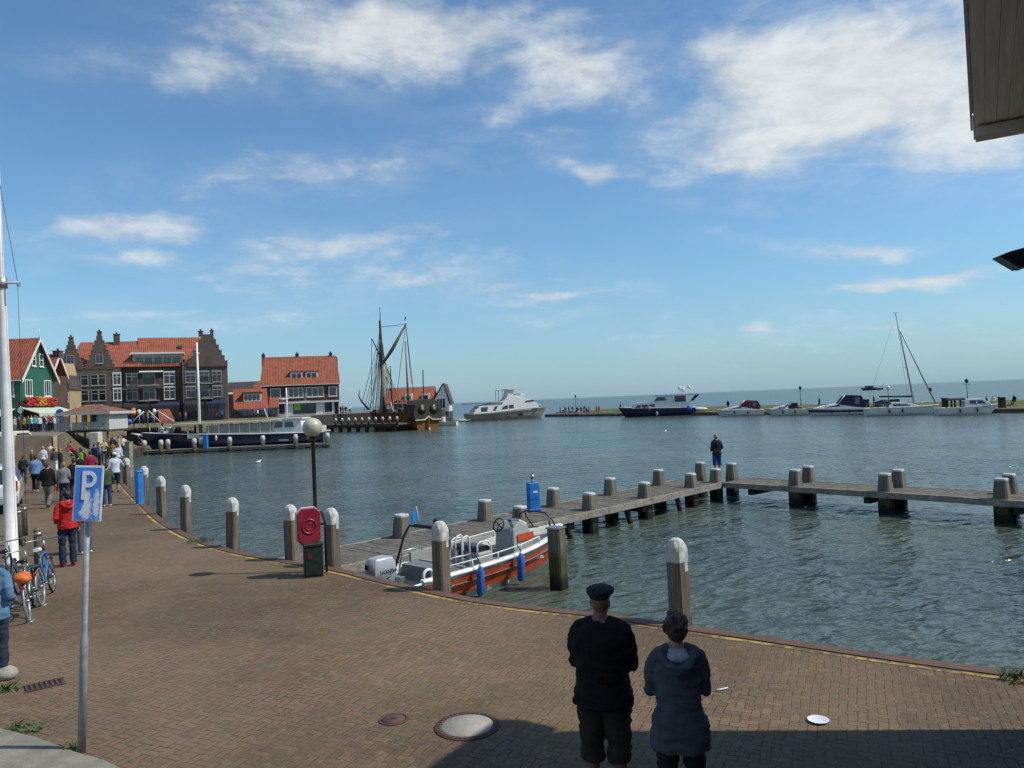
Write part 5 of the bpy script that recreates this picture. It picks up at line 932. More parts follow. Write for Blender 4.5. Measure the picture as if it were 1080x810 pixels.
def passenger_boat():
    Y = 87.3; xl, xr = dep(150, 470, Y).x, dep(345, 470, Y).x; L = xr - xl; r_ = thing('passenger_boat', 'long navy blue passenger boat with cream roof and white wheelhouse at the far landing', 'passenger boat', ((xl + xr) / 2, Y, WZ), math.pi)
    loc = lambda px: -(dep(px, 455, Y).x - (xl + xr) / 2)
    h, hb, sh, rg = make_hull(r_, L, 4.6, 2.35, 1.68, 'navy', 'greydeck', None, 'white', inset=.2, rake=1.6, tr=.8, full=.35, pw=2.6, n=26)
    zt = lambda py: dep(250, py, Y).z - WZ
    MB().tube([(L / 2 - .1, 0, 2.05), (L / 2 + 1.2, 0, 2.35)], [.16, .07], 8).build('bowsprit', 'white', r_)
    # canopy roof with posts
    xa, xb = loc(205), loc(293); zr = 3.15
    MB().box(((xa + xb) / 2 + .8, 0, zr), (xa - xb + 3.6, 4.1, .16)).build('canopy_roof', 'cream', r_)
    for k in range(9):
        for s in (-1, 1): x = xa - .1 - (xa - xb - .3) * k / 8; MB().box((x, s * 1.95, 2.33), (.11, .1, 1.5)).build('canopy_post', 'cream', r_)
    for s in (-1, 1): MB().box(((xa + xb) / 2, s * 1.93, 1.78), (xa - xb, .08, .5)).build('bulwark_panel', 'cream', r_); MB().box(((xa + xb) / 2 - 1, s * 1.85, 2.45), (xa - xb - 2.2, .04, .95)).build('canopy_window', 'tarp', r_)
    for k in range(6): MB().box((xb + 1.2 + k * 1.3, 0, 1.6), (.5, 3., .5)).build('bench', 'cream', r_)
    q = MB(); q.box((xb + .45, -1.985, 2.4), (.8, .05, .95)); q.build('side_window', 'glass', r_)
    x0, x1 = loc(326), loc(288); zc = zt(457.)
    wh, W = cabin(r_, [(x0 + .1, 1.3), (x1, 1.3), (x1 - .55, 3.25), (x0 + .5, 3.25)], 1.75, 1.6, 1.3, 3.3, 'white', 'wheelhouse')
    MB().box(((x0 + x1) / 2, 0, 3.32), (x1 - x0 - .5, 3.6, .14)).build('wheelhouse_roof', 'white', wh)
    panes(wh, W, [[(x1 - 1.6, 2.35), (x1 - .65, 2.35), (x1 - .85, 3.0), (x1 - 1.6, 3.0)], [(x1 - 2.9, 2.35), (x1 - 1.85, 2.35), (x1 - 1.85, 3.0), (x1 - 2.75, 3.0)]])
    MB().bbox((x0 - .9, 0, 1.75), (1.5, 3.2, 1.2), .1).build('aft_cabin', 'pavwhite', r_)
    mx = loc(211); mz = dep(211, 361, Y).z - WZ; m = MB().tube([(mx, 0, 1.4), (mx + .05, 0, mz)], [.17, .10], 10).build('mast', 'white', r_); MB().box((mx, 0, mz - 1.2), (.1, .9, .08)).build('crosstree', 'white', m); MB().tube([(mx, 0, mz - .2), (L / 2 + .6, 0, 2.4)], .02, 5).build('forestay', 'rope', m)
    sx = loc(303.5); sz = dep(303, 409, Y).z - WZ; m = MB().tube([(sx, 0, 3.3), (sx, 0, sz)], [.12, .08], 8).build('radar_mast', 'white', r_); MB().lathe([(.001, 0), (.35, .02), (.35, .22), (.001, .25)], 14, (sx + .42, 0, sz - 1.4)).build('radar', 'white', m); MB().box((sx, 0, sz - 1.2), (.08, 1.3, .08)).build('crosstree', 'white', m)
    MB().tube([(loc(285), .5, 3.2), (loc(281), .5, 4.6)], .06, 6).build('davit', 'cream', r_)
    for px in (165, 171, 180, 187, 195): MB().bbox((loc(px), -1.4, 1.95), (.7, .6, .9), .1).build('deck_box', 'pavwhite', r_)
    for px in (168, 177, 186): MB().lathe([(.22, 1.3), (.2, 2.6), (.3, 2.7), (.1, 2.9)], 10, (loc(px), -.6, 0)).build('vent', 'white', r_)
    railing(r_, [Vector((loc(px), -hb(loc(px)) + .1, sh(loc(px)))) for px in (205, 195, 185, 175, 165, 157)], .7, 1, .03, 'white')
    fenders(r_, hb, sh, [loc(236), loc(330)], 'capwhite', 1, .14)
    MB().box((loc(305), hb(loc(305)) * .97 + .05, .95), (1.1, .03, .22)).build('name_board', 'greyboard', r_)
    # landing in front with white capped posts
    Yl = 84.2; xa_, xb_ = dep(138, 480, Yl).x, dep(347, 476, Yl).x
    t = thing('landing_stage', 'low timber landing stage in front of the navy passenger boat', 'landing stage', (0, 0, 0)); MB().box(((xa_ + xb_) / 2, Yl, -.60), (xb_ - xa_, 1.3, .16)).build('deck', 'beam', t); MB().box(((xa_ + xb_) / 2, Yl - .68, -.72), (xb_ - xa_, .1, .26)).build('edge_beam', 'deck', t)
    for k in range(12): x = xa_ + .5 + (xb_ - xa_ - 1) * k / 11; MB().box((x, Yl, -1.45), (.3, 1.2, 1.5)).build('pier', 'darkwood', t)
    for i, px in enumerate((153, 173, 178, 208, 213, 245, 278, 314, 346)):
        x = dep(px, 470, Yl).x; o = thing('landing_post', ['white topped post at the left end of the landing stage', 'white topped landing post under the bow of the passenger boat, left of a pair', 'white topped landing post under the bow of the passenger boat, right of a pair', 'white topped landing post left of the pair by the blue pillar on the landing', 'white topped landing post right beside the blue pillar on the landing', 'white topped landing post below the cream canopy', 'white topped landing post below the canopy rear end', 'white topped landing post below the white wheelhouse', 'white topped post at the right end of the landing stage'][i], 'landing post', (x, Yl - (.75 if i % 2 else .2), -.62), 0, 'white topped posts of the landing stage')
        MB().lathe([(.24, -1.6), (.24, .7)], 10).build('post', 'pile', o); MB().lathe([(.25, .55), (.26, 1.0), (.2, 1.2), (.001, 1.25)], 12).build('cap', 'capwhite', o)
    x = dep(219, 470, Yl).x; o = thing('supply_pillar', 'bright blue supply pillar on the landing stage before the passenger boat', 'supply pillar', (x, Yl - .5, -.52)); MB().bbox((0, 0, .7), (.45, .4, 1.4), .03).build('cabinet', 'bluebox', o); MB().bbox((0, 0, 1.43), (.5, .45, .06), .01).build('lid', 'signblue', o)
passenger_boat()

def ticket_stand():
    Y = 93.; b = dep(165, 462, Y); X = lambda p, q=445: dep(p, q, Y).x - b.x; Z = lambda q: dep(165, q, Y).z - .2
    t = thing('ticket_stand', 'open shelter with orange cloth roof on white gable beams behind the boat bow', 'shelter', (b.x, Y, .2)); 
    for (p0, q0, p1, q1) in ((137, 446, 152, 433.5), (166, 433, 184, 446), (157, 433, 171, 447)): MB().tube([(X(p0), 0, Z(q0)), (X(p1), 0, Z(q1))], .10, 6).build('gable_beam', 'pavwhite', t)
    q = MB(); slab(q, (X(169), -.2, Z(446.5)), (X(186), -.2, Z(446.5)), (X(169.5), 2.5, Z(432)), (X(157), 2.5, Z(432)), .06); q.build('cloth_roof', 'tile', t)
    for p in (140, 154, 170, 181): MB().tube([(X(p), .3, -.6), (X(p), .3, Z(446) if p != 154 else Z(435))], .08, 6).build('post', 'darkwood', t)
    MB().box(((X(132) + X(166)) / 2, 1, Z(452)), (X(166) - X(132), 3, .3)).build('platform', 'darkwood', t); MB().box(((X(132) + X(166)) / 2, 1.2, Z(459)), (X(166) - X(132) - .3, 2.4, 1.5)).build('base', 'darkwood', t)
    MB().ell((X(137.5), -.3, Z(443.5)), (.35, .35, .35), 10).build('lamp_ball', 'signblue', t)
    o = thing('yellow_gantry', 'yellow painted lifting gantry behind the pavilion roof', 'gantry', dep(99, 446, 92), R(10)); o.location.z = 2.1; s = 92 / 800
    for x in (-.6, .6): MB().box((x, 0, 1.4), (.22, .25, 2.8)).build('upright', 'yellow', o)
    MB().box((0, 0, 2.7), (2.0, .28, .28)).build('beam', 'yellow', o)
    o = thing('orange_lantern', 'orange cylinder lantern on a post in front of the hotel', 'lantern', dep(141, 446, 100)); o.location.z = 2.1; MB().tube([(0, 0, 0), (0, 0, 1.3)], .06, 6).build('post', 'blackmetal', o); MB().lathe([(.001, 1.3), (.28, 1.3), (.28, 2.3), (.001, 2.35)], 12).build('lantern', 'orangecloth', o)
    for px, lb in ((147, 'white lantern on a post right of the orange lantern'), (163, 'small white lantern above the shelter roof')):
        o = thing('quay_lantern', lb, 'street lamp', dep(px, 446, 101)); o.location.z = 2.1; MB().tube([(0, 0, 0), (0, 0, 1.5)], .05, 6).build('post', 'greyboard', o); MB().lathe([(.001, 1.4), (.2, 1.42), (.26, 1.95), (.1, 2.1), (.001, 2.12)], 10).build('lantern', 'white', o)
    o = thing('round_sign', 'round blue sign on a post left of the pavilion', 'sign', dep(64, 455, 77)); o.location.z = 2.1; MB().tube([(0, 0, 0), (0, 0, 2.3)], .05, 6).build('post', 'blackmetal', o); MB().prismy([(.42 * math.cos(t_), 1.85 + .42 * math.sin(t_)) for t_ in [2 * math.pi * k / 24 for k in range(24)]], -.09, -.06).build('disc', 'signblue', o)
    o = thing('traffic_sign', 'thin post with a purple and a white round traffic sign by the ramp', 'sign', dep(22.5, 458, 77)); o.location.z = 2.1; MB().tube([(0, 0, 0), (0, 0, 3.3)], .04, 6).build('post', 'chrome', o)
    for z, m in ((3.0, 'maroon'), (2.3, 'white')): MB().prismy([(.27 * math.cos(t_), z + .27 * math.sin(t_) * 1.1) for t_ in [2 * math.pi * k / 20 for k in range(20)]], -.07, -.045).build('disc', m, o)
ticket_stand()

def sailing_ship():
    c = at(433, 453.5, WZ); r_ = thing('wooden_sailing_ship', 'old brown wooden sailing ship with high carved stern, black mast and long sprit', 'sailing ship', (c.x - 3.0, c.y + 6.5, WZ), R(128))
    L = 20; B = 6.6
    h, hb, sh, rg = make_hull(r_, L, B, 3.3, 2.9, 'brownwood', 'darkwood', None, 'darkwood', inset=.5, rake=1.4, tr=.82, full=.5, pw=2.4, flare=.72, n=20, boot=False)
    s = L / 2
    # high poop with curved top and two round windows in the transom
    q = MB(); q.loft([[Vector((-s - .25 + k * 3.6, y, z)) for y, z in ((-2.6, 1.6), (2.6, 1.6), (2.8, 3.0), (2.4, 4.3), (1.3, 5.0), (0, 5.2), (-1.3, 5.0), (-2.4, 4.3), (-2.8, 3.0))] for k in (0, .4, 1)], smooth=False); st = q.build('stern_castle', 'darkwood', r_)
    for y in (-1.1, 1.1): q = MB(); q.lathe([(.001, 0), (.72, 0), (.80, .05), (.80, .12), (.001, .13)], 20); o = q.build('round_window_frame', 'dgreen', st); o.location = (-s - .25, y * 1.05, 3.5); o.rotation_euler = (0, R(-90), 0); q = MB(); q.lathe([(.001, .14), (.30, .15), (.30, .17), (.1, .175), (.001, .18)], 18); o2 = q.build('round_window', 'tan', o)
    q = MB(); q.prismx([(-2.6, 1.75), (-.8, 1.8), (0, 2.35), (.8, 1.8), (2.6, 1.75), (2.6, 1.6), (.75, 1.62), (0, 2.12), (-.75, 1.62), (-2.6, 1.6)], -s - .42, -s - .26); q.build('carved_moulding', 'cream', st)
    MB().box((-s - .35, 0, .4), (.3, .22, 3.0)).build('rudder', 'brownwood', r_); MB().box((-s - .52, 0, .1), (.06, .26, .5)).build('rudder_mark', 'white', r_)
    for k in range(6): MB().box((-s + .4 + k * 2.6, -(hb(-s + .4 + k * 2.6) + .03), 2.0), (.12, .12, 1.6)).build('hull_rib', 'darkwood', h)
    # masts and spars
    mz = dep(401, 325, c.y + 6).z - WZ
    tw = lambda px, py: (dep(px, py, c.y + 6.5))
    inv = Matrix.Rotation(-R(128), 3, 'Z'); org = Vector((c.x - 3.0, c.y + 6.5, WZ)); LW = lambda px, py: inv @ (tw(px, py) - org)
    foot = LW(405, 440); foot.z = 1.5; top = LW(400.5, 338); tip = LW(400.5, 324)
    m = MB().tube([foot, LW(403, 385), top], [.42, .34, .2], 10).build('main_mast', 'darkwood', r_); MB().tube([LW(401.5, 352), tip], [.13, .05], 8).build('topmast', 'darkwood', m); MB().tube([foot + Vector((0.5, 0, .2)), LW(405, 385)], [.75, .45], 10).build('furled_sail', 'beam', r_)
    MB().tube([LW(403.5, 384), LW(414, 368), LW(428.5, 341)], [.22, .34, .14], 8).build('sprit', 'sail', r_); MB().tube([LW(403, 380), LW(392, 357)], [.14, .08], 8).build('gaff', 'darkwood', r_)
    MB().tube([LW(427, 338), LW(427.8, 334)], .1, 6).build('pennant_staff', 'darkwood', r_)
    MB().tube([LW(431, 430), LW(427.5, 360)], [.22, .12], 8).build('mizzen_mast', 'tan', r_)
    MB().tube([LW(389, 432), LW(381, 423), LW(378.5, 418), LW(379, 411)], [.2, .15, .1, .05], 8).build('bowsprit', 'darkwood', r_)
    MB().tube([LW(412, 424), LW(416, 440)], [.16, .16], 6).build('leeboard_post', 'pavwhite', r_)
    for k in range(7): MB().tube([LW(401.5, 356 + k * 2), LW(383 + k * 3.2, 438)], .045, 5).build('shroud', 'rope', r_)
    for k in range(5): MB().tube([LW(403.5, 362 + k * 3), LW(412 + k * 3.4, 436)], .045, 5).build('shroud', 'rope', r_)
    for k in range(6): MB().bbox((-s + 3.2 + k * 2.3, -1.9 * (-1) ** k, 3.1), (1.2, .9, 1.3), .1).build('deck_gear', ['brownwood', 'darkwood', 'pavwhite', 'darkwood', 'greyboard', 'brownwood'][k], r_)
    for a, b_ in (((428, 342), (419, 412)), ((428, 342), (436, 412)), ((428, 342), (434, 405)), ((401, 340), (393, 428)), ((402, 355), (396, 430)), ((402, 360), (398, 430)), ((402, 372), (390, 430)), ((401, 345), (428, 342)), ((404, 384), (412, 412)), ((392, 357), (392, 425)), ((401, 352), (382, 424)), ((427, 346), (410, 372))):
        MB().tube([LW(*a), LW(*b_)], .05, 5).build('rigging_line', 'rope', r_)
    for px in (414, 447): MB().tube([LW(px, 432), LW(px - 2.5 if px < 420 else px - 1, 386 if px < 420 else 390)], .1, 6).build('spar', 'darkwood', r_)
    for k in range(5): MB().bbox((-s + 5 + k * 2, .8 * (-1) ** k, 2.7), (1.1, 1.1, 1.1), .1).build('deck_gear', ['darkwood', 'greyboard', 'maroon', 'brownwood', 'darkwood'][k], r_)
    # pier to its left
    p0, p1 = at(352, 456, WZ), at(421, 455, WZ); d = (p1 - p0).normalized(); t = thing('timber_pier', 'dark timber pier with a row of white topped posts by the sailing ship', 'pier', (p0.x - d.x * 4, p0.y - d.y * 4, 0), math.atan2(d.y, d.x)); LL = (p1 - p0).length + 4
    MB().box((LL / 2, 1.2, .25), (LL, 2.6, .25)).build('deck', 'deck', t); MB().box((LL / 2, -.15, .0), (LL, .15, .5)).build('edge_beam', 'darkwood', t)
    for k in range(9): MB().box((LL * (k + .5) / 9, .2, -.9), (.5, .5, 2.1)).build('pier_leg', 'darkwood', t)
    for k in range(10):
        if k % 1 == 0: x = 4.5 + (LL - 5) * k / 9; o = MB().lathe([(.2, .3), (.2, 1.0)], 8, (x, .1, 0)).build('post', 'darkwood', t); MB().lathe([(.22, .9), (.24, 1.35), (.1, 1.5), (.001, 1.52)], 8, (x, .1, 0)).build('post_cap', 'capwhite', o)
sailing_ship()
def small_white_boat():
    loc, a = place(465, 449, R(172)); r_ = thing('small_motorboat', 'small white motorboat between the sailing ship and the big grey yacht', 'boat', loc, a); h, hb, sh, rg = make_hull(r_, 6.5, 2.3, 1.0, .7, 'white', 'greydeck', None, 'greyboard'); c, W = cabin(r_, [(-.8, .6), (1.8, .75), (1.0, 1.35), (-.2, 1.7), (-.8, 1.7)], .85, .65, .6, 1.7); panes(c, W, [[(-.5, 1.1), (.9, 1.1), (.5, 1.4), (-.4, 1.55)]])
    loc, a = place(484, 445, R(5)); r_ = thing('rubber_dinghy', 'low grey dinghy tied behind the stern of the big grey yacht', 'dinghy', loc, a); q = MB(); q.tube([(-1.8, -.7, .3), (1.2, -.7, .32), (2.0, 0, .45), (1.2, .7, .32), (-1.8, .7, .3)], .27, 10); q.build('tube', 'pavwhite', r_); MB().box((-.3, 0, .16), (3, 1.2, .1)).build('floor', 'greydeck', r_); MB().bbox((-1.9, 0, .55), (.35, .35, .8), .06).build('outboard', 'black', r_)
small_white_boat()
def grey_yacht():
    Y = 176; xl, xr = dep(493, 440, Y).x, dep(577, 438, Y).x; L = (xr - xl) * 1.06; c = dep(535, 444, Y); r_ = thing('motor_yacht', 'big motor yacht with taupe grey hull, white curved superstructure and flybridge', 'motor yacht', ((xl + xr) / 2, Y, WZ), R(20)); X = lambda p: (dep(p, 435, Y).x - (xl + xr) / 2) * 1.06; Z = lambda q, p=535: dep(p, q, Y).z - WZ
    h, hb, sh, rg = make_hull(r_, L, 5.2, Z(429.5, 575), Z(436, 495) * .9, 'greyhull', 'pavwhite', None, 'greyhull', inset=.3, rake=1.6, tr=.86, full=.45, pw=2.6, n=24)
    zb = 1.5
    c, W = cabin(r_, [(X(497), zb), (X(566), zb + .9), (X(565), Z(427)), (X(556), Z(421.5)), (X(546), Z(420)), (X(541), Z(417.5)), (X(533), Z(419)), (X(529), Z(423)), (X(503), Z(427)), (X(503), Z(428.5)), (X(499), Z(431))], 2.1, 1.7, zb, 6, 'white', 'superstructure')
    panes(c, W, [[(X(526), Z(431.5)), (X(533), Z(431)), (X(533), Z(427.3)), (X(530), Z(427.6)), (X(527.5), Z(429))], [(X(534), Z(431)), (X(539), Z(430.8)), (X(539), Z(427)), (X(534), Z(427.2))], [(X(505), Z(433)), (X(511), Z(433)), (X(512.5), Z(428.2)), (X(505), Z(428.5))], [(X(517), Z(432.5)), (X(520), Z(432.5)), (X(522.5), Z(427.7)), (X(519.5), Z(428))], [(X(550), Z(425.5)), (X(562), Z(424.3)), (X(560), Z(422.6)), (X(553), Z(423.2))]])
    MB().box(((X(491) + X(528)) / 2, 0, Z(424.3)), (X(528) - X(491), 4.2, .18)).build('upper_deck', 'tan', r_)
    MB().prismy([(X(533), Z(420)), (X(540), Z(419.5)), (X(540), Z(411)), (X(535), Z(411))], -1.5, 1.5).build('radar_arch', 'white', r_); MB().box(((X(534) + X(551.5)) / 2, 0, Z(410.8)), (X(551.5) - X(534), 3.6, .2)).build('hardtop', 'white', r_); MB().tube([(X(551), 1.4, Z(411)), (X(549.5), 1.4, Z(419))], .06, 6).build('hardtop_post', 'white', r_); MB().bbox((X(547), 0, Z(417.7)), (2.4, 2.6, .8), .1).build('helm_station', 'white', r_)
    for p in (524, 527, 531): MB().tube([(X(p), .3, Z(423)), (X(p), .3, Z(409 + (p % 3)))], .07, 6).build('antenna_mast', 'greyboard', r_)
    MB().box((X(528), 0, Z(411.5)), (1.8, 1.2, .15)).build('antenna_beam', 'greyboard', r_)
    panes(r_, lambda x, z: hb(x) * .99 + .02, [[(X(508 + 4.3 * k), Z(438.6, 515)), (X(510.3 + 4.3 * k), Z(438.5, 515)), (X(510.3 + 4.3 * k), Z(437.7, 515)), (X(508 + 4.3 * k), Z(437.8, 515))] for k in range(3)] + [[(X(543), Z(439)), (X(547.5), Z(438.7)), (X(547.5), Z(436)), (X(543), Z(436.2))]], name='porthole')
    railing(r_, [Vector((X(p), -(hb(X(p)) - .15), sh(X(p)))) for p in (566, 570, 574)], .8, 1, .04, 'chrome'); MB().box((X(489), 0, .35), (2.2, 4., .12)).build('bathing_platform', 'white', r_)
grey_yacht()
def navy_cruiser():
    p = at(696, 439.2, WZ); ang = R(166); r_ = thing('navy_motorboat', 'navy blue motorboat with white cabin and flybridge moored at the breakwater', 'motorboat', (p.x, p.y, WZ), ang); k = p.y / 800; u = 1.06
    X = lambda q: -(q - 696) * k * u; Z = lambda q: (439.3 - q) * k
    L = X(655) - X(731); ox = (X(655) + X(731)) / 2
    rg, hb0, sh0 = hull(L, 4.2, Z(428.4), Z(430.5), rake=1.6)
    h, hb, sh, rg = make_hull(r_, L, 4.2, Z(428.4), Z(430.8), 'navy', 'pavwhite', None, 'white', inset=.15, rake=1.6, tr=.85, full=.4, pw=2.4, n=22)
    for c_ in r_.children: c_.location.x += ox
    zb = Z(430)
    c, W = cabin(r_, [(X(669), zb), (X(724), zb), (X(727), Z(425)), (X(710), Z(425.5)), (X(709), Z(418.5)), (X(694), Z(418.5)), (X(690.5), Z(423.2)), (X(674), Z(424)), (X(671.5), Z(426))], 1.75, 1.4, zb, Z(418), 'white', 'superstructure')
    panes(c, W, [[(X(673), Z(429.3)), (X(678.5), Z(429.3)), (X(678.5), Z(426.3)), (X(675), Z(426.4))], [(X(679.3), Z(429.3)), (X(685), Z(429.2)), (X(685), Z(426.2)), (X(679.3), Z(426.2))], [(X(686), Z(429)), (X(692), Z(428.8)), (X(692), Z(426)), (X(686), Z(426.2))], [(X(691.5), Z(423)), (X(704), Z(422.6)), (X(701.5), Z(419.3)), (X(694.5), Z(419.3))]])
    MB().box(((X(690) + X(735)) / 2, 0, Z(417.6)), (abs(X(735) - X(690)), 3.4, .16)).build('roof', 'pavwhite', r_); 
    for s in (-1, 1): MB().prismy([(X(731), Z(418)), (X(735), Z(418)), (X(729), Z(424)), (X(726), Z(424))], s * 1.5, s * 1.58).build('roof_support', 'navycloth', r_)
    MB().box(((X(711) + X(722)) / 2, 0, Z(421.5)), (abs(X(722) - X(711)), 2.9, Z(418.5) - Z(425))).build('window', 'glass', r_)
    m = MB().tube([(X(720), 0, Z(418)), (X(720.5), 0, Z(407.5))], .1, 6).build('radar_mast', 'white', r_); MB().box((X(720.5), 0, Z(412)), (.12, 3.0, .12)).build('crosstree', 'white', m)
    for q, z in ((716.5, 410.5), (725.5, 410), (719.5, 412.5)): MB().ell((X(q), .4, Z(z)), (.33, .33, .36), 10).build('radome', 'white', m)
    for q in (687, 694): MB().ell((X(q), -1.9 if q < 690 else -2.2, Z(430) if q < 690 else Z(436)), (.2, .2, .45), 8).build('fender', 'capwhite', r_); MB().ell((X(q), 1.9 if q < 690 else 2.2, Z(430) if q < 690 else Z(436)), (.2, .2, .45), 8).build('fender', 'capwhite', r_)
    MB().ell((X(725), 2.0, Z(431.5)), (.55, .5, .55), 12).build('buoy', 'fender', r_); MB().ell((X(733), 0, Z(433)), (1.9, .8, .35), 10).build('stern_dinghy', 'white', r_)
    railing(r_, [Vector((X(q), 1.5, Z(428.3))) for q in (671, 666, 661, 657)], .8, 1, .035, 'chrome'); MB().box((X(736), 0, .4), (1.6, 3.2, .15)).build('bathing_platform', 'white', r_)
navy_cruiser()
def small_cruiser(name, label, cat, px0, px1, py, face, hullmat, top_py, canopy, kind, stripe=None):
    """sports cruiser at the breakwater; face = 'l' when its bow points left in the photo"""
    pc = (px0 + px1) / 2; p = at(pc, py, WZ); k = p.y / 800; yaw = R(-14); sgn = -1 if face == 'l' else 1
    r_ = thing(name, label, cat, (p.x, p.y, WZ), yaw + (math.pi if face == 'l' else 0)); L = (px1 - px0) * k * 1.04; X = lambda q: sgn * (q - pc) * k * 1.04; Z = lambda q: (py - q) * k; H = Z(top_py)
    h, hb, sh, rg = make_hull(r_, L, 2.9, 1.25 if kind != 'yacht' else 1.3, .95 if kind != 'yacht' else 1.1, hullmat, 'pavwhite', stripe, 'white', inset=.1, rake=1.2, tr=.85, full=.4, pw=2.2, n=20)
    l = L / 2
    if kind == 'sport':
        c, W = cabin(r_, [(-l * .55, .9), (l * .75, 1.1), (l * .45, 1.5), (l * .05, 1.75), (-l * .25, 1.75), (-l * .5, 1.5)], 1.25, .9, .9, 1.8, 'white', 'foredeck'); panes(c, W, [[(-l * .1, 1.35), (l * .35, 1.25), (l * .25, 1.42), (-l * .05, 1.6)]])
        cn, W2 = cabin(r_, [(-l * .82, 1.0), (-l * .02, 1.7), (-l * .22, H * .97), (-l * .38, H), (-l * .78, H * .95), (-l * .9, 1.5)], 1.2, .95, 1., H, canopy, 'canopy'); panes(cn, W2, [[(-l * .7, 1.55), (-l * .55, 1.6), (-l * .56, H * .85), (-l * .72, H * .85)]], 'glassblue'); MB().tube([(-l * .02, 1.22, 1.7), (-l * .25, 1.0, H)], .06, 6).build('windscreen_frame', 'white', cn); MB().tube([(-l * .02, -1.22, 1.7), (-l * .25, -1.0, H)], .06, 6).build('windscreen_frame', 'white', cn)
    elif kind == 'cabin':
        c, W = cabin(r_, [(-l * .15, .9), (l * .7, 1.1), (l * .6, 1.55), (l * .42, H * .92), (-l * .05, H * .92), (-l * .15, H * .8)], 1.2, 1., .9, H, 'white'); panes(c, W, [[(0, 1.4), (l * .2, 1.4), (l * .2, 1.85), (.05, 1.85)], [(l * .24, 1.4), (l * .5, 1.4), (l * .4, 1.8), (l * .24, 1.85)]], 'glass'); cn, W2 = cabin(r_, [(-l * .62, 1.9), (-l * .12, 1.9), (-l * .12, H), (-l * .5, H), (-l * .6, H * .93)], 1.15, 1.0, 1.9, H, canopy, 'canopy')
        for s in (-1, 1):
            for x in (-l * .58, -l * .3): MB().box((x, s * 1.1, 1.45), (.22, .06, 1.1)).build('canopy_side', canopy, cn)
    elif kind == 'open':
        c, W = cabin(r_, [(-l * .05, .9), (l * .75, 1.1), (l * .35, 1.55), (l * .1, 1.65), (-l * .05, 1.5)], 1.1, .8, .9, 1.7, 'white'); panes(c, W, [[(.2, 1.15), (l * .45, 1.15), (l * .35, 1.38), (.3, 1.4)]]); 
        for k_, (x, z, m) in enumerate(((-l * .25, 1.6, 'seat'), (-l * .4, 1.9, 'navycloth'), (-l * .62, 1.35, 'tan'))): MB().bbox((x, .2, z - .3), (.9, 1.6, .9), .15).build('seat', m, r_)
        MB().tube([(-l * .15, 1.1, 1.2), (-l * .25, 1.0, H), (-l * .25, -1.0, H), (-l * .15, -1.1, 1.2)], .05, 6).build('roll_bar', 'blackmetal', r_); MB().prismy([(-l * .02, 1.55), (l * .1, 1.55), (-l * .1, 2.0)], -1.0, 1.0).build('windscreen', 'glass', r_)
    fenders(r_, hb, sh, [-l * .35, l * .2], 'navy' if hullmat == 'white' else 'capwhite', 1 if face == 'l' else -1, .12); railing(r_, [Vector((x, (hb(x) - .15) * (1 if face == 'l' else -1), sh(x))) for x in (l * .2, l * .45, l * .65, l * .82)], .5, 1, .025, 'chrome')
    return r_, X, Z, L
small_cruiser('sport_cruiser', 'white motor cruiser with a maroon canopy next to the navy motorboat', 'motorboat', 756, 803, 438.6, 'l', 'white', 422.5, 'maroon', 'sport')
small_cruiser('sloop', 'open white motor sloop with dark seats under the breakwater lamp', 'motorboat', 809, 850, 438.2, 'l', 'white', 424, 'navycloth', 'open')
small_cruiser('sport_cruiser', 'white motor cruiser with navy canopy and navy stripe left of the sailing yacht', 'motorboat', 853, 912, 437.8, 'l', 'white', 417, 'navycloth', 'sport', ('navy', .25, .55, -9, 9))
small_cruiser('cabin_cruiser', 'small white cabin boat with square navy canopy right of the sailing yacht', 'motorboat', 992, 1049, 437.2, 'r', 'white', 419.5, 'navycloth', 'cabin')
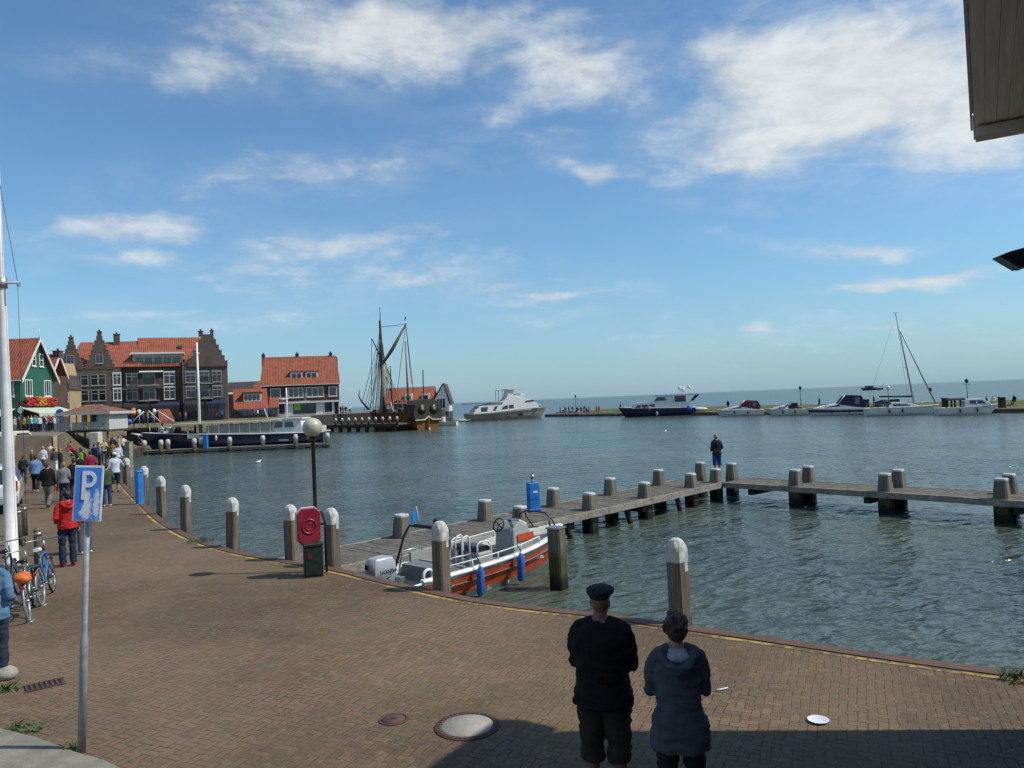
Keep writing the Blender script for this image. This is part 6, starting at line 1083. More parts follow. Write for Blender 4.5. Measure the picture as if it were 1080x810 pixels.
def sail_yacht():
    px0, px1, py = 917, 985, 437.6; pc = 951; p = at(pc, py, WZ); k = p.y / 800; r_ = thing('sailing_yacht', 'white sailing yacht with bare mast and furled foresail moored at the breakwater', 'sailing yacht', (p.x, p.y, WZ), R(-14)); X = lambda q: (q - pc) * k * 1.04; Z = lambda q: (py - q) * k; L = X(px1) - X(px0)
    h, hb, sh, rg = make_hull(r_, L, 3.4, 1.25, 1.05, 'white', 'pavwhite', None, 'white', inset=.08, rake=1.0, tr=.72, full=.5, pw=2., n=20)
    c, W = cabin(r_, [(X(938), 1.0), (X(966), 1.1), (X(962), 1.5), (X(948), 1.85), (X(938), 1.85)], 1.1, .85, 1., 1.9); panes(c, W, [[(X(942), 1.3), (X(958), 1.3), (X(955), 1.5), (X(942), 1.6)]]); cn, W2 = cabin(r_, [(X(928), 1.2), (X(941), 1.6), (X(938), Z(421.5)), (X(931), Z(421.8)), (X(927.5), 1.9)], 1.1, .8, 1.2, Z(421), 'navycloth', 'spray_hood'); panes(cn, W2, [[(X(932), 1.9), (X(938), 1.95), (X(937), 2.25), (X(932.5), 2.2)]], 'glassblue')
    mx = X(963); mt = MB().tube([(mx, 0, 1.5), (X(950.5), 0, Z(330.5))], [.12, .08], 10).build('mast', 'polegrey', r_)
    # the mast leans with the photo's own tilt only a little: boom, spreaders, shrouds
    MB().tube([(X(961), 0, Z(418.5)), (X(931), 0, Z(417.5))], [.13, .11], 8).build('boom', 'navycloth', r_); MB().box((X(956.5), 0, Z(388)), (.08, 2.2, .06)).build('spreader', 'alu', mt)
    MB().tube([(X(983), 0, 1.3), (X(952), 0, Z(345))], [.12, .07], 8).build('furled_foresail', 'greyboard', r_); MB().ell((X(978.5), 0, Z(412)), (.2, .2, .3), 8).build('furler', 'black', r_)
    for s in (-1, 1): MB().tube([(mx - .2, s * 1.5, 1.1), (X(956.5), s * 1.1, Z(388)), (X(951), 0, Z(333))], .018, 5).build('shroud', 'chrome', mt)
    MB().tube([(X(918), 0, 1.1), (X(950.5), 0, Z(331))], .016, 5).build('backstay', 'chrome', mt); MB().box((X(950.3), 0, Z(329.8)), (.7, .05, .05)).build('wind_vane', 'blackmetal', mt)
    fenders(r_, hb, sh, [X(937), X(949)], 'navy', -1, .13); railing(r_, [Vector((X(q), -(hb(X(q)) - .1), sh(X(q)))) for q in (920, 932, 944, 956, 968, 979)], .55, 1, .02, 'chrome'); MB().bbox((X(945), 0, 2.0), (1.2, 1.0, .5), .1).build('deck_bag', 'blackmetal', r_)
sail_yacht()
def far_ship():
    p = dep(919, 410.5, 700); r_ = thing('distant_ship', 'small dark ship far out on the sea', 'ship', (p.x, p.y, WZ), R(180)); k = 700 / 800
    make_hull(r_, 20, 5, 2.4, 1.6, 'navy', 'greydeck', None, 'navy', rake=2.5, boot=False); MB().bbox((2, 0, 3), (7, 3.4, 2.6), .3).build('wheelhouse', 'navy', r_); MB().bbox((-3, 0, 2.4), (4, 3, 1.2), .2).build('deckhouse', 'greyboard', r_); MB().tube([(-9, 0, 2), (-12, 0, 6)], .15, 6).build('mast', 'blackmetal', r_)
far_ship()
def bw_lamp(px, py_top, label, Yoff=3.5, globe=False):
    # stands on the breakwater crest: walk along the breakwater until it lies under the pixel
    best = None
    for i in range(400):
        q = BL.lerp(BL + bd * 200, i / 400) + bn_ * Yoff; v = Vector((q.x, q.y, .1)) - CAM; x = 540 + FPX * v.dot(_r) / v.dot(_f)
        if best is None or abs(x - px) < best[0]: best = (abs(x - px), q)
    q = best[1]; ztop = dep(px, py_top, q.y).z; H = ztop - .05
    t = thing('breakwater_lamp', label, 'street lamp', (q.x, q.y, .05), 0, 'lamp posts on the breakwater'); MB().lathe([(.12, 0), (.12, .6), (.065, .7), (.05, H - .6)], 10).build('post', 'dgreen', t)
    if globe: MB().ell((0, 0, H - .35), (.33, .33, .33), 12).build('globe', 'white', t)
    else: MB().lathe([(.05, H - .75), (.2, H - .6), (.26, H - .3), (.08, H - .12), (.001, H)], 10).build('lantern', 'dgreen', t); MB().box((0, 0, H - .95), (.9, .05, .05)).build('ladder_bar', 'dgreen', t)
bw_lamp(844.5, 406.5, 'old style lamp post on the breakwater behind the open motor sloop'); bw_lamp(1022.5, 398.5, 'old style lamp post on the breakwater behind the small cabin boat'); bw_lamp(937, 406.5, 'lamp post with white globe on the breakwater behind the sailing yacht', 3.5, True); bw_lamp(607, 416, 'dark lamp post among the people at the end of the breakwater')
for px, lb in ((914, 'dark litter bin on the breakwater grass left of the sailing yacht'), (997, 'short dark box on the breakwater grass left of the cabin boat'), (1057, 'short dark box on the breakwater grass right of the cabin boat')):
    p = at(px, 431, -.2); o = thing('grass_box', lb, 'box', (p.x, p.y, -.2)); MB().bbox((0, 0, .75), (.7, .6, 1.3), .08).build('body', 'darkwood', o); MB().bbox((0, 0, 1.42), (.8, .7, .1), .03).build('lid', 'blackmetal', o)

# ================================================================== PEOPLE
CL = {}
def cloth(c, rough=.9):
    k = tuple(round(q, 3) for q in c)
    if k not in CL: CL[k] = pbr('cloth_%d' % len(CL), c, rough, .25, 7, bump=.6, bscale=9, spec=.2, stretch=(1, 1, .7))
    return CL[k]
SKIN = pbr('skin', (.42, .235, .165), .55, .12, 12, spec=.35); SKIN2 = pbr('skin_tanned', (.24, .115, .075), .55, .12, 12, spec=.35)
HAIR = dict(dark=pbr('dark_hair', (.018, .012, .009), .6, .4, 40), auburn=pbr('auburn_hair', (.055, .018, .010), .55, .4, 40, bump=.6, bscale=60), brown=pbr('brown_hair', (.07, .04, .022), .6, .35, 40), blond=pbr('blond_hair', (.36, .22, .08), .6, .3, 40), grey=pbr('grey_hair', (.30, .29, .27), .6, .3, 40), ginger=pbr('ginger_hair', (.35, .13, .035), .6, .3, 40))
WHITE = (.72, .72, .70)

def remesh(mb, voxel, smooth=3):
    me = mb.mesh('tmp'); o = bpy.data.objects.new('tmp', me); col.objects.link(o)
    r = o.modifiers.new('r', 'REMESH'); r.mode = 'VOXEL'; r.voxel_size = voxel; r.use_smooth_shade = True
    sm = o.modifiers.new('s', 'SMOOTH'); sm.factor = .5; sm.iterations = smooth
    bpy.context.view_layer.update(); out = bpy.data.meshes.new_from_object(o.evaluated_get(bpy.context.evaluated_depsgraph_get()))
    bpy.data.objects.remove(o); bpy.data.meshes.remove(me); return out

class Pose:
    """joints of a 1.75 m adult who looks towards local +y; L is -x, R is +x"""
    def __init__(s, arms='down', legs='stand', lean=0., head=0., nod=0., build=1., female=False):
        f = .93 if female else 1.0; s.f = female; s.b = build; s.lean = lean; s.head = head; s.nod = nod
        A = {'down': ((.235, -.02, 1.14), (.25, .05, .89)), 'bent': ((.25, -.06, 1.13), (.18, .18, 1.02)), 'cross': ((.232, .05, 1.13), (-.02, .21, 1.16)), 'phone': ((.23, .02, 1.14), (.10, .26, 1.24)), 'out': ((.28, .02, 1.14), (.40, .14, 1.00)), 'hip': ((.33, -.07, 1.17), (.19, .06, 1.00)), 'pocket': ((.27, -.05, 1.14), (.17, .09, .96)), 'rail': ((.30, .15, 1.20), (.36, .38, 1.10)), 'swingf': ((.24, .06, 1.15), (.24, .22, .97)), 'swingb': ((.24, -.10, 1.15), (.25, -.14, .90))}
        arms = arms if isinstance(arms, (tuple, list)) else (arms, arms)
        s.arm = []
        for sd, a in ((-1, arms[0]), (1, arms[1])): e, w = A[a]; s.arm.append(((sd * .172 * f, -.012, 1.385), (sd * e[0] * f, e[1], e[2]), (sd * w[0], w[1], w[2]), sd))
        LG = {'stand': (((.095, .0, .93), (.105, .015, .50), (.11, -.02, .09)),) * 2, 'walk': (((.09, 0, .93), (.095, .16, .52), (.095, .20, .10)), ((.09, 0, .93), (.095, .0, .50), (.095, -.28, .14))), 'wide': (((.10, 0, .93), (.15, .02, .50), (.19, -.01, .09)),) * 2, 'sit': (((.10, .0, .50), (.12, .42, .50), (.12, .44, .09)),) * 2}
        s.leg = [((-h[0], *h[1:]), (-k[0], *k[1:]), (-a[0], *a[1:])) if i == 0 else (h, k, a) for i, (h, k, a) in enumerate(LG[legs])]; s.drop = -.43 if legs == 'sit' else 0.
    def up(s, p):
        p = Vector(p); y, z = p.y, p.z - .93; c, q = math.cos(s.lean), math.sin(s.lean); return Vector((p.x, y * c + z * q, .93 + z * c - y * q + s.drop))
    def hd(s, p):
        p = Vector(p) - Vector((0, .0, 1.53)); p = Matrix.Rotation(s.head, 3, 'Z') @ Matrix.Rotation(-s.nod, 3, 'X') @ p; return s.up(p + Vector((0, 0, 1.505)))
    def torso(s, mb, g=0., z0=.86, z1=1.48, flare=0.):
        f = .90 if s.f else 1.; st = [(.80, .165, .115), (.90, .168, .118), (1.02, .148 * (f if s.f else 1), .108), (1.15, .158 * f, .112), (1.28, .178 * f, .120), (1.36, .180 * f, .108), (1.42, .135 * f, .085), (1.47, .072, .062)]
        if s.f: st[0] = (.80, .178, .125); st[1] = (.90, .176, .125)
        rr = [q for q in st if z0 <= q[0] <= z1]; rings = []
        if rr[0][0] > z0 + .01: rr = [(z0, rr[0][1] + flare, rr[0][2] + flare * .6)] + rr
        for z, a, b in rr: a = a * s.b + g + (.014 * max(0, min(1, (1.1 - z) / .2)) if g > 0 else 0); b = b * (s.b ** 1.6) + g + (.014 * max(0, min(1, (1.1 - z) / .2)) if g > 0 else 0); rings.append([s.up((math.cos(t) * a, math.sin(t) * b - .01, z)) for t in [2 * math.pi * k / 20 for k in range(20)]])
        mb.loft(rings); return mb
    def arms(s, mb, g=0., upto=1.0):
        for sh, e, w, sd in s.arm:
            sh, e, w = s.up(sh), s.up(e), s.up(w)
            if upto >= 1: mb.tube([sh, sh.lerp(e, .2), sh.lerp(e, .5), e, e.lerp(w, .5), w], [.054 * s.b + g, .056 * s.b + g, .050 * s.b + g, .042 + g, .039 + g, .029 + g], 10)
            else: mb.tube([sh, sh.lerp(e, .25), sh.lerp(e, .5 * upto / .5), ], [.05 + g, .058 * s.b + g, .054 * s.b + g], 10)
            mb.ell(sh, .055 * s.b + g, 10); nk = s.up((sd * .045, -.018, 1.475)); mb.tube([nk, nk.lerp(sh, .55) + Vector((0, 0, .012)), sh + Vector((0, 0, .012))], [.040 + g, .046 + g, .044 + g], 10)
            if upto >= 1: mb.ell(e, .043 + g, 8)
    def hands(s, mb, curl=.5):
        for sh, e, w, sd in s.arm:
            e, w = s.up(e), s.up(w); d = (w - e).normalized(); side = d.cross(Vector((0, 0, 1) if abs(d.z) < .8 else (0, 1, 0))).normalized(); nrm = side.cross(d).normalized()
            mb.tube([w - d * .01, w + d * .03, w + d * .085], [(.024, .03), (.019, .040), (.017, .042)], 8)
            for i, (o, l) in enumerate(((-.031, .062), (-.0105, .072), (.0105, .068), (.031, .052))):
                b = w + d * .08 + side * o; m = b + d * l * .5 - nrm * .008 * curl; t = m + d * l * .42 - nrm * .030 * curl; mb.tube([b - d * .015, b, m, t], [.0095, .0095, .0088, .007], 6)
            b = w + d * .03 - side * .032; mb.tube([w + d * .012, b, b + d * .028 - side * .02, b + d * .055 - side * .024 - nrm * .01], [.012, .012, .0105, .008], 6)
    def legs(s, mb, g=0., upto='ankle', extra=0.):
        for h, k, a in s.leg:
            h, k, a = Vector(h), Vector(k), Vector(a)
            if upto == 'ankle': mb.tube([h + Vector((-h.x * .3, 0, .03)), h + Vector((0, 0, -.06)), h.lerp(k, .5), k, k.lerp(a, .35), a, a - (a - k).normalized() * -.02], [.072 * s.b + g, .088 * s.b + g, .075 * s.b + g, .057 + g, .058 + g + extra * .4, .04 + g + extra, .04 + g + extra], 12)
            else: e = k + (a - k) * (.30 if upto == 'knee' else -.0); mb.tube([h + Vector((-h.x * .3, 0, .03)), h + Vector((0, 0, -.06)), h.lerp(k, .5), k, e], [.075 * s.b + g, .09 * s.b + g, .08 * s.b + g, .078 + g, .082 + g], 12)
    def hips(s, mb, g=0.):
        z = .50 if s.drop else .93; mb.ell((0, -.005, z), (.160 * s.b + g, .112 * s.b + g, .13), 14)
    def feet(s, mb, g=0.):
        for h, k, a in s.leg:
            a = Vector(a); sd = 1 if a.x > 0 else -1; mb.ell(a + Vector((sd * .012, .065, -.052)), (.043 + g, .125 + g, .036), 12); mb.ell(a + Vector((0, -.02, -.04)), (.038 + g, .055 + g, .055), 10)
    def face(s, mb):
        mb.tube([s.up((0, -.02, 1.42)), s.hd((0, -.008, 1.52)), s.hd((0, .0, 1.57))], [.064 if not s.f else .052, .055 if not s.f else .046, .055], 12)
        mb.ell(s.hd((0, .0, 1.648)), (.076, .096, .100), 18); mb.ell(s.hd((0, .035, 1.585)), (.056, .062, .062), 14)
        mb.tube([s.hd((0, .088, 1.655)), s.hd((0, .112, 1.618))], [.010, .017], 8); mb.ell(s.hd((0, .092, 1.575)), (.024, .010, .009), 8)
        for sd in (-1, 1): mb.ell(s.hd((sd * .078, -.008, 1.625)), (.011, .024, .032), 10); mb.ell(s.hd((sd * .034, .080, 1.668)), (.020, .012, .008), 8)

def person(name_label, loc, rot, height, pose, top, bottom, hair='dark', voxel=.02, sleeves=True, trousers='ankle', shoes=(.03, .03, .03), group=None, skin=None, long_top=.86, hat=None, hood=None, fine=False, bag=None, hairlen=0, collar=None):
    r = thing('person', name_label, 'person', loc, rot, group); sc_ = height / 1.75; r.scale = (sc_, sc_, sc_); P = pose; sk = skin or SKIN
    def part(nm, mb, m, vox=None, sm=3):
        me = remesh(mb, vox or voxel, sm)
        if fine and nm in ('top', 'trousers', 'shorts'):        # folds in the cloth
            me.update(); nr = [v.normal.copy() for v in me.vertices]
            for v, q in zip(me.vertices, nr):
                c_ = v.co; w1 = mnoise.noise(Vector((c_.x * 6 + 3, c_.y * 6 + 1, c_.z * 11 + 7))); w2 = 1 - abs(mnoise.noise(Vector((c_.x * 5 + c_.z * 4, c_.y * 5, c_.z * 13))))
                v.co = c_ + q * (.008 * w1 + .016 * (w2 ** 3 - .5))
            me.update()
        me.name = nm; me.materials.append(m); o = bpy.data.objects.new(nm, me); col.objects.link(o); o.parent = r; return o
    b = MB(); P.torso(b, -.004); P.arms(b, -.002); P.hands(b); P.legs(b, -.002); P.hips(b, -.004); P.feet(b, -.006); P.face(b); body = part('body', b, sk, min(voxel, .011) if fine else voxel, 2)
    if fine:
        for sd in (-1, 1): q = MB(); q.ell(P.hd((sd * .034, .086, 1.652)), (.012, .008, .008), 10); q.build('eye', 'white', r)
    t = MB(); P.torso(t, .016, long_top, 1.48, .006); P.arms(t, .012, 1.0 if sleeves else .5)
    if hood: t.tube([P.up(p) for p in ((-.085, .03, 1.455), (-.125, -.05, 1.46), (-.125, -.12, 1.42), (-.06, -.175, 1.375), (0, -.19, 1.355), (.06, -.175, 1.375), (.125, -.12, 1.42), (.125, -.05, 1.46), (.085, .03, 1.455))], [.024, .032, .036, .040, .042, .040, .036, .032, .024], 10); t.ell(P.up((0, -.13, 1.33)), (.115, .05, .085), 12)
    part('top', t, cloth(top))
    l = MB(); P.hips(l, .014); P.legs(l, .014, trousers, .018); part('trousers' if trousers == 'ankle' else 'shorts', l, cloth(bottom))
    f = MB(); P.feet(f, .004); part('shoes', f, cloth(shoes, .6), max(voxel * .8, .01))
    if hood: q = MB(); q.ell(P.up((0, -.115, 1.425)), (.098, .062, .042), 14); q.ell(P.up((0, -.07, 1.46)), (.085, .04, .03), 12); part('hood_lining', q, cloth(hood), max(.012, voxel * .6))
    if collar: q = MB(); q.tube([P.up((.085 * math.cos(t_), .075 * math.sin(t_) - .012, 1.478 + .012 * math.sin(t_))) for t_ in [2 * math.pi * k / 20 for k in range(21)]], .008, 8); part('collar', q, cloth(collar), .006)
    h = MB()
    if hair:
        h.ell(P.hd((0, -.016, 1.672)), (.086, .100, .096), 16); h.ell(P.hd((0, -.052, 1.625)), (.078, .068, .085), 14)
        if hairlen: h.ell(P.hd((0, -.065, 1.55)), (.082, .05, .10 + hairlen), 12)
        if fine:
            rr = random.Random(4)
            for k in range(70):
                a = rr.random() * 6.28; z = rr.uniform(-.6, 1); q = math.sqrt(1 - z * z); v = Vector((q * math.cos(a) * .088, q * math.sin(a) * .10 - .018, 1.672 + z * .097))
                if v.y < .05 or v.z > 1.72: h.ell(P.hd(v), rr.uniform(.012, .024), 7)
        # clear the face
        o = part('hair', h, HAIR[hair], voxel * .7 if not fine else .009, 2)
    if hat == 'flat': q = MB(); q.ell(P.hd((0, .0, 1.722)), (.116, .140, .046), 18); q.ell(P.hd((0, -.012, 1.69)), (.090, .110, .045), 16); q.ell(P.hd((0, .115, 1.69)), (.075, .05, .012), 12); part('cap', q, cloth((.030, .032, .036)), .010)
    if hat == 'white': q = MB(); q.ell(P.hd((0, -.005, 1.70)), (.098, .118, .085), 14); q.ell(P.hd((0, .10, 1.68)), (.07, .075, .012), 10); part('cap', q, cloth(WHITE), voxel * .8)
    if bag:
        c, where = bag; q = MB()
        if where == 'back': q.bbox(P.up((0, -.20, 1.22)), (.30, .17, .44), .05)
        elif where == 'hand': q.bbox(P.up((-.30, .05, .70)), (.12, .26, .30), .04); q.tube([P.up((-.30, -.04, .84)), P.up((-.28, .02, 1.0)), P.up((-.30, .12, .84))], .012, 6)
        else: q.bbox(P.up((-.12, -.12, 1.0)), (.20, .09, .20), .03); q.tube([P.up((-.16, -.13, 1.08)), P.up((.05, -.14, 1.30)), P.up((.16, -.06, 1.46))], .014, 6)
        o = q.build('bag', cloth(c), r)
    return r
def face_from(p, px_dir=0.): 
    """rotation so that the person looks away from the camera, turned by px_dir"""
    return math.atan2(-(p.x - CAM.x), p.y - CAM.y) + px_dir

# the couple in the shade
p = dep(635, 700, 6.15); p.z = 0
person('man in flat cap, black sweater and dark shorts watching the harbour with his back turned', p, face_from(p, R(-10)), 1.79, Pose(('cross', 'cross'), 'stand', .03, R(-12), .08, 1.24), (.012, .012, .013), (.034, .031, .026), None, .013, True, 'knee', (.02, .02, .02), None, SKIN2, .83, 'flat', None, True, None, 0, (.4, .4, .39))
p = dep(714, 700, 5.72); p.z = 0
person('woman with short auburn hair and grey blue hooded jacket beside the man in the cap', p, face_from(p, R(6)), 1.67, Pose(('cross', 'cross'), 'stand', .03, R(10), .05, 1.12, True), (.080, .086, .098), (.022, .023, .027), 'auburn', .013, True, 'ankle', (.02, .02, .02), None, None, .70, None, (.36, .38, .41), True, None, .0)
# fisherman on the jetty
c0, d2, n2 = J['C0'], J['d2'], J['n2']; p = dep(757, 498, 31.3); pj = at(757, 499.5, -.27); pj.z = -.27
fr = face_from(pj, R(24)); fm = person('angler in navy jacket and blue shorts holding a rod at the bend of the jetty', pj, fr, 1.74, Pose(('bent', 'bent'), 'stand', .04, R(10), .1, 1.08), (.012, .014, .022), (.02, .06, .17), 'blond', .02, True, 'knee', (.03, .03, .03), None, None, .84, None, None, False, ((.05, .02, .014), 'side'))
Mz = Matrix.Rotation(fr, 3, 'Z'); h0 = pj + Mz @ Vector((-.12, .20, 1.06)); tip = dep(729, 457, pj.y + 1.5)
rod = thing('fishing_rod', 'thin fishing rod held by the angler on the jetty', 'fishing rod', h0); v = tip - h0; MB().tube([v * -.12, v * .10], .016, 6).build('handle', 'black', rod); MB().tube([v * .10, v * .5, v], [.010, .006, .003], 5).build('blank', 'blackmetal', rod); MB().lathe([(.03, -.03), (.03, .03)], 10, v * .06 + Vector((0, 0, -.05))).build('reel', 'chrome', rod)
# near left
p = at(4, 716); p.x -= .12
person('person in faded denim jacket and dark jeans cut by the left photo edge', p, face_from(p, R(-30)), 1.66, Pose(('down', 'bent'), 'stand', .02, 0, 0, 1.08), (.10, .20, .34), (.028, .040, .062), 'brown', .016, True, 'ankle', (.06, .05, .045), None, None, .80, None, None, True)
p = at(72, 597)
person('person in bright red hooded sweater and blue jeans left of the parking sign', p, face_from(p, R(15)), 1.72, Pose(('bent', 'down'), 'stand', .0, R(20), .05, 1.08), (.46, .022, .022), (.022, .034, .062), 'dark', .016, True, 'ankle', (.34, .02, .02), None, None, .86, None, (.40, .02, .02), True)
p = at(90, 584)
person('person in dark jacket and grey trousers half hidden behind the parking sign', p, face_from(p, R(30)), 1.70, Pose(('down', 'bent'), 'stand'), (.02, .02, .024), (.09, .10, .115), 'dark', .02, True, 'ankle', (.62, .62, .60))
mids = [
    ((38, 519), 1.72, 'broad man in light blue shirt and dark trousers walking away near the white car', ('swingf', 'down'), 'walk', (.14, .24, .42), (.022, .02, .024), 'dark', 1.22, 'ankle', (.5, .5, .5), None, None),
    ((51, 536), 1.74, 'man in black jacket and grey trousers walking up the quay', ('pocket', 'down'), 'walk', (.013, .013, .014), (.17, .165, .15), 'brown', 1.12, 'ankle', (.02, .02, .02), None, None),
    ((68, 531), 1.64, 'ginger haired woman in grey sweater and jeans carrying an orange bag', ('down', 'bent'), 'stand', (.21, .215, .225), (.024, .036, .062), 'ginger', 1.08, 'ankle', (.03, .03, .03), ((.42, .13, .03), 'hand'), None),
    ((79, 528), 1.74, 'man in navy coat walking beside the woman in the grey sweater', ('down', 'down'), 'stand', (.018, .02, .03), (.03, .03, .036), 'dark', 1.1, 'ankle', (.02, .02, .02), None, None),
    ((58, 497.5), 1.5, 'slim teenager in dark grey top and white trousers on the quay', ('down', 'down'), 'walk', (.06, .065, .07), WHITE, 'brown', .95, 'ankle', (.4, .4, .4), None, None),
    ((25, 510), 1.5, 'small person in dark clothes next to the white car', ('down', 'bent'), 'stand', (.03, .03, .034), (.05, .05, .055), 'dark', 1.0, 'ankle', (.03, .03, .03), None, None),
    ((113, 534), 1.62, 'person in green jacket and blue jeans right of the parking sign', ('bent', 'bent'), 'stand', (.045, .085, .05), (.03, .06, .13), 'dark', 1.05, 'ankle', (.6, .6, .58), None, None),
    ((122, 519), 1.76, 'man in white cap, pale shirt and dark shorts leaning on a mooring pile', ('down', 'rail'), 'stand', (.58, .63, .68), (.02, .025, .03), 'brown', 1.05, 'knee', (.05, .05, .05), None, 'white'),
    ((96, 512), 1.72, 'man in dark red jersey with white collar just above the parking sign', ('down', 'bent'), 'stand', (.25, .02, .05), (.05, .05, .06), 'dark', 1.1, 'ankle', (.03, .03, .03), None, None),
    ((86, 506), 1.74, 'person with lime and black backpack above the parking sign', ('down', 'down'), 'stand', (.02, .022, .02), (.03, .03, .036), 'dark', 1.1, 'ankle', (.03, .03, .03), ((.16, .32, .03), 'back'), None),
    ((83, 517), 1.7, 'person in a black coat just behind the top left of the parking sign', ('down', 'down'), 'stand', (.014, .014, .015), (.03, .03, .036), 'dark', 1.12, 'ankle', (.03, .03, .03), None, None),
    ((72, 486), 1.62, 'woman in pink top bending over a pushchair on the quay', ('rail', 'rail'), 'stand', (.42, .10, .12), (.45, .30, .24), 'dark', 1.05, 'ankle', (.3, .3, .3), None, None),
    ((124, 496), 1.62, 'person in white top standing behind the man in the white cap', ('bent', 'down'), 'stand', (.62, .63, .66), (.10, .12, .2), 'brown', 1.0, 'ankle', (.05, .05, .05), None, None),
    ((119, 489), 1.6, 'person in yellow and black vest by the far quay edge', ('down', 'bent'), 'stand', (.22, .18, .03), (.03, .03, .04), 'dark', 1.0, 'ankle', (.05, .05, .05), None, None),
]
for (px, h, lb, arms, legs, top, bot, hair, bl, tr, sh, bag, hat) in mids:
    p = at(*px); far = p.y > 38
    person(lb, p, face_from(p, rnd.uniform(-.4, .4) if 'bending' not in lb else -1.2), h, Pose(arms, legs, .35 if 'bending' in lb else .03, rnd.uniform(-.4, .4), .05, bl, 'woman' in lb), top, bot, hair, .024 if not far else .03, True, tr, sh, None, None, .84, hat, None, False, bag)

# crowds: one continuous figure each, clothes by zone of the body
def crowd_mesh(pose, vox=.036):
    b = MB(); pose.torso(b, .012); pose.arms(b, .012); pose.legs(b, .012); pose.hips(b, .012); pose.feet(b, .004); pose.face(b); b.ell(pose.hd((0, -.012, 1.67)), (.084, .102, .095), 12)
    me = remesh(b, vox, 2); zs = pose.drop
    for i in range(4): me.materials.append(None)
    mi = []
    for p_ in me.polygons:
        c = p_.center; z = c.z - zs; hip = .60 if zs else .90
        if z > 1.50: k = 3 if (c.z > pose.hd((0, 0, 1.665)).z - (.08 if c.y < pose.hd((0, 0, 1.6)).y - .02 else 0)) else 2
        elif (zs and c.z < .60) or (not zs and c.z < .90): k = 1
        else: k = 0
        if not zs and k == 1 and abs(c.x) > .215 and c.z > .72: k = 2
        mi.append(k)
    me.polygons.foreach_set('material_index', mi); me.name = 'person'; return me
CM = [crowd_mesh(Pose('down', 'stand')), crowd_mesh(Pose(('bent', 'down'), 'walk', .03)), crowd_mesh(Pose('phone', 'stand', .05, .3)), crowd_mesh(Pose(('hip', 'bent'), 'wide', 0, -.3, 0, 1.15)), crowd_mesh(Pose('bent', 'sit', .12)), crowd_mesh(Pose('rail', 'stand', .25, .2, 0, 1.05, True))]
TOPS = dict(red=(.42, .03, .03), white=WHITE, navy=(.02, .03, .08), black=(.014, .014, .015), grey=(.22, .22, .23), blue=(.05, .16, .42), turquoise=(.05, .32, .42), maroon=(.16, .03, .05), green=(.06, .14, .07), yellow=(.50, .36, .05), pink=(.55, .22, .25), purple=(.12, .06, .2), orange=(.50, .16, .03), beige=(.42, .35, .25), cream=(.60, .55, .42), brown=(.14, .08, .045))
BOTS = dict(dark=(.02, .022, .028), jeans=(.03, .05, .10), grey=(.16, .16, .16), white=(.6, .6, .58), beige=(.34, .28, .19))
HN = ['dark', 'brown', 'blond', 'grey', 'ginger']
def crowd(pos, top, bot, label, group, kind=None, rot=None, h=None, hair=None):
    k = rnd.randrange(4) if kind is None else kind; o = bpy.data.objects.new('person', CM[k]); col.objects.link(o); o.location = pos; o.rotation_euler = (0, 0, rnd.uniform(0, 6.28) if rot is None else rot); sc_ = (h or rnd.uniform(1.58, 1.82)) / 1.75; o.scale = (sc_,) * 3
    for i, m in enumerate((cloth(TOPS[top]), cloth(BOTS[bot]), SKIN, HAIR[hair or rnd.choice(HN)])): o.material_slots[i].link = 'OBJECT'; o.material_slots[i].material = m
    tag(o, label, 'person', group); return o
g = 'people at the top of the ramp'; rampz = 2.1
for px, top, bot, kind, dY in ((16, 'beige', 'grey', 0, 0), (20.5, 'maroon', 'dark', 1, 3), (26, 'pink', 'jeans', 2, 5), (25.5, 'yellow', 'dark', 0, .5), (30, 'green', 'jeans', 1, 2), (33.5, 'white', 'jeans', 3, 4), (37.5, 'turquoise', 'dark', 0, 2.5), (42, 'white', 'dark', 1, 0), (46, 'black', 'grey', 0, 5), (49, 'grey', 'jeans', 5, 1), (52, 'red', 'dark', 3, 1.5), (56, 'purple', 'dark', 0, 3), (58, 'cream', 'grey', 2, .5), (12, 'black', 'jeans', 0, 2), (45, 'orange', 'jeans', 2, 7), (35, 'navy', 'dark', 5, 7)):
    Y = 77.5 + dY; p = dep(px, 458, Y); p.z = rampz; crowd(p, top, bot, 'person in %s top and %s trousers in the crowd at the top of the ramp' % (top, bot) if bot != 'jeans' else 'person in %s top and jeans in the crowd at the top of the ramp' % top, g, kind)
for px, top, bot, kind, dY in ((18, 'navy', 'grey', 0, 4), (23, 'white', 'beige', 1, 8), (28, 'grey', 'dark', 0, 7), (32, 'red', 'jeans', 0, 9), (40, 'beige', 'jeans', 3, 6), (44, 'blue', 'grey', 0, 9), (48, 'white', 'grey', 1, 6), (51, 'green', 'dark', 0, 8), (54, 'black', 'jeans', 2, 6), (60, 'blue', 'dark', 0, 5), (10, 'red', 'grey', 0, 5), (8, 'white', 'jeans', 1, 1)):
    Y = 77.5 + dY; p = dep(px, 458, Y); p.z = rampz; crowd(p, top, bot, 'person in %s top and %s standing farther back above the ramp' % (top, bot + (' trousers' if bot != 'jeans' else '')), g, kind)
g = 'people on the quay below the bank'
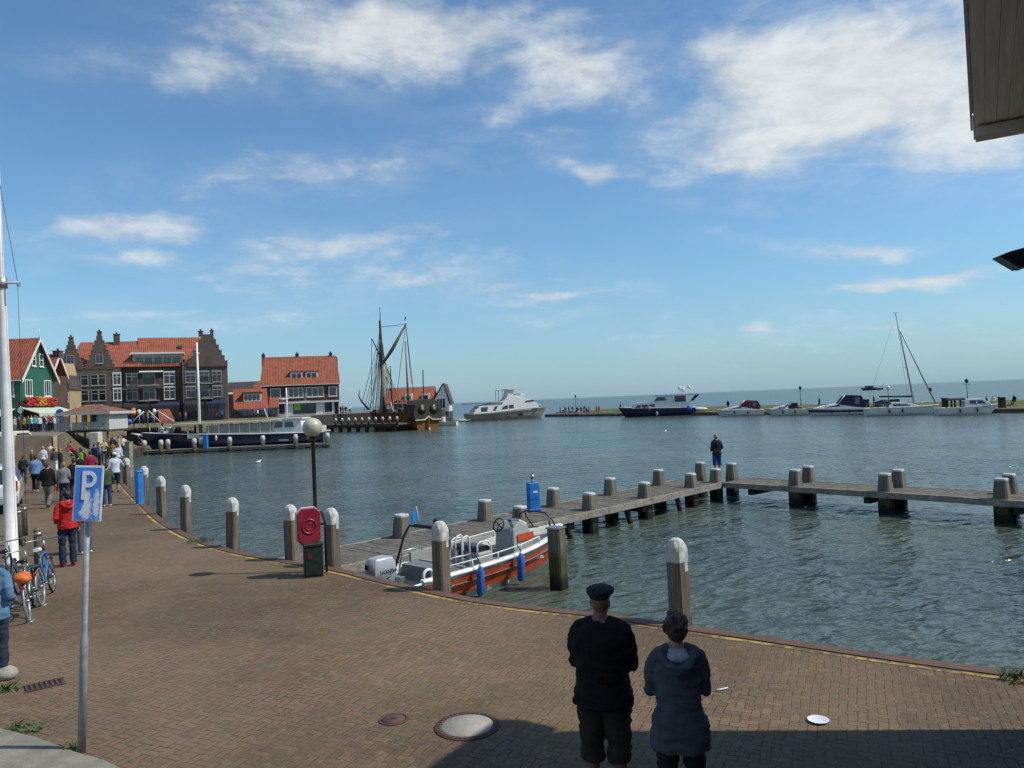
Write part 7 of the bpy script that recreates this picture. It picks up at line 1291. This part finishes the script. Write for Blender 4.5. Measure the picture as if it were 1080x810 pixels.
for px, py, top, bot, kind, lb in ((100, 497, 'navy', 'jeans', 1, 'person in navy top and jeans behind the man in the dark red jersey'), (105, 493, 'grey', 'dark', 0, 'person in grey top on the quay below the pavilion'), (110, 489, 'beige', 'jeans', 2, 'person in beige top on the quay below the pavilion'), (34, 503, 'brown', 'dark', 0, 'person in brown top walking down from the ramp'), (46, 499, 'white', 'grey', 1, 'person in white top walking down from the ramp'), (64, 502, 'black', 'jeans', 0, 'person in black top and jeans near the slim teenager'), (114, 484, 'maroon', 'dark', 0, 'person in maroon top near the far quay corner'), (53, 491, 'cream', 'dark', 3, 'person in cream top at the foot of the ramp'), (105, 485, 'green', 'grey', 4, 'seated person in green top below the pavilion')):
    p = at(px, py); crowd(p, top, bot, lb, g, kind)
g = 'people on the far quay by the boat'
for px, py, z, top, bot, kind in ((117, 473, 0, 'red', 'dark', 4), (121, 474, 0, 'grey', 'jeans', 0), (125, 473, 0, 'white', 'jeans', 4), (129, 474, 0, 'turquoise', 'dark', 4), (120, 481, 0, 'black', 'jeans', 0), (126, 480, 0, 'beige', 'white', 1), (131, 479, 0, 'cream', 'jeans', 2), (146, 469, 0, 'navy', 'grey', 1), (150, 470, 0, 'black', 'grey', 4)):
    p = at(px, py + 2, z); p.z = 0 if px < 134 else -.52
    if px > 134: p = dep(px, 470, 84.3); p.z = -.52
    crowd(p, top, bot, '%sperson in %s top near the end of the far landing stage' % ('seated ' if kind == 4 else '', top), g, kind)
g = 'people in front of the hotel'
for i, (px, top, bot, Y) in enumerate(((118, 'white', 'dark', 104), (122, 'maroon', 'jeans', 106), (126, 'red', 'dark', 108), (131, 'navy', 'grey', 103), (136, 'black', 'jeans', 106), (151, 'purple', 'dark', 112), (156, 'beige', 'jeans', 110), (161, 'white', 'jeans', 113), (190, 'maroon', 'dark', 116), (196, 'grey', 'jeans', 117), (228, 'red', 'jeans', 128), (234, 'blue', 'dark', 128))):
    p = dep(px, 446, Y); p.z = 2.1; crowd(p, top, bot, 'person in %s top and %s trousers on the terrace before the dark hotel' % (top, bot), g)
g = 'people at the far shops'
for px, top, bot, Y in ((268, 'orange', 'dark', 136), (272, 'white', 'jeans', 137), (282, 'blue', 'grey', 139), (359.5, 'maroon', 'dark', 146), (362, 'red', 'jeans', 147), (365, 'black', 'grey', 146.5), (369, 'white', 'dark', 147)):
    p = dep(px, 442, Y); p.z = 2.1; crowd(p, top, bot, 'person in %s top %s' % (top, 'in front of the low restaurant house' if px < 300 else 'at the corner right of the white shop house'), g)
g = 'people at the end of the breakwater'
for i, (px, top, bot, kind, o_) in enumerate(((591, 'purple', 'dark', 0, 3), (593.5, 'white', 'dark', 1, 2), (595, 'navy', 'jeans', 0, 4), (597, 'grey', 'jeans', 2, 3.2), (600, 'black', 'dark', 3, 2.6), (602.5, 'white', 'jeans', 4, 2.2), (604, 'blue', 'dark', 0, 4), (609, 'black', 'jeans', 3, 2.5), (610.5, 'red', 'white', 4, 1.8), (613, 'navy', 'dark', 0, 3), (616, 'black', 'grey', 5, 2.6), (618.5, 'maroon', 'dark', 4, 3), (621, 'grey', 'dark', 5, 2.4), (629, 'pink', 'dark', 1, 3), (631.5, 'orange', 'jeans', 0, 3.6))):
    best = min((BL.lerp(BL + bd * 60, k / 300) + bn_ * o_ for k in range(301)), key=lambda q: abs(540 + FPX * (Vector((q.x, q.y, 0)) - CAM).dot(_r) / (Vector((q.x, q.y, 0)) - CAM).dot(_f) - px))
    crowd(Vector((best.x, best.y, -.28)), top, bot, '%sperson in %s top and %s trousers at the end of the breakwater' % ('seated ' if kind == 4 else '', top, bot), g, kind)
g = 'people on the breakwater between the boats'
for px, top, bot, kind, lb in ((655, 'black', 'dark', 0, 'person in black standing at the bow of the navy motorboat'), (768.5, 'black', 'jeans', 0, 'person in black on the grass behind the cruiser with the maroon canopy'), (865, 'black', 'dark', 1, 'person in black left of the cruiser with navy canopy'), (922, 'black', 'grey', 0, 'person in black left of the sailing yacht'), (926, 'white', 'dark', 4, 'seated person in white top left of the sailing yacht'), (1042, 'navy', 'jeans', 4, 'seated person in navy top right of the small cabin boat'), (1047, 'white', 'beige', 4, 'seated person in white top right of the small cabin boat'), (1071, 'black', 'dark', 4, 'seated person in black top at the right end of the breakwater'), (663.5, 'white', 'dark', 4, 'seated person in white top behind the bow of the navy motorboat'), (668, 'pink', 'grey', 4, 'seated person in pink top behind the bow of the navy motorboat')):
    best = min((BL.lerp(BL + bd * 160, k / 600) + bn_ * 4.2 for k in range(601)), key=lambda q: abs(540 + FPX * (Vector((q.x, q.y, 0)) - CAM).dot(_r) / (Vector((q.x, q.y, 0)) - CAM).dot(_f) - px))
    crowd(Vector((best.x, best.y, -.02)), top, bot, lb, g, kind)
# passengers on the bow of the blue boat
g = 'people on the passenger boat'
for px, top, lb in ((186, 'maroon', 'person in maroon top on the foredeck of the navy passenger boat'), (190, 'purple', 'person in purple top on the foredeck of the navy passenger boat'), (206, 'red', 'person in red top on the foredeck of the navy passenger boat')):
    p = dep(px, 462, 87.); p.z = WZ + 1.35; crowd(p, top, 'dark', lb, g, 0)

# ================================================================== VEHICLES AT THE LEFT EDGE
def bicycle(name, label, px_rear, ang, frame_mat, saddle_mat, cover=False):
    p = at(*px_rear); t = thing('bicycle', label, 'bicycle', (p.x, p.y, 0), ang, 'bicycles parked by the flagpole'); t.rotation_euler = (R(-6), 0, ang); Rw = .335
    for x in (0, 1.06):
        w = MB().torus((x, 0, Rw), Rw - .018, .018, 'y', 40, 8).build('tyre', 'black' if x else 'polegrey', t); MB().torus((x, 0, Rw), Rw - .042, .012, 'y', 40, 6).build('rim', 'chrome', w); q = MB()
        for k in range(28): a = 2 * math.pi * k / 28; q.tube([(x, (-1) ** k * .025, Rw), (x + (Rw - .04) * math.cos(a), 0, Rw + (Rw - .04) * math.sin(a))], .0016, 4)
        q.tube([(x, -.05, Rw), (x, .05, Rw)], .022, 8); q.build('spokes', 'chrome', w)
        q = MB(); n = 14; q.loft([[Vector((x + (Rw + .03) * math.cos(a), y, Rw + (Rw + .03) * math.sin(a))) for y in (-.028, .028)] for a in [math.pi * (.02 + (.75 if x == 0 else .55) * k / n) if x == 0 else math.pi * (.25 + .6 * k / n) for k in range(n + 1)]], closed=False, cap=False); q.build('mudguard', 'chrome', t)
    q = MB(); bb = (.44, 0, .30); st = (.30, 0, .80); hd = (.86, 0, .82); hb = (.90, 0, .66)
    for a, b, r_ in ((bb, st, .017), (bb, hb, .02), (st, hd, .016), ((0, 0, Rw), bb, .011), ((0, 0, Rw), st, .009), (hd, hb, .019)): q.tube([a, b], r_, 8)
    q.tube([hb, (.95, 0, .62), (1.06, .05, Rw)], .012, 6); q.tube([hb, (.95, 0, .62), (1.06, -.05, Rw)], .012, 6); q.build('frame', frame_mat, t)
    q = MB(); q.tube([(st[0], 0, .78), (.27, 0, .93)], .013, 8); q.build('seat_post', 'chrome', t)
    sd = MB(); sd.loft([[Vector((.27 + x, y * w, .95 + z)) for y, z in ((-1, 0), (-.8, .035), (0, .05), (.8, .035), (1, 0), (0, -.02))] for x, w in ((-.12, .05), (-.10, .085), (-.02, .07), (.06, .03), (.15, .022), (.165, .01))]); sd.build('saddle', saddle_mat, t)
    if cover:
        q = MB(); q.ell((-.08, .0, .755), (.21, .13, .085), 16); q.ell((.06, .02, .735), (.13, .12, .07), 12); q.ell((-.18, -.03, .72), (.10, .12, .07), 12); me = remesh(q, .018, 4); me.name = 'rack_bag'; me.materials.append(MT['orangecloth']); o = bpy.data.objects.new('rack_bag', me); col.objects.link(o); o.parent = t
    q = MB(); q.tube([(hd[0], 0, .82), (.84, 0, 1.04)], .013, 8); q.tube([(.66, .29, 1.04), (.78, .26, 1.07), (.86, .12, 1.06), (.86, -.12, 1.06), (.78, -.26, 1.07), (.66, -.29, 1.04)], .012, 8); q.build('handlebar', 'chrome', t)
    for s in (-1, 1): MB().tube([(.62, s * .30, 1.035), (.73, s * .275, 1.06)], .018, 8).build('grip', 'black', t); MB().box((.44 + s * .12, s * .11, .30 - s * .11), (.09, .09, .02)).build('pedal', 'black', t)
    q = MB(); q.tube([(.44, -.07, .30), (.44, .07, .30)], .02, 8); q.tube([(.44, .06, .30), (.56, .07, .19)], .01, 6); q.tube([(.44, -.06, .30), (.32, -.07, .41)], .01, 6); q.lathe([(.001, -.004), (.09, -.004), (.09, .004), (.001, .004)], 20); q.build('crank', 'chrome', t)
    q = MB(); q.box((-.06, 0, .72), (.36, .12, .012)); q.tube([(-.2, .05, .72), (0, .05, Rw)], .007, 5); q.tube([(-.2, -.05, .72), (0, -.05, Rw)], .007, 5); q.build('carrier', 'blackmetal', t); MB().box((-.29, 0, .60), (.02, .06, .04)).build('reflector', 'tail', t)
bicycle('a', 'bicycle with an orange bag on its rack nearest the person in denim', (31, 655), R(118), 'chrome', 'seat', True)
bicycle('b', 'blue bicycle with a white saddle leaning by the flagpole', (45, 638), R(112), 'bikeblue', 'white')
bicycle('c', 'dark bicycle with silver mudguards behind the blue one, half out of the photo', (10, 640), R(116), 'blackmetal', 'seat')

def white_car():
    p = at(21, 541); ang = R(121); t = thing('white_car', 'white car with red tail lamps parked at the left edge, rear towards the viewer', 'car', (p.x, p.y, 0), ang)
    # local +x forward, right side is -y; origin at the right rear corner on the ground
    prof = [(.06, .42), (.0, .62), (.02, .95), (.10, 1.05), (.32, 1.62), (.50, 1.70), (1.6, 1.74), (2.5, 1.66), (3.15, 1.12), (4.2, .98), (4.42, .80), (4.45, .45), (4.3, .30), (.2, .30)]
    W = lambda x, z: (.90 if z < 1.1 else .90 - .22 * (z - 1.1) / .6)
    b = MB(); n = len(prof); b.add([(x, -.92 + .92 - .0 - W(x, z) + .92 - .92, z) for x, z in prof], []); b = MB().prismy(prof, 0, 0, 0, W).build('body', 'carwhite', t, .05); b.location = (0, .92, 0)
    def side(poly, m, nm):
        for s in (-1, 1): q = MB(); q.add([(x, s * (W(x, z) - .02), z) for x, z in poly] + [(x, s * (W(x, z) + .012), z) for x, z in poly], [list(range(len(poly))), list(range(len(poly), 2 * len(poly)))] + [(i, (i + 1) % len(poly), len(poly) + (i + 1) % len(poly), len(poly) + i) for i in range(len(poly))]); o = q.build(nm, m, t); o.location = (0, .92, 0)
    side([(.45, 1.12), (1.45, 1.12), (1.45, 1.58), (.58, 1.58)], 'glass', 'side_window'); side([(1.52, 1.12), (2.85, 1.12), (2.45, 1.56), (1.52, 1.58)], 'glass', 'side_window')
    q = MB(); q.add([(.085, .92 - .76, 1.08), (.085, .92 + .76, 1.08), (.285, .92 + .64, 1.58), (.285, .92 - .64, 1.58), (.15, .92 - .76, 1.08), (.15, .92 + .76, 1.08), (.36, .92 + .64, 1.58), (.36, .92 - .64, 1.58)], [(0, 1, 2, 3), (4, 5, 6, 7), (0, 1, 5, 4), (1, 2, 6, 5), (2, 3, 7, 6), (3, 0, 4, 7)]); q.build('rear_window', 'glass', t)
    for s in (-1, 1): MB().bbox((.04, .92 + s * .80, .98), (.10, .16, .36), .03).build('tail_lamp', 'tail', t)
    MB().bbox((-.0, .92, .50), (.16, 1.78, .26), .06).build('bumper', 'polegrey', t); MB().box((-.02, .92, .80), (.03, .52, .12)).build('number_plate', 'yellowflower', t)
    for x in (.85, 3.5):
        for s in (-1, 1): q = MB(); q.torus((0, 0, 0), .25, .085, 'y', 28, 10); w = q.build('wheel', 'black', t); w.location = (x, .92 + s * .80, .33); q = MB(); q.lathe([(.001, -.07), (.20, -.07), (.20, .07), (.001, .07)], 20); rm = q.build('rim', 'alu', w); rm.rotation_euler = (R(90), 0, 0)
white_car()
def pushchair():
    p = at(79, 486); t = thing('pushchair', 'small dark pushchair in front of the woman in pink', 'pushchair', (p.x, p.y, 0), R(200)); MB().tube([(-.3, .22, .1), (.1, .22, .55), (.45, .22, 1.0), (.45, -.22, 1.0), (.1, -.22, .55), (-.3, -.22, .1)], .018, 6).build('frame', 'chrome', t); MB().bbox((0, 0, .55), (.5, .40, .35), .08).build('seat', 'navycloth', t); MB().ell((.1, 0, .85), (.28, .22, .18), 12).build('hood', 'red', t)
    for x, y in ((-.3, .22), (-.3, -.22), (.3, .24), (.3, -.24)): MB().torus((x, y, .12), .10, .022, 'y', 18, 6).build('wheel', 'black', t)
pushchair()
def parked_bits():
    p = at(-3, 472, 1.0); p = dep(6, 470, 62); 
    t = thing('parked_van', 'pale parked van by the left side of the ramp, mostly behind the flagpole', 'van', (dep(4, 475, 64).x - 1.2, 64, .35), R(75)); prof = [(0, .35), (0, 1.2), (.15, 2.0), (.4, 2.1), (3.0, 2.1), (3.9, 1.3), (4.7, 1.1), (4.8, .4)]; MB().prismy(prof, -.9, .9).build('body', 'cream', t, .06)
    for s in (-1, 1): q = MB(); q.prismy([(1.8, 1.25), (3.6, 1.25), (2.95, 1.9), (1.8, 1.9)], s * .9 - .01, s * .9 + .012 * s); q.build('side_window', 'glass', t)
    MB().prismx([(-.7, 1.25), (.7, 1.25), (.65, 1.9), (-.65, 1.9)], -.02, .05).build('rear_window', 'glass', t)
    for s in (-1, 1): MB().box((-.01, s * .78, .95), (.06, .14, .4)).build('tail_lamp', 'tail', t)
    for x in (.9, 3.8):
        for s in (-1, 1): MB().torus((x, s * .82, .34), .25, .09, 'y', 20, 8).build('wheel', 'black', t)
parked_bits()
# gulls and white specks on the water
for px, py, lb in ((273, 488, 'white gull resting on the water left of the globe lamp'), (702, 455.5, 'white gull resting on the water left of the angler')):
    p = at(px, py, WZ); t = thing('gull', lb, 'bird', p, 1.0); q = MB(); q.ell((0, 0, .08), (.2, .1, .1), 10); q.ell((.2, 0, .20), (.06, .05, .06), 8); q.tube([(.13, 0, .1), (.19, 0, .19)], .04, 6); q.tube([(-.15, 0, .1), (-.32, 0, .14)], [.06, .02], 6); q.tube([(.24, 0, .2), (.31, 0, .185)], [.015, .004], 5); me = remesh(q, .02, 2); me.name = 'body'; me.materials.append(MT['seawhite']); o = bpy.data.objects.new('body', me); col.objects.link(o); o.parent = t
